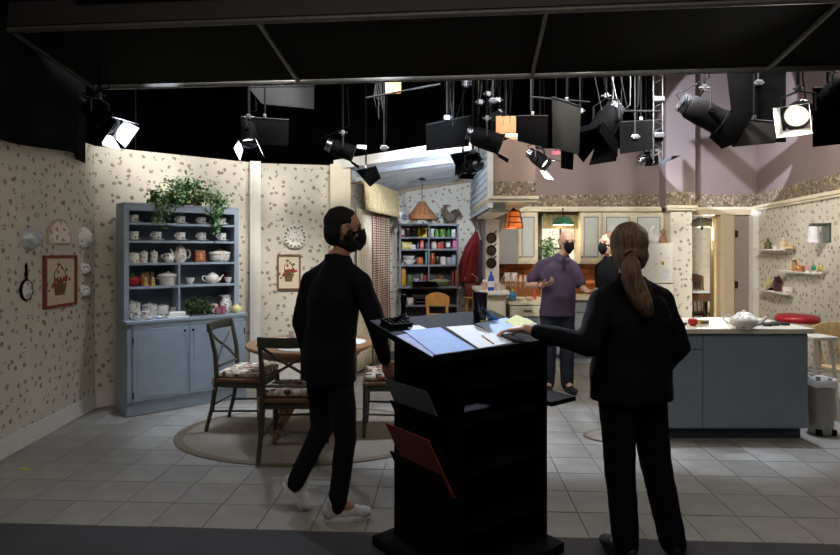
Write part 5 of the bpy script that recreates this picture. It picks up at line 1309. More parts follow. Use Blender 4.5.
# wall shelves on the right wall with their knick-knacks
RA = math.atan2((RWb - RWa).y, (RWb - RWa).x)
def rw(px, py, off=0.0): return onwall(RWa, RWb, px, py, off)[0]
def rshelf(label, px0, px1, py):
    p0 = rw(px0, py); p1 = rw(px1, py)
    w = (p1 - p0).to_2d().length; c = (p0 + p1) / 2
    z_ = rw((px0 + px1) / 2, py).z
    t = thing('wall_shelf', label, 'shelf', (c.x, c.y, z_), RA, 'white wall shelves')
    b = MB(); b.b2(-w / 2, w / 2, -.13, 0, -.02, 0); b.build('board', WHITE, t, smooth=False, bev=.004)
    b = MB(); b.b2(-w / 2 + .02, w / 2 - .02, -.03, 0, -.05, -.02); b.build('cleat', WHITE, t, smooth=False, bev=.004)
    return z_
z1 = rshelf('upper small white shelf on the right wall', 764, 795, 249)
z2 = rshelf('middle small white shelf on the right wall, furthest right', 788, 825, 271.5)
z3 = rshelf('lower small white shelf on the right wall', 765, 796, 291)
def rp_(px, z_): p = rw(px, 250, .07); return Vector((p.x, p.y, z_))
def figurine(label, px, z_, h, w, c_, c2):
    t = thing('figurine', label, 'figurine', rp_(px, z_), RA, 'knick-knacks on the right wall shelves')
    MB().lathe([(0, 0), (w * .5, 0), (w * .55, h * .08), (w * .4, h * .35), (w * .45, h * .5), (w * .25, h * .68), (0, h * .7)], 12).build('body', mat('fig_' + c_, c_, .5, var=.3, scale=40), t, ang=60)
    MB().ell((0, 0, h * .83), (w * .27, w * .27, h * .17)).build('head', C(c2), t)
    return t
figurine('dark green owl figurine on the upper wall shelf', 768, z1, .15, .09, '5a5a3c', '6a6848')
make_bowl('small white bowl in the middle of the upper wall shelf', rp_(775, z1), .045, .045, CHINA)
figurine('cream rabbit figurine on the upper wall shelf', 783, z1, .145, .09, 'cdb898', 'd8c8ac')
figurine('low cream lamb figurine at the right of the upper wall shelf', 790, z1, .075, .10, 'c9b08a', 'd0bc9a')
make_jar('brown lidded pot at the left of the middle wall shelf', rp_(794.5, z2), .03, .13, C('a57848'), C('6a4428'))
make_teacup('orange patterned mug on the middle wall shelf', rp_(800, z2), RA, m=spots_mat('orange_print', 'b8743c', ['d8c8a0', '6a4428'], scale=20, thr=.6, fine=2, axes=(1, 1, 1)), r=.045, h=.07)
for px, c_, nm in ((807.5, 'd8a0b0', 'pink'), (813.5, '2f8a68', 'emerald green'), (820, 'c0b048', 'yellow')):
    t = thing('egg_cup', '%s egg ornament on the middle wall shelf' % nm, 'ornament', rp_(px, z2), RA, 'egg ornaments')
    MB().lathe([(0, 0), (.02, 0), (.012, .012), (.022, .025), (0, .025)], 12).build('stand', CHINA, t)
    MB().ell((0, 0, .052), (.027, .027, .034)).build('egg', C(c_, .3), t)
t = thing('display_plate', 'small flowered plate standing at the left of the lower wall shelf', 'plate', rp_(769.5, z3 + .085), RA)
b = MB(); b.lathe([(0, 0), (.045, 0), (.08, .012), (.08, .016), (.04, .006), (0, .006)], 20, M=Matrix.Rotation(R(78), 3, 'X')); b.build('dish', spots_mat('yellow_print', 'd8c890', ['8a6a3a', '6a7a4a', 'b05a3a'], scale=24, thr=.5, fine=2.5, axes=(1, 1, 1)), t, ang=60)
b = MB(); b.box((0, .015, -.07), (.06, .05, .03)); b.build('stand', BLKM, t, smooth=False)
figurine('black cat figurine at the left end of the lower wall shelf', 766.5, z3, .055, .05, '1c1a1c', '1c1a1c').location += Vector((-.02, -.06, 0))
t = thing('house_ornament', 'dark plum house shaped ornament on the lower wall shelf', 'ornament', rp_(777.5, z3), RA)
PLUM = C('4a2430')
b = MB(); b.box((0, 0, .055), (.085, .06, .11)); b.build('walls', PLUM, t, smooth=False, bev=.003)
b = MB(); b.prism([(-.055, .11), (.055, .11), (0, .19)], -.035, .035); b.build('roof', C('33181f'), t, smooth=False)
b = MB(); b.box((.02, 0, .18), (.014, .014, .04)); b.build('chimney', C('33181f'), t, smooth=False)
make_canister('sugar_bowl', 'low flowered lidded dish at the right of the lower wall shelf', 'dish', rp_(788, z3), .06, .085, FLORAL)
# green wall lamp
p = rw(829, 234); t = thing('wall_lamp', 'dark green square wall lamp with white shade on the right wall', 'lamp', (p.x, p.y, p.z), RA)
GRN = mat('dark_green_metal', '3c4a3c', .5)
b = MB(); b.b2(-.09, .05, -.02, 0, -.09, .12); b.build('back_plate', GRN, t, smooth=False, bev=.004)
b = MB(); b.b2(-.09, -.02, -.16, -.02, .085, .12); b.build('arm', GRN, t, smooth=False, bev=.004)
b = MB(); b.lathe([(.06, -.09), (.045, .085), (.038, .085), (.053, -.088)], 20, c=(-.055, -.13, 0)); b.f = [f for f in b.f if len(f) == 4]; b.build('shade', mat('white_glass', 'd8d8dc', .4, emit=.12), t, ang=60)
MB().ell((-.055, -.13, .0), (.02, .02, .035)).build('bulb', mat('bulb_off', 'e8e4dc', .3), t)
# ---------------------------------------------------------------- seats and bin beyond the island
sy_ = 6.05
t = thing('red_stool', 'tall stool with thick red padded seat behind the island', 'stool', (kx(797, sy_), sy_, 0), 0)
MB().lathe([(0, .80), (.19, .80), (.205, .815), (.205, .85), (.17, .878), (.05, .885), (0, .885)], 28).build('cushion', mat('red_vinyl', '9c1c28', .3, var=.08), t, ang=60)
MB().lathe([(0, .73), (.185, .73), (.195, .74), (.195, .80), (0, .80)], 28).build('seat_ring', CREAM, t, ang=40)
for k in range(4):
    a = R(45 + 90 * k); b = MB(); b.tube((.14 * math.cos(a), .14 * math.sin(a), .73), (.2 * math.cos(a), .2 * math.sin(a), 0), .014); b.build('leg', STEEL, t)
b = MB(); b.path([(.175 * math.cos(2 * math.pi * i / 20), .175 * math.sin(2 * math.pi * i / 20), .28) for i in range(21)], .01, 6); b.build('foot_ring', STEEL, t)
sy2 = 5.35
t = thing('white_stool', 'white painted wooden stool behind the grey bin', 'stool', (kx(817, sy2), sy2, 0), R(6))
WST = mat('worn_white', 'bdb6aa', .6, var=.1)
b = MB(); b.box((0, 0, .745), (.24, .22, .035)); b.build('seat', WST, t, smooth=False, bev=.008)
for sx_, sy3 in ((-1, -1), (1, -1), (1, 1), (-1, 1)):
    b = MB(); b.tube((sx_ * .08, sy3 * .07, .73), (sx_ * .125, sy3 * .115, 0), .015); b.build('leg', WST, t)
for z_, q in ((.45, .095), (.22, .11)):
    for a_ in range(4):
        M_ = Matrix.Rotation(a_ * math.pi / 2, 3, 'Z'); b = MB(); b.tube(M_ @ Vector((-q, q * .9, z_)), M_ @ Vector((q, q * .9, z_)), .009); b.build('rung', WST, t)
wood_chair('blonde wooden chair with slatted back at the right edge', (4.06, 5.42, 0), R(188), BLONDE, W=.44, SH=.45, BH=.80, nsl=4)
t = thing('waste_bin', 'grey pedal bin with white liner beside the island', 'bin', (kx(820.5, 4.9), 4.9, 0), 0)
BINM = mat('bin_grey', '8d8d88', .4, .2, var=.08)
MB().lathe([(0, .01), (.088, .01), (.092, .03), (.108, .46), (.104, .46), (.088, .04), (0, .04)], 28).build('body', BINM, t, ang=50)
b = MB(); rr = random.Random(4); rg = []
for r_, z_ in ((.100, .40), (.104, .462), (.110, .468), (.116, .44), (.117, .41)):
    rg.append([Vector((math.cos(a) * (r_ + .003 * math.sin(7 * a)), math.sin(a) * (r_ + .003 * math.sin(7 * a)), z_ + .006 * math.sin(5 * a + r_ * 90))) for a in [2 * math.pi * i / 36 for i in range(36)]])
b.ringloft(rg, cap=False); b.build('liner', mat('white_plastic', 'd5d6d8', .4), t, ang=70)
for s in (-1, 1): b = MB(); b.box((s * .06, -.07, .03), (.04, .04, .05)); b.build('foot', BLKM, t, smooth=False, bev=.008)
# ---------------------------------------------------------------- black podium and what lies on it
PA = R(38.0)
pu_, pv_ = rot2(PA)
PF = Vector((.05, 2.50))                               # near left corner of the sloping top
PTW, PTD, PZF, PZR = .85, .50, 1.085, 1.20
slope = math.atan2(PZR - PZF, PTD)
pod = thing('podium', 'tall black podium desk with sloping top and side pockets', 'podium', (PF.x, PF.y, 0), PA)
def tl(x, y, h=0.0):                                   # point on the sloping top in podium axes
    return Vector((x, y - h * math.sin(slope), PZF + y * math.tan(slope) + h * math.cos(slope)))
b = MB(); b.slab([tl(0, 0, -.03), tl(PTW, 0, -.03), tl(PTW, PTD, -.03), tl(0, PTD, -.03)], tl(0, 0, 0) - tl(0, 0, -.03)); b.build('sloping_top', PODB, pod, smooth=False, bev=.004)
bx0, bx1, by0, by1 = .20, .80, .03, .56
for (xa_, xb_, ya_, yb_, nm) in ((bx0, bx0 + .02, by0, by1, 'side_panel'), (bx1 - .02, bx1, by0, by1, 'side_panel')):
    b = MB(); b.add([(xa_, ya_, .05), (xb_, ya_, .05), (xb_, yb_, .05), (xa_, yb_, .05), (xa_, ya_, PZF - .025 + ya_ * .23), (xb_, ya_, PZF - .025 + ya_ * .23), (xb_, yb_, PZF - .025 + min(yb_, .5) * .23), (xa_, yb_, PZF - .025 + min(yb_, .5) * .23)], [(0, 3, 2, 1), (4, 5, 6, 7), (0, 1, 5, 4), (1, 2, 6, 5), (2, 3, 7, 6), (3, 0, 4, 7)]); b.build(nm, PODB, pod, smooth=False, bev=.003)
b = MB(); b.b2(bx0 + .02, bx1 - .02, by1 - .02, by1, .05, 1.14); b.build('rear_panel', PODB, pod, smooth=False, bev=.002)
for z_ in (.22, .50, .74): b = MB(); b.b2(bx0 + .02, bx1 - .02, by0 + .03, by1 - .02, z_ - .02, z_); b.build('shelf', PODB, pod, smooth=False, bev=.002)
b = MB(); b.b2(bx0 + .02, bx1 - .02, by0, by0 + .02, .90, 1.07); b.build('front_apron', PODB, pod, smooth=False, bev=.002)
b = MB(); b.b2(bx0 - .10, bx1 + .04, by0 - .08, by1 + .06, 0, .05); b.build('base_plate', PODB, pod, smooth=False, bev=.006)
b = MB(); b.b2(bx1 - .001, bx1 + .20, .0, .28, .74, .765); b.build('fold_out_shelf', PODB, pod, smooth=False, bev=.004)
for z_ in (.50, .76):                                  # open pockets on the left side
    b = MB(); b.slab([(bx0 - .002, by0 + .06, z_ - .10), (bx0 - .002, by1 - .06, z_ - .10), (bx0 - .06, by1 - .06, z_ + .02), (bx0 - .06, by0 + .06, z_ + .02)], (-.012, 0, 0)); b.build('pocket', PODB, pod, smooth=False, bev=.002)
b = MB(); b.b2(.01, PTW - .01, -.012, .006, PZF - .03, PZF + .012); b.build('front_lip', PODB, pod, smooth=False, bev=.003)
def W_(v): q = PF + pu_ * v.x + pv_ * v.y; return Vector((q.x, q.y, v.z))
Mtop = Matrix.Rotation(PA, 4, 'Z') @ Matrix.Rotation(slope, 4, 'X')
def on_top(o, x, y, rz=0.0, h=.001):
    o.location = W_(tl(x, y, h)); o.rotation_euler = (Mtop @ Matrix.Rotation(rz, 4, 'Z')).to_euler(); return o
def top_uv(px, py):                                    # where a pixel meets the sloping top
    d = Vector(((px - 420) / F, 1.0, -(py - HZ) / F)); o_ = Vector((0, 0, CH))
    n_ = (Mtop.to_3x3() @ Vector((0, 0, 1))); p0 = W_(tl(0, 0))
    t_ = (p0 - o_).dot(n_) / d.dot(n_); q = o_ + d * t_; r_ = Vector((q.x, q.y)) - PF
    return r_.dot(pu_), r_.dot(pv_)
def sheet(name, label, cat, corners_px, m, lift, thick=.0012):
    uv = [top_uv(*c) for c in corners_px]
    cs = [W_(tl(u_, v_, lift)) for u_, v_ in uv]
    c0 = sum(cs, Vector()) / len(cs)
    n_ = Mtop.to_3x3() @ Vector((0, 0, 1))
    b = MB(); b.slab(cs, n_ * thick); o = b.build(name, m, None, smooth=False, loc=c0)
    return tag(o, label, cat)
BPAP = mat('blue_paper', '7f9fd8', .7, var=.06); WPAP = mat('white_paper', 'dfe3ea', .7, var=.03); YPAP = mat('yellow_paper', 'cdd08a', .7, var=.05); PBPAP = mat('pale_blue_paper', 'a8c4e4', .7, var=.05)
sheet('paper_sheet', 'white sheet showing at the back left of the blue script pages', 'paper', [(405, 326), (419, 325.5), (436, 333), (420, 337)], WPAP, .001)
sheet('paper_sheet', 'pale lilac sheet at the left under the blue script pages', 'paper', [(396, 336.5), (412, 333), (446, 353), (433, 358)], mat('lilac_paper', '8890c0', .7), .0025)
sheet('script_page', 'large blue script page at the front left of the podium', 'paper', [(404, 332), (440, 328.5), (476, 350.5), (436, 357)], BPAP, .004, .003)
sheet('script_page', 'large white script page in the middle of the podium', 'paper', [(446, 327.5), (474, 325.5), (513, 343), (479, 349)], WPAP, .001, .003)
sheet('folder', 'pale blue folder near the back of the podium top', 'folder', [(475, 324), (506, 318), (526, 330), (497, 336)], PBPAP, .001, .002)
sheet('paper_sheet', 'yellow sheet at the back right of the podium top', 'paper', [(505, 322), (516, 315.5), (534, 323), (520, 331)], YPAP, .0045)
sheet('paper_sheet', 'pale sheet along the right edge of the podium top', 'paper', [(520, 319.5), (526, 318), (549, 331), (536, 332.5)], mat('grey_paper', 'b9c4c8', .7), .001)
sheet('sticky_note', 'small yellow slip lying left of the blue folded card', 'paper', [(477, 317.5), (484, 316.5), (488, 320.5), (481, 322)], YPAP, .001)
u_, v_ = top_uv(489, 321)
t = thing('folded_card', 'blue folded card standing up among the papers', 'card', W_(tl(u_, v_, .002)), PA)
b = MB(); b.slab([(-.05, 0, .075), (-.04, .05, .075), (.04, .03, .004), (.03, -.02, .004)], (.002, 0, .002)); b.build('card_front', mat('sky_blue_card', '4f8fd0', .6), t, smooth=False)
b = MB(); b.slab([(-.02, -.01, .02), (.03, -.015, .0), (.05, -.03, .0), (.0, -.03, .02)], (0, 0, .003)); b.build('card_fold', mat('deep_blue_card', '1f6fd0', .6), t, smooth=False)
a0 = W_(tl(*top_uv(482, 337), .008)); a1 = W_(tl(*top_uv(494, 345.5), .008))
t = thing('pencil', 'yellow pencil lying on the white script page', 'pencil', (a0 + a1) / 2, 0)
c_ = (a0 + a1) / 2
b = MB(); b.tube(a0 - c_, (a1 - c_) * .86, .0038, n=6); b.build('shaft', mat('pencil_yellow', 'c9a24a', .4), t)
b = MB(); b.tube((a1 - c_) * .86, a1 - c_, .0038, .0006, n=6); b.build('tip', DARKW, t)
t = thing('control_panel', 'black sloping control keypad at the left corner of the podium', 'keypad', (0, 0, 0), 0)
on_top(t, .10, .40, 0)
b = MB(); b.box((0, 0, .012), (.13, .10, .024)); b.build('case', BLKM, t, smooth=False, bev=.004)
for i in range(4):
    for j in range(3):
        b = MB(); b.box((-.045 + i * .03, -.03 + j * .028, .026), (.02, .017, .006)); b.build('key', FOIL, t, smooth=False, bev=.002)
t = thing('microphone', 'black upright microphone with silver collar at the left of the podium', 'microphone', (0, 0, 0), 0)
u_, v_ = top_uv(403.5, 319); t.location = W_(tl(u_, v_, 0))
MB().lathe([(0, 0), (.03, 0), (.03, .012), (.02, .018), (0, .018)], 16).build('base', BLKM, t, ang=40)
MB().lathe([(0, .018), (.016, .018), (.016, .03), (0, .03)], 16).build('collar', STEEL, t, ang=40)
MB().lathe([(0, .03), (.011, .03), (.013, .08), (.016, .1), (.014, .125), (0, .13)], 14).build('body', BLKM, t, ang=60)
u_, v_ = top_uv(480, 319)
t = thing('drink_tumbler', 'dark red translucent drink tumbler at the back of the podium', 'tumbler', W_(tl(u_, v_, .0)), 0)
b = MB(); b.lathe([(0, 0), (.033, 0), (.036, .01), (.043, .145), (.040, .145), (.033, .012), (0, .012)], 20); b.build('cup', mat('smoked_cup', '241a24', .12, var=.05), t, ang=50)
MB().lathe([(0, .012), (.032, .012), (.0385, .125), (0, .125)], 20).build('drink', mat('dark_drink', '3a0f18', .1), t)
# folders in the side pockets
def side_folder(label, y0, y1, z0, z1, lean, m, x=bx0):
    t = bpy.data.objects.new('tmp', None); bpy.data.objects.remove(t)
    cs = [Vector((x - .016, y0, z0)), Vector((x - .016, y1, z0 + .0)), Vector((x - .016 - lean, y1 + .02, z1)), Vector((x - .016 - lean, y0 + .02, z1))]
    wc = [W_(c) for c in cs]; c0 = sum(wc, Vector()) / 4
    b = MB(); b.slab(wc, Vector((pu_.x, pu_.y, 0)) * .006); o = b.build('document_folder', m, None, smooth=False, loc=c0)
    return tag(o, label, 'folder')
side_folder('dark red folder sticking out of the podium side pocket', .06, .40, .41, .70, .14, mat('red_folder', '8e2f33', .6))
side_folder('grey document sleeve in the upper podium side pocket', .12, .46, .67, .90, .10, mat('grey_sleeve', '6c6f74', .6))
# ---------------------------------------------------------------- people
SKIN = mat('skin', 'c79a82', .55, var=.06, scale=20)
SKIND = mat('skin_tan', '9c7058', .55, var=.06, scale=20)
MASKM = mat('mask_black', '0e0f12', .9, spec=.2)
def frame(f):
    f = Vector(f).normalized(); u = Vector((0, 0, 1)); l = u.cross(f).normalized(); u = f.cross(l)
    return Matrix((f, l, u)).transposed()                 # columns: forward, left, up
def remesh(b, name, m, parent, base, voxel, smooth_it=2, wr=0.0, wscale=9.0, cut=None, dec=None, seed=0):
    me = bpy.data.meshes.new(name); me.from_pydata([tuple(v - base) for v in b.v], [], b.f)
    o = bpy.data.objects.new('tmp', me); col.objects.link(o)
    bm = bmesh.new(); bm.from_mesh(me); bmesh.ops.recalc_face_normals(bm, faces=bm.faces); bm.to_mesh(me); bm.free()
    r_ = o.modifiers.new('r', 'REMESH'); r_.mode = 'VOXEL'; r_.voxel_size = voxel; r_.adaptivity = 0
    s_ = o.modifiers.new('s', 'SMOOTH'); s_.factor = .5; s_.iterations = smooth_it
    if dec: d_ = o.modifiers.new('d', 'DECIMATE'); d_.ratio = dec
    dg = bpy.context.evaluated_depsgraph_get(); ev = o.evaluated_get(dg)
    me2 = bpy.data.meshes.new_from_object(ev)
    bpy.data.objects.remove(o); bpy.data.meshes.remove(me)
    me2.name = name
    bm = bmesh.new(); bm.from_mesh(me2)
    if wr > 0:
        bm.normal_update()
        for v in bm.verts:
            q = Vector((v.co.x * wscale, v.co.y * wscale, v.co.z * wscale * .8)) + Vector((seed, seed * 2, 0))
            k = noise.noise(q) + .5 * noise.noise(q * 2.3)
            v.co += v.normal * (k * wr)
    if cut:
        for (pco, pno) in cut:
            g = bm.verts[:] + bm.edges[:] + bm.faces[:]
            bmesh.ops.bisect_plane(bm, geom=g, plane_co=Vector(pco) - base, plane_no=Vector(pno), clear_outer=True)
            es = [e for e in bm.edges if e.is_boundary]
            if es: bmesh.ops.holes_fill(bm, edges=es)
    bm.to_mesh(me2); bm.free()
    me2.materials.clear(); me2.materials.append(m); me2.shade_smooth(); me2.set_sharp_from_angle(angle=R(70))
    ob = bpy.data.objects.new(name, me2); col.objects.link(ob)
    if parent is not None: ob.parent = parent
    else: ob.location = base
    return ob
def hand(b, w, d, n, side, curl=.35, spread=.10, sc=1.0):
    """palm and five fingers: w wrist, d towards the fingers, n out of the back of the hand, side towards the thumb"""
    w = Vector(w); d = Vector(d).normalized(); n = Vector(n); n = (n - d * n.dot(d)).normalized(); s = Vector(side); s = (s - d * s.dot(d) - n * s.dot(n)).normalized()
    M = Matrix((d, s, n)).transposed()
    b.ell(w + d * .045 * sc, (.05 * sc, .042 * sc, .016 * sc), M); b.ell(w + d * .075 * sc, (.028 * sc, .041 * sc, .013 * sc), M)
    b.caps(w - d * .03 * sc, .024 * sc, w + d * .03 * sc, .020 * sc)
    for k, (o_, ln) in enumerate(((.031, .072), (.0105, .082), (-.0105, .076), (-.031, .058))):
        p = w + d * .088 * sc + s * o_ * sc; a = spread * (1.5 - k) / 1.5
        dd = (d + s * a).normalized()
        for j, (fr_, r_) in enumerate(((.45, .0088), (.32, .0080), (.23, .0070))):
            ang = curl * (j + .6)
            e = dd * math.cos(ang) - n * math.sin(ang)
            q = p + e * ln * fr_ * sc
            b.caps(p, r_ * sc, q, (r_ - .0008) * sc, 8); p = q
    p = w + d * .025 * sc + s * .030 * sc; t1 = p + (d * .55 + s * .75 - n * .25).normalized() * .042 * sc; t2 = t1 + (d * .85 + s * .3 - n * .35).normalized() * .032 * sc
    b.caps(p, .014 * sc, t1, .0105 * sc, 8); b.caps(t1, .0100 * sc, t2, .0085 * sc, 8)
def head(b, c, f, sc=1.0):
    H = frame(f); c = Vector(c)
    P = lambda x, y, z: c + H @ (Vector((x, y, z)) * sc)
    b.ell(P(-.01, 0, .03), (.098 * sc, .076 * sc, .095 * sc), H, 20, 14)
    b.ell(P(.015, 0, -.03), (.078 * sc, .066 * sc, .085 * sc), H, 18, 12)
    b.ell(P(.035, 0, -.085), (.05 * sc, .045 * sc, .035 * sc), H)
    b.caps(P(.088, 0, .015), .010 * sc, P(.108, 0, -.028), .014 * sc, 10)
    b.ell(P(.10, .013, -.032), (.011 * sc, .009 * sc, .008 * sc), H); b.ell(P(.10, -.013, -.032), (.011 * sc, .009 * sc, .008 * sc), H)
    b.caps(P(.078, .042, .035), .012 * sc, P(.082, -.042, .035), .012 * sc, 8)
    b.ell(P(.085, 0, -.062), (.014 * sc, .026 * sc, .007 * sc), H); b.ell(P(.084, 0, -.073), (.014 * sc, .022 * sc, .008 * sc), H)
    for s in (-1, 1):
        b.ell(P(.06, s * .045, -.025), (.02 * sc, .018 * sc, .02 * sc), H)
        Er = H @ Matrix.Rotation(s * R(-22), 3, 'Z')
        b.ell(P(-.008, s * .08, -.008), (.018 * sc, .008 * sc, .031 * sc), Er)
    return P, H
def eyes(parent, P, H, base, sc=1.0):
    for s in (-1, 1):
        b = MB(); b.ell(P(.080, s * .032, .010) - base, (.010 * sc, .013 * sc, .010 * sc), H); b.build('eye', mat('eye_dark', '2c2420', .2), parent)
        b = MB(); b.caps(P(.088, s * .018, .036) - base, .005 * sc, P(.078, s * .05, .034) - base, .004 * sc, 6); b.build('eyebrow', mat('brow', '6a5a4c', .8), parent)
def face_mask(parent, P, H, base, sc=1.0):
    n = 14; rg = []
    for k in range(9):
        a = R(-62 + 124 * k / 8)
        rr = .104 + .022 * math.cos(a) ** 2
        row = []
        for j, z_ in enumerate((.004, -.035, -.075, -.118)):
            bulge = (.0, .014, .010, -.022)[j]
            e = abs(a) / R(62); nar = (1.0, .97, .86, .62)[j]
            z2 = z_ * (1 - .45 * e * e) + (.014 * (1 - e) - .012 * e if j == 0 else 0)
            row.append(P((rr + bulge) * math.cos(a) - .012, (rr * .70) * math.sin(a) * nar, z2) - base)
        rg.append(row)
    vs = [p for r_ in rg for p in r_]; fs = []
    for k in range(8):
        for j in range(3): fs.append((k * 4 + j, k * 4 + j + 1, k * 4 + j + 5, k * 4 + j + 4))
    b = MB(); b.add(vs, fs); o = b.build('face_mask', MASKM, parent, ang=80)
    sm = o.modifiers.new('thickness', 'SOLIDIFY'); sm.thickness = .004
    for s in (-1, 1):
        b = MB(); b.path([P(.045, s * .076, -.005) - base, P(.01, s * .083, .03) - base, P(-.02, s * .086, .0) - base, P(.01, s * .08, -.05) - base, P(.045, s * .07, -.075) - base], .0022 * sc, 5); b.build('ear_loop', MASKM, o)
def torso(b, pel, chest, neck, f, k, lat=1.0):
    Fm = frame(f); g = k
    pel = Vector(pel); chest = Vector(chest); neck = Vector(neck)
    for (t_, rx, ry, rz) in ((0.0, .105, .155, .10), (.25, .10, .150, .10), (.5, .10, .145, .10), (.75, .108, .155, .10), (1.0, .112, .165, .12)):
        c = pel.lerp(chest, t_); b.ell(c, (rx + g, (ry * lat) + g, rz + g), Fm, 18, 12)
    return Fm
def limb(b, pts, rs):
    for i in range(len(pts) - 1): b.caps(pts[i], rs[i], pts[i + 1], rs[i + 1], 14)
def shoe(parent, base, heel, toe, m, solem, name='shoe', h=.085):
    heel = Vector(heel); toe = Vector(toe); d = (toe - heel); L = d.length; d.normalize()
    l = Vector((0, 0, 1)).cross(d); l.normalize(); u = d.cross(l)
    M = Matrix((d, l, u)).transposed()
    P = lambda x, y, z: heel + M @ Vector((x * L, y, z))
    b = MB(); b.ell(P(.16, 0, .052), (.058, .038, .05), M); b.ell(P(.5, 0, .045), (.10, .041, .042), M); b.ell(P(.80, .004, .036), (.062, .045, .033), M); b.caps(P(.18, 0, .06), .042, P(.2, 0, h + .02), .045); b.caps(P(.25, 0, .07), .036, P(.6, 0, .048), .036); b.caps(P(.26, 0, .085), .040, P(.46, 0, .066), .036)
    o = remesh(b, name, m, parent, base, .008, 2, cut=[(P(.5, 0, .012), -u)])
    rg = []
    for z_, g_ in ((0, .0), (.006, .004), (.022, .003), (.026, 0)):
        ring = []
        for i in range(24):
            a = 2 * math.pi * i / 24; x = .5 + .5 * math.cos(a); w = (.034 + .012 * math.sin(min(1, max(0, x)) * math.pi * .8)) * math.sin(a)
            ring.append(P(x + g_ * math.cos(a), w * (1 + g_ * 8), z_) - base)
        rg.append(ring)
    bb = MB(); bb.ringloft(rg); bb.build('sole', solem, o, ang=50)
    if solem is not m:
        bb = MB()
        for k in range(5):
            x = .30 + .075 * k; z_ = .104 - .0105 * k; bb.path([P(x, -.026, z_ - .016) - base, P(x, 0, z_) - base, P(x, .026, z_ - .016) - base], .004, 5)
        bb.build('laces', mat('lace_grey', '8f9094', .8), o, kind='stuff')
    return o
def person(label, base, pel, chest, neck, hd, f, fh, sh, el, wr_, hip, kn, an, feet, hands, shirt_m, trouser_m, shoe_m, sole_m, skin, sleeve=1.0, cuff=.92, hem=None, lat=1.0, belly=0.0, hair=None, voxel=.0065, clothes_vox=.011, leg_r=(.085, .058, .045), arm_r=(.052, .042, .03), wrk=.007, coat=.012, loose=.018, hsc=1.0, seed=0):
    base = Vector(base)
    b = MB()
    Fm = torso(b, pel, chest, neck, f, -.004, lat)
    b.caps(Vector(chest) + Vector((0, 0, .06)), .07, Vector(neck) + Vector((0, 0, .02)), .058); b.caps(neck, .056, Vector(hd) - Vector((0, 0, .07)), .052)
    P, H = head(b, hd, fh, hsc)
    b.caps(sh[0], .05, sh[1], .05); [b.caps(Vector(neck) - Vector((0, 0, .01)), .05, Vector(q_).lerp(Vector(neck), .2), .045) for q_ in sh]; b.caps(Vector(chest) + Vector((0, 0, .02)), .1, Vector(neck) - Vector((0, 0, .02)), .07)
    for i in (0, 1):
        limb(b, [Vector(sh[i]), Vector(el[i]), Vector(wr_[i])], arm_r)
        limb(b, [Vector(hip[i]), Vector(kn[i]), Vector(an[i])], leg_r)
        b.caps(an[i], .042, Vector(feet[i][1]).lerp(Vector(feet[i][0]), .3) + Vector((0, 0, .04)), .03)
        hand(b, wr_[i], *hands[i])
    body = remesh(b, 'person', skin, None, base, voxel, 2, dec=.5)
    tag(body, label, 'person')
    # trousers
    b = MB(); Fm = frame(f)
    b.ell(pel, (.118 + belly * .3, .172 * lat, .11), Fm, 18, 12); b.ell(Vector(pel) + Vector((0, 0, .06)), (.115 + belly * .3, .165 * lat, .09), Fm, 18, 12)
    for i in (0, 1):
        g = loose
        limb(b, [Vector(hip[i]), Vector(kn[i]), Vector(an[i]) + Vector((0, 0, -.02))], (leg_r[0] + g * .7, leg_r[1] + g, leg_r[2] + g * 1.1))
    remesh(b, 'trousers', trouser_m, body, base, clothes_vox, 3, wr=wrk, seed=seed + 5)
    # shirt
    b = MB(); hz_ = hem if hem is not None else Vector(pel).z - .05
    pl_ = Vector(pel); ch_ = Vector(chest); up_ = ch_.lerp(Vector(neck), .45)
    hm_ = Vector((pl_.x, pl_.y, hz_ - .03)); st_ = []
    for c_, rx, ry, bl in ((hm_, .122, .172, .35), (pl_, .120, .170, .55), (pl_.lerp(ch_, .33), .114, .158, 1.0), (pl_.lerp(ch_, .66), .116, .156, .75), (ch_, .120, .168, .25), (up_, .098, .150, .1), (up_.lerp(Vector(neck), .5), .07, .10, 0)):
        o_ = Fm @ Vector((belly * bl, 0, 0))
        st_.append([c_ + o_ + Fm @ Vector(((rx + coat + belly * .4 * bl) * math.cos(a), (ry * lat + coat) * math.sin(a), 0)) for a in [2 * math.pi * i_ / 24 for i_ in range(24)]])
    b.ringloft(st_)
    b.caps(Vector(chest) + Vector((0, 0, .03)), .11 + coat, Vector(neck) - Vector((0, 0, .03)), .075 + coat)
    b.caps(sh[0], .05 + coat, sh[1], .05 + coat)
    for q_ in sh: b.caps(Vector(neck) - Vector((0, 0, .025)), .052 + coat, Vector(q_).lerp(Vector(neck), .15), .046 + coat)
    for i in (0, 1):
        S, E, Wr = Vector(sh[i]), Vector(el[i]), Vector(wr_[i]); g = coat
        if sleeve >= 1: limb(b, [S, E, E.lerp(Wr, cuff)], (arm_r[0] + g, arm_r[1] + g * .9, arm_r[2] + g * .6))
        else: limb(b, [S, S.lerp(E, sleeve)], (arm_r[0] + g * 1.1, arm_r[1] + g * 2.1))
    shirt = remesh(b, 'shirt', shirt_m, body, base, clothes_vox, 9, wr=wrk, cut=[((0, 0, hz_), (0, 0, -1))], seed=seed)
    # collar
    b = MB(); n_ = 20; rg = []
    nk = Vector(neck)
    for r_, z_ in ((.078, -.028), (.072, .018), (.066, .02), (.07, -.028)):
        rg.append([nk - base + Fm @ Vector((r_ * math.cos(2 * math.pi * i / n_), r_ * math.sin(2 * math.pi * i / n_), z_ - .018 * math.cos(2 * math.pi * i / n_))) for i in range(n_)])
    b.ringloft(rg, closed=True); b.build('collar', shirt_m, shirt, ang=60)
    for i in (0, 1): shoe(body, base, feet[i][0], feet[i][1], shoe_m, sole_m)
    return body, P, H, base
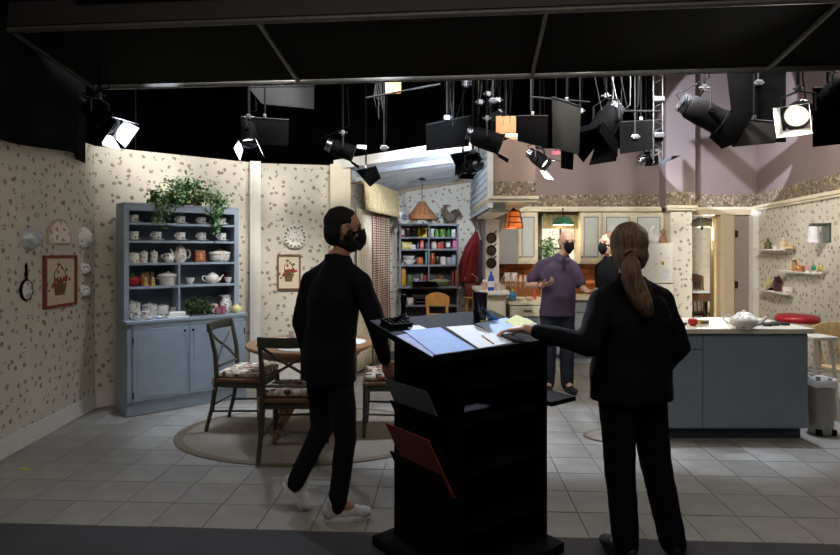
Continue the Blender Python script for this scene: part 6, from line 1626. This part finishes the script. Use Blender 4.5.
BLKSHIRT = mat('black_knit', '0d0d10', .92, var=.25, scale=8, spec=.15, bump=.1, bscale=60)
CHARC = mat('charcoal_tee', '2c2c31', .9, var=.15, scale=8, spec=.15)
DENIM = mat('black_jeans', '14151b', .85, var=.2, scale=12, spec=.15)
NAVY = mat('navy_jeans', '1c2230', .85, var=.15, scale=12)
PURP = mat('purple_polo', '4d3e55', .9, var=.10, scale=14, bump=.1, bscale=200)
BLKTR = mat('black_trousers', '0e0e12', .9, var=.2, spec=.12)
SNEAK = mat('white_sneaker', 'c6c6c8', .6, var=.08); SOLE = mat('white_sole', 'd2d2d2', .6); BLKSHOE = mat('black_shoe', '121214', .5)
V = Vector
# the man walking past the podium
base = V((-.50, 3.34, 0))
p1, P, H, bs_ = person('man in dark clothes and white sneakers walking towards the podium', base,
    (-.535, 3.38, .93), (-.50, 3.36, 1.27), (-.478, 3.36, 1.49), (-.435, 3.36, 1.665), (.66, .75, 0), (.98, .18, -.04),
    [(-.645, 3.46, 1.365), (-.335, 3.26, 1.365)], [(-.705, 3.44, 1.12), (-.245, 3.21, 1.15)], [(-.68, 3.55, .88), (-.195, 3.28, .92)],
    [(-.60, 3.43, .90), (-.465, 3.32, .90)], [(-.58, 3.44, .50), (-.425, 3.32, .47)], [(-.735, 3.42, .20), (-.475, 3.33, .10)],
    [((-.81, 3.42, .175), (-.695, 3.44, .005)), ((-.545, 3.32, .0), (-.285, 3.36, .0))],
    [((.2, .3, -.95), (-.6, .4, 0), (.3, .9, 0), .3), ((.3, .25, -.9), (.5, -.8, .1), (.4, .7, 0), .3)],
    BLKSHIRT, DENIM, SNEAK, SOLE, SKIND, hem=.80, coat=.016, leg_r=(.082, .055, .042), loose=.010, wrk=.006, seed=1, belly=.0)
b = MB(); b.ell(V((-.545, 3.385, .85)), (.128, .175, .12), frame((.66, .75, 0)), 20, 12); b.ell(V((-.54, 3.38, .93)), (.118, .165, .12), frame((.66, .75, 0)), 20, 12)
remesh(b, 'undershirt', CHARC, p1, base, .011, 2, wr=.006, cut=[((0, 0, .755), (0, 0, -1))], seed=3)
HAIRD = mat('dark_hair', '121013', .8, var=.3, scale=60, bump=.4, bscale=160, spec=.25)
b = MB(); b.ell(P(-.026, 0, .048), (.100, .082, .092), H, 18, 12); b.ell(P(-.062, 0, -.01), (.062, .074, .085), H, 18, 12); remesh(b, 'hair', HAIRD, p1, base, .008, 2, wr=.004, wscale=40)
b = MB(); b.ell(P(.02, 0, -.075), (.085, .07, .055), H); b.ell(P(.02, .05, -.03), (.03, .026, .05), H); b.ell(P(.02, -.05, -.03), (.03, .026, .05), H); remesh(b, 'beard', HAIRD, p1, base, .008, 2, wr=.002, wscale=50)
face_mask(p1, P, H, base); eyes(p1, P, H, base)
# the woman in black with her hand on the podium
base = V((1.13, 2.93, 0))
wristL = W_(tl(*top_uv(524, 340), .060))
p2, P, H, bs_ = person('woman in black with a long ponytail standing with one hand on the podium', base,
    (1.075, 2.95, .93), (1.07, 2.93, 1.20), (1.065, 2.93, 1.385), (1.06, 2.95, 1.555), (-.15, .98, 0), (.16, .98, 0),
    [(.915, 2.90, 1.29), (1.225, 2.97, 1.29)], [(.80, 2.76, 1.10), (1.315, 2.95, 1.06)], [tuple(wristL), (1.255, 3.10, .87)],
    [(1.00, 2.93, .89), (1.155, 2.97, .89)], [(1.005, 2.93, .49), (1.20, 2.97, .49)], [(1.025, 2.89, .10), (1.275, 2.93, .10)],
    [((1.04, 2.83, 0), (.97, 3.06, 0)), ((1.27, 2.88, 0), (1.375, 3.10, 0))],
    [((-.95, .15, -.10), (.15, .1, 1), (0, 1, .0), .34, .34), ((-.3, .5, -.8), (.9, .3, 0), (-.3, .8, .3), .4)],
    BLKSHIRT, BLKTR, BLKSHOE, BLKSHOE, SKIN, hem=.80, cuff=.80, lat=1.14, coat=.022, leg_r=(.092, .062, .048), loose=.016, arm_r=(.052, .040, .027), voxel=.0048, seed=7, belly=.0)
HAIRB = mat('brown_hair', '654e3b', .5, var=.55, scale=90, stretch=(1, 1, .12), bump=.9, bscale=160, spec=.4)
b = MB(); b.ell(P(-.022, 0, .035), (.112, .094, .105), H, 20, 14); b.ell(P(-.05, 0, -.03), (.08, .088, .09), H, 18, 12); b.ell(P(-.12, 0, -.035), (.035, .035, .035), H)
hairw = remesh(b, 'hair', HAIRB, p2, base, .008, 2, wr=.004, wscale=30)
b = MB(); b.path([P(-.125, .01, -.03) - base, P(-.155, .018, -.07) - base, P(-.150, .012, -.14) - base, P(-.15, -.01, -.20) - base, P(-.165, -.035, -.26) - base, P(-.17, -.055, -.31) - base, P(-.17, -.06, -.335) - base], [.026, .042, .050, .052, .047, .032, .006], 14); b.build('ponytail', HAIRB, hairw, ang=80)
b = MB(); b.path([P(-.14, .01 + .03 * math.cos(2 * math.pi * i / 12), -.045 + .03 * math.sin(2 * math.pi * i / 12)) - base for i in range(13)], .008, 6); b.build('hair_tie', BLKM, hairw)
face_mask(p2, P, H, base); eyes(p2, P, H, base)
# the man in the purple polo shirt
base = V((1.52, 6.33, 0))
p3, P, H, bs_ = person('balding man in purple polo shirt and black mask gesturing in the kitchen', base,
    (1.50, 6.36, .95), (1.505, 6.36, 1.28), (1.545, 6.34, 1.475), (1.592, 6.29, 1.635), (.12, -.99, 0), (.14, -.97, -.12),
    [(1.668, 6.35, 1.365), (1.335, 6.38, 1.375)], [(1.775, 6.36, 1.13), (1.205, 6.40, 1.16)], [(1.765, 6.12, 1.115), (1.305, 6.19, 1.175)],
    [(1.595, 6.36, .90), (1.415, 6.36, .90)], [(1.605, 6.33, .48), (1.41, 6.34, .48)], [(1.615, 6.38, .10), (1.41, 6.38, .10)],
    [((1.61, 6.44, 0), (1.655, 6.18, 0)), ((1.41, 6.44, 0), (1.375, 6.18, 0))],
    [((.25, -.95, .0), (.1, .15, -1), (1, .2, .1), .45), ((.75, -.55, .25), (-.3, -.1, -.9), (-.3, -.6, .6), .75)],
    PURP, NAVY, BLKSHOE, BLKSHOE, SKIN, sleeve=.72, hem=.84, belly=.055, coat=.014, loose=.022, clothes_vox=.012, wrk=.008, seed=12, lat=1.05, leg_r=(.088, .06, .046))
HAIRG = mat('grey_hair', '8d8178', .8, var=.2, scale=60)
b = MB(); b.ell(P(-.040, 0, .008), (.078, .086, .058), H, 18, 12); b.ell(P(-.075, 0, .03), (.045, .06, .06), H); remesh(b, 'hair', HAIRG, p3, base, .008, 2, wr=.002, wscale=40)
face_mask(p3, P, H, base); eyes(p3, P, H, base)
b = MB(); q = V((1.69, 6.12, 0)); wv = V((1.305, 6.19, 1.175)) - base; dv = (V((1.305, 6.19, 1.175)) - V((1.205, 6.40, 1.16))).normalized(); xx, yy = basis(dv)
b.path([wv - dv * .035 + (xx * math.cos(2 * math.pi * i / 14) + yy * math.sin(2 * math.pi * i / 14)) * .033 for i in range(15)], .008, 6); b.build('wrist_band', BLKM, p3)
shirt3 = [c for c in p3.children if c.name.startswith('shirt')][0]
nk = V((1.545, 6.34, 1.475)) - base
for s in (-1, 1):
    b = MB(); b.slab([nk + V((s * .012, -.085, -.005)), nk + V((s * .07, -.05, .02)), nk + V((s * .075, -.075, -.03)), nk + V((s * .028, -.11, -.055))], (0, -.006, .002)); b.build('collar_flap', PURP, shirt3, smooth=False)
b = MB(); b.slab([nk + V((-.014, -.115, -.03)), nk + V((.014, -.115, -.03)), nk + V((.012, -.135, -.14)), nk + V((-.016, -.135, -.14))], (0, -.006, 0)); b.build('placket', mat('dark_placket', '2a2230', .9), shirt3, smooth=False)
# the person half hidden behind the woman
base = V((2.07, 6.30, 0))
p4, P, H, bs_ = person('person in black jacket and black mask half hidden behind the woman', base,
    (2.10, 6.32, .93), (2.09, 6.31, 1.26), (2.075, 6.31, 1.45), (2.045, 6.29, 1.615), (-.9, -.4, 0), (-.93, -.36, 0),
    [(2.16, 6.15, 1.345), (2.02, 6.48, 1.345)], [(2.20, 6.12, 1.1), (2.03, 6.52, 1.1)], [(2.10, 6.05, .88), (1.96, 6.45, .88)],
    [(2.13, 6.24, .89), (2.07, 6.40, .89)], [(2.10, 6.21, .48), (2.04, 6.38, .48)], [(2.13, 6.23, .10), (2.07, 6.40, .10)],
    [((2.19, 6.25, 0), (1.95, 6.14, 0)), ((2.13, 6.43, 0), (1.89, 6.32, 0))],
    [((-.3, -.2, -.95), (.2, -.9, 0), (-.9, -.3, 0), .3), ((-.3, -.2, -.95), (-.2, .9, 0), (-.9, -.3, 0), .3)],
    BLKSHIRT, BLKTR, BLKSHOE, BLKSHOE, SKIN, coat=.02, seed=20, voxel=.009, clothes_vox=.014)
b = MB(); b.ell(P(-.025, 0, .045), (.102, .084, .09), H, 18, 12); b.ell(P(-.06, 0, -.01), (.066, .078, .085), H); remesh(b, 'hair', mat('auburn_hair', '6e4f38', .8, var=.3, scale=50), p4, base, .009, 2, wr=.003, wscale=40)
face_mask(p4, P, H, base); eyes(p4, P, H, base)
# ---------------------------------------------------------------- lighting rig: pipes, lamps, flags
GZ = 3.62
PIPES = (4.8, 5.1, 5.4, 5.7, 6.0, 6.3)
def qy(Y): return min(PIPES, key=lambda p: abs(p - Y))
def gpipe(label, p, q, r=.024):
    p = V(p); q = V(q); c = (p + q) / 2
    b = MB(); b.tube(p - c, q - c, r, n=10); o = b.build('grid_pipe', DSTEEL); o.location = c
    return tag(o, label, 'pipe', 'lighting grid pipes')
for Y_, w_ in zip(PIPES, ('first', 'second', 'third', 'fourth', 'fifth', 'last')):
    gpipe('%s lighting grid pipe counted from the canopy' % w_, (-3.3, Y_, GZ), (4.5, Y_, GZ))
GLOW = mat('lamp_face', 'fff4e2', .4, emit=9.0)
CHROME = mat('lamp_chrome', '8a8e96', .25, .95, var=.2, scale=20)
INNER = mat('lamp_inner_metal', 'e4e2dc', .45, .0, var=.05)
def to_local(d):
    d = V(d).normalized(); x, y = basis(d)
    if y.z < 0: x, y = -x, -y
    return Matrix((d, x, y)).transposed()
def fixture(label, pos, aim, power, colr, L=.26, r=.085, doors='tblr', open_=35, size=70, blend=.25, glow=True, pipe_z=GZ, dl=.14, inner=True, back=CHROME, soft=None, roll=0, face=4.0):
    pos = V(pos); d = (V(aim) - pos).normalized(); M = Matrix.Rotation(R(roll), 3, d) @ to_local(d)
    t = thing('stage_light', label, 'stage light', pos, 0, 'stage lights in the rig')
    T = lambda x, y, z: M @ V((x, y, z))
    Ry = Matrix.Rotation(R(90), 3, 'Y')
    b = MB(); b.lathe([(0, -L * .5), (r * .75, -L * .5), (r * .95, -L * .4), (r, -L * .1), (r, L * .42), (r * 1.08, L * .44), (r * 1.08, L * .5), (r * .98, L * .5), (r * .92, L * .2), (0, L * .2)], 20, M=M @ Ry); h = b.build('housing', BLKM, t, ang=40)
    b = MB()
    for k in range(3): b.lathe([(r * .78, -L * .5 - .005 - k * .022), (r * .8, -L * .5 - .012 - k * .022), (r * .6, -L * .5 - .018 - k * .022)], 16, M=M @ Ry)
    b.lathe([(0, -L * .5 - .06), (r * .55, -L * .5 - .06), (r * .6, -L * .5), (0, -L * .5)], 14, M=M @ Ry); b.build('rear_cap', back, h, ang=40)
    b = MB(); b.lathe([(0, L * .2), (r * .9, L * .2), (r * .9, L * .2 + .006), (0, L * .2 + .012)], 20, M=M @ Ry); b.build('lens', mat('lens_glow_%.1f' % face, 'fff6ea', .3, emit=face) if glow else mat('lens_dark', '3a3c42', .1), t, ang=60)
    a = R(open_)
    for k in doors:
        w = r * 1.05; x0 = L * .5
        if k in 'tb':
            s = 1 if k == 't' else -1
            cs = [T(x0, -w, s * r * 1.02), T(x0, w, s * r * 1.02), T(x0 + dl * math.cos(a), w * 1.25, s * (r * 1.02 + dl * math.sin(a))), T(x0 + dl * math.cos(a), -w * 1.25, s * (r * 1.02 + dl * math.sin(a)))]
            nrm = T(-math.sin(a), 0, s * math.cos(a))
        else:
            s = 1 if k == 'r' else -1
            cs = [T(x0, s * r * 1.02, -w), T(x0, s * r * 1.02, w), T(x0 + dl * math.cos(a), s * (r * 1.02 + dl * math.sin(a)), w * 1.25), T(x0 + dl * math.cos(a), s * (r * 1.02 + dl * math.sin(a)), -w * 1.25)]
            nrm = T(-math.sin(a), s * math.cos(a), 0)
        b = MB(); b.slab(cs, nrm * .003); dr = b.build('barn_door', FOIL, t, smooth=False)
        if inner: b = MB(); b.slab([c - nrm * .0005 for c in cs], -nrm * .0015); b.build('inner_face', INNER, dr, smooth=False)
    # yoke, clamp and drop pipe
    yk = r * 1.22
    b = MB(); b.path([T(0, -yk, 0), T(0, -yk, 0) + V((0, 0, r * 1.5)), V((0, 0, r * 1.9)) + T(0, -yk * .3, 0) * V((1, 1, 0)).length * .0 + V((0, 0, 0)), T(0, yk, 0) + V((0, 0, r * 1.5)), T(0, yk, 0)], .009, 6); y_ = b.build('yoke', DSTEEL, t)
    for s in (-1, 1): b = MB(); b.tube(T(0, s * r * .9, 0), T(0, s * yk * 1.12, 0), .02, n=10); b.build('tilt_knob', BLKM, y_)
    zt = pipe_z - pos.z
    b = MB(); b.tube((0, 0, r * 1.85), (0, 0, zt - .02), .012, n=8); b.build('drop_pipe', BLKM, t)
    b = MB(); b.box((0, 0, r * 2.1), (.035, .035, .05)); b.tube((-.045, 0, r * 2.1), (.05, 0, r * 2.1), .009); b.build('clamp', STEEL, t, smooth=False, bev=.005)
    b = MB(); b.path([T(-L * .5 - .04, 0, 0), T(-L * .5 - .1, .02, 0) + V((0, 0, .05)), V((.06, .03, min(zt, r * 3))), V((.03, .0, zt))], .006, 6); b.build('power_cable', BLKM, t)
    if power > 0:
        l = bpy.data.lights.new('stage_light_beam', 'SPOT'); l.energy = power; l.color = colr; l.spot_size = R(size); l.spot_blend = blend; l.shadow_soft_size = soft or r * .6
        o = bpy.data.objects.new('stage_light_beam', l); col.objects.link(o); o.parent = t
        o.location = T(L * .2 + .02, 0, 0); o.rotation_euler = d.to_track_quat('-Z', 'Y').to_euler()
    return t
def flag(label, cs, m=None, py=None):
    """black panel given by its four corners (world), hung by a rod from the grid"""
    cs = [V(c) for c in cs]; c0 = sum(cs, V()) / 4
    n_ = (cs[1] - cs[0]).cross(cs[2] - cs[0]).normalized()
    t = thing('light_flag', label, 'flag', c0, 0, 'black light flags')
    b = MB(); b.slab([c - c0 for c in cs], n_ * .006); b.build('panel', m or FOIL, t, smooth=False)
    top = max(cs, key=lambda c: c.z) - c0; tops = sorted(cs, key=lambda c: -c.z)[:2]; mid = (tops[0] + tops[1]) / 2 - c0
    b = MB(); b.tube(tops[0] - c0, tops[1] - c0, .008, n=6); b.build('frame_rod', DSTEEL, t)
    b = MB(); b.tube(mid, V((mid.x, (py - c0.y) if py else mid.y, GZ - c0.z)), .009, n=6); b.build('hanging_rod', BLKM, t)
    b = MB(); b.box(mid + V((0, 0, .02)), (.03, .03, .04)); b.build('clamp', STEEL, t, smooth=False, bev=.006)
    return t
def fl(label, pts, Y, dy=(0, 0, 0, 0), m=None):
    Y = qy(Y)
    return flag(label, [at(px, py, Y + d) for (px, py), d in zip(pts, dy)], m=m, py=Y)
# --- stage lights, by where they hang
fixture('stage light at the far left with its lit barn doors facing right', at(100, 116, 4.8), at(100, 116, 4.8) + V((.62, -.12, -.52)), 28, COOL, L=.28, r=.08, doors='tblr', open_=25, dl=.13, size=130, pipe_z=3.12)
fixture('small stage light hanging under the left black flag', at(249, 134, 5.4), at(249, 134, 5.4) + V((.15, -.45, -1)), 60, COOL, L=.22, r=.075, doors='tb', open_=20, dl=.11, size=130)
fixture('stage light clamped above the cream column', at(343, 150, 6.0), at(343, 150, 6.0) + V((.85, .1, -.3)), 40, NEUT, L=.24, r=.085, doors='tb', open_=15, dl=.10, size=130)
fixture('stage light with chrome back above the nook beam', at(487, 140, 5.7), at(487, 140, 5.7) + V((.9, -.1, -.32)), 40, NEUT, L=.30, r=.10, doors='tb', open_=12, dl=.12, size=130)
fixture('small stage light in front of the bulkhead top', at(473, 166, 6.0), (-.15, 8.0, 2.56), 200, COOL, L=.2, r=.07, doors='tblr', open_=30, dl=.10, size=70)
fixture('small bright stage light right of the bulkhead', at(540, 160, 6.0), at(540, 160, 6.0) + V((.55, -.5, -.55)), 50, NEUT, L=.2, r=.07, doors='tb', open_=15, dl=.12, size=130)
fixture('large dark stage light with wide closed barn doors', at(606, 123, 5.4), at(606, 123, 5.4) + V((-.55, -.35, -.8)), 0, NEUT, L=.28, r=.12, doors='tblr', open_=22, dl=.20, glow=False, inner=False)
fixture('large stage light with chrome back in front of the mauve wall', at(704, 114, 5.1), at(704, 114, 5.1) + V((.75, -.05, -.42)), 0, NEUT, L=.34, r=.11, doors='tblr', open_=10, dl=.16, glow=False, inner=False)
fixture('bright open faced stage light between the black flags at the right', at(798, 114, 4.8), at(798, 114, 4.8) + V((-.62, -.62, -.42)), 60, NEUT, L=.20, r=.10, doors='tblr', open_=14, dl=.10, size=120, face=.9)
fixture('little stage light low over the kitchen cabinets', at(646, 160, 6.3), (4.65, 8.3, 3.25), 420, COOL, L=.14, r=.055, doors='tblr', open_=20, dl=.06, size=48, soft=.004, blend=.1)
fixture('stage light hanging right at the top edge of the frame', at(832, 92, 4.8), at(832, 92, 4.8) + V((-.6, .4, -.55)), 0, COOL, L=.22, r=.08, doors='', glow=False)
fixture('stage light with chrome back among the cables over the nook', at(500, 128, 6.0), at(500, 128, 6.0) + V((.35, .5, -.7)), 0, NEUT, L=.22, r=.08, doors='', glow=False)
# added bars before the little light, shaped to cast the mauve wall's V shade
L0 = V(at(646, 160, 6.3)); aim_ = (V((4.65, 8.3, 3.25)) - L0).normalized(); L0 = L0 + aim_ * (.14 * .2 + .02)
def wallpt(px, py):
    if px <= 757: return at(px, py, 8.3)
    return onwall(RWa, RWb, px, py)[0]
gob = thing('added_shade_bars', 'small black bars added in front of the little light to cast the V shade', 'added gobo', L0 + aim_ * .30, 0)
for quad in (((692, 138), (716, 138), (757, 172), (757, 196)), ((757, 172), (800, 138), (822, 138), (757, 196)), ((686, 158), (700, 172), (700, 197), (686, 197))):
    cs = [L0 + (wallpt(*q_) - L0) * (.30 / (wallpt(*q_) - L0).dot(aim_)) - gob.location for q_ in quad]
    b = MB(); b.slab(cs, aim_ * .002); b.build('bar', FOIL, gob, smooth=False)
b = MB(); c_ = sum(cs, V()) / 4; b.path([c_, c_ + V((0, 0, -.02)), L0 - aim_ * .02 - gob.location + V((0, 0, -.065)), L0 - aim_ * .05 - gob.location + V((0, 0, -.05))], .003, 5); b.build('clip_wire', BLKM, gob)
# --- black flags
fl('left black rectangular flag beside the small stage light', [(241, 117), (289, 120), (288, 146), (241, 143)], 5.35)
fl('grey curled flag high above the dining wall', [(248, 87), (314, 86), (314, 109), (262, 104)], 5.4, m=mat('grey_foil', '1c1d1f', .7, spec=.1, bump=.3, bscale=8))
fl('black flag hanging above the nook beam', [(426, 125), (470, 116), (469, 146), (426, 151)], 5.6)
fl('small tilted black flag under the nook beam at the left', [(356, 171), (376, 166), (381, 178), (370, 187)], 6.5, (0, 0, .1, .1))
fl('small tilted black flag under the nook beam at the right', [(450, 155), (476, 150), (483, 160), (457, 169)], 6.1, (0, 0, .1, .1))
fl('black square flag left of the tall grey flag', [(517, 116), (548, 116), (547, 148), (518, 141)], 5.5)
fl('tall grey flag hanging in the middle of the rig', [(552, 97), (581, 107), (579, 155), (553, 147)], 5.2, (0, .1, .1, 0), m=mat('grey_flag', '2c2a28', .8, spec=.1, var=.15, scale=3))
fl('narrow dark flag below the tall grey flag', [(561, 150), (574, 152), (573, 170), (561, 168)], 5.5)
fl('large black flag left of the bright open faced light', [(727, 72), (786, 72), (786, 142), (735, 143)], 5.05, (0, .05, .05, 0))
fl('black flag at the right edge of the frame', [(813, 88), (842, 88), (842, 144), (813, 147)], 4.75)
fl('low black flag hanging over the kitchen cabinets', [(620, 122), (662, 120), (662, 148), (620, 154)], 5.7)
fl('brown smoky flag below the large black flag', [(731, 118), (777, 122), (775, 143), (732, 147)], 4.95, m=mat('smoky_flag', '2c2a29', .8, spec=.1, var=.2, scale=4))
# coloured gel sheets clipped in the rig
def gel(label, pts, Y, c):
    Y = qy(Y)
    cs = [at(px, py, Y) for px, py in pts]; c0 = sum(cs, V()) / 4
    t = thing('gel_sheet', label, 'gel', c0, 0)
    b = MB(); b.slab([q - c0 for q in cs], (0, .003, 0)); b.build('sheet', mat('gel_' + c, c, .5, var=.15, emit=.05), t, smooth=False)
    b = MB(); tp = (cs[0] + cs[1]) / 2 - c0; b.tube(tp, (tp.x, tp.y, GZ - c0.z), .006, n=6); b.build('clip_rod', DSTEEL, t)
gel('orange gel sheet hanging high over the nook', [(385, 80), (401, 80), (401, 93), (386, 95)], 5.35, 'c98a4a')
gel('tan gel sheet beside the chrome backed stage light', [(496, 116), (516, 116), (516, 140), (496, 134)], 5.75, 'a8794e')
gel('pink gel sheet at the top of the bulkhead', [(552, 151), (560, 151), (560, 154), (552, 154)], 6.4, 'c02848')
# hanging rods and cables
def hang(name, label, cat, px, y0, y1, Y, r=.008, weight=True):
    Y = qy(Y); p = at(px, y1, Y); t = thing(name, label, cat, p, 0, 'hanging rods and cables of the rig')
    b = MB(); b.tube((0, 0, 0), (0, 0, GZ - p.z), r, n=6); b.build('rod', DSTEEL, t)
    if weight: b = MB(); b.box((0, 0, -.01), (.06, .05, .05)); b.tube((-.04, 0, -.01), (.05, 0, -.01), .014); b.build('clamp', STEEL, t, smooth=False, bev=.008)
    b = MB(); b.path([(.012, 0, GZ - p.z), (.03, .01, (GZ - p.z) * .6), (.02, 0, .1), (.0, 0, .02)], .005, 5); b.build('cable', BLKM, t)
hang('hanging_rod', 'hanging rod with clamp between the orange gel and the nook beam', 'rod', 384, 80, 147, 5.7)
hang('hanging_rod', 'hanging rod with clamp over the middle of the nook beam', 'rod', 447, 80, 117, 5.7)
hang('hanging_rod', 'hanging rod right of the chrome backed stage light', 'rod', 531, 80, 112, 5.5, weight=False)
hang('hanging_rod', 'hanging rod left of the tall grey flag', 'rod', 493, 80, 100, 5.5)
hang('hanging_rod', 'thin rod hanging left of the hutch wall', 'rod', 136, 88, 128, 5.0, .004, weight=False)
hang('hanging_rod', 'slanted rod with clamp right of the tall grey flag', 'rod', 580, 80, 110, 5.6)
hang('hanging_rod', 'rod with low clamp left of the ladder truss', 'rod', 635, 80, 136, 5.6)
hang('hanging_rod', 'short rod with clamp high over the right flags', 'rod', 758, 70, 82, 5.0)
t = thing('cable_bundle', 'thick bundle of cables hanging beside the orange gel', 'cable', at(380, 120, 5.7), 0)
rr = random.Random(6)
for k in range(5):
    b = MB(); z0 = GZ - t.location.z; b.path([(rr.uniform(-.05, .05), rr.uniform(-.03, .03), z0), (rr.uniform(-.06, .04), 0, z0 * .5), (rr.uniform(-.04, .06), 0, .05 * k), (rr.uniform(-.06, .06), 0, z0 * .3), (rr.uniform(-.03, .06), 0, z0)], .006, 5); b.build('cable', BLKM if k % 2 else DSTEEL, t)
t = thing('cable_bundle', 'tangle of cables and clamps above the bulkhead', 'cable', at(480, 112, 5.7), 0)
for k in range(9):
    z0 = GZ - t.location.z; x = rr.uniform(-.28, .3); b = MB(); b.path([(x, 0, z0), (x + rr.uniform(-.05, .05), rr.uniform(-.05, .05), z0 * .4), (x + rr.uniform(-.1, .1), 0, -rr.uniform(0, .15)), (x + rr.uniform(-.1, .1), .02, z0 * .4), (x + rr.uniform(-.1, .1), 0, z0)], .006, 5); b.build('cable', BLKM if k % 3 else DSTEEL, t)
for k in range(6):
    b = MB(); x = rr.uniform(-.28, .3); z_ = rr.uniform(0, z0 * .9); b.box((x, -.02, z_), (.05, .04, .05), rr.uniform(0, 1)); b.tube((x - .05, -.02, z_), (x + .05, -.02, z_), .012); b.build('clamp', STEEL, t, smooth=False, bev=.006)
t = thing('cable_bundle', 'looped cables around the large dark stage light', 'cable', at(612, 100, 5.4), 0)
for k in range(4):
    z0 = GZ - t.location.z; x = -.12 + .08 * k; b = MB(); b.path([(x, 0, z0), (x - .05, -.03, z0 * .3), (x + .02, -.03, -.12), (x + .12, -.02, -.05), (x + .14, 0, z0)], .006, 5); b.build('cable', BLKM if k % 2 else DSTEEL, t)
# ladder truss and horizontal bar
p = at(658, 160, 5.7); t = thing('ladder_truss', 'narrow metal ladder truss hanging in front of the mauve wall edge', 'truss', p, 0)
hz_ = GZ - p.z
for s in (-1, 1): b = MB(); b.tube((s * .045, 0, 0), (s * .045, 0, hz_), .010, n=8); b.build('rail', DSTEEL, t)
for k in range(10): b = MB(); z_ = hz_ * (k + .3) / 10; b.tube((-.045, 0, z_), (.045, 0, z_ + .05 * (-1) ** k), .007, n=6); b.build('rung', DSTEEL, t)
for k in (2, 5, 8): b = MB(); b.box((.0, -.03, hz_ * k / 10), (.10, .04, .05)); b.build('clamp', STEEL, t, smooth=False, bev=.008)
b = MB(); c_ = at(635, 111, 5.7); b.tube((-.3, 0, 0), (.3, 0, 0), .010, n=8); o = b.build('cross_bar', DSTEEL); o.location = c_; tag(o, 'thin horizontal bar clamped left of the ladder truss', 'bar')
b = MB(); c_ = at(560, 99, 5.4); b.tube((-.28, 0, .02), (.28, 0, -.03), .010, n=8); o = b.build('cross_bar', DSTEEL); o.location = c_; tag(o, 'thin horizontal bar clamped above the tall grey flag', 'bar')
b = MB(); c_ = (at(340, 100, 5.4) + at(440, 85, 5.4)) / 2; b.tube(at(366, 98, 5.4) - c_, at(440, 84, 5.4) - c_, .010, n=8); o = b.build('cross_bar', DSTEEL); o.location = c_; tag(o, 'thin sloping bar above the nook beam', 'bar')
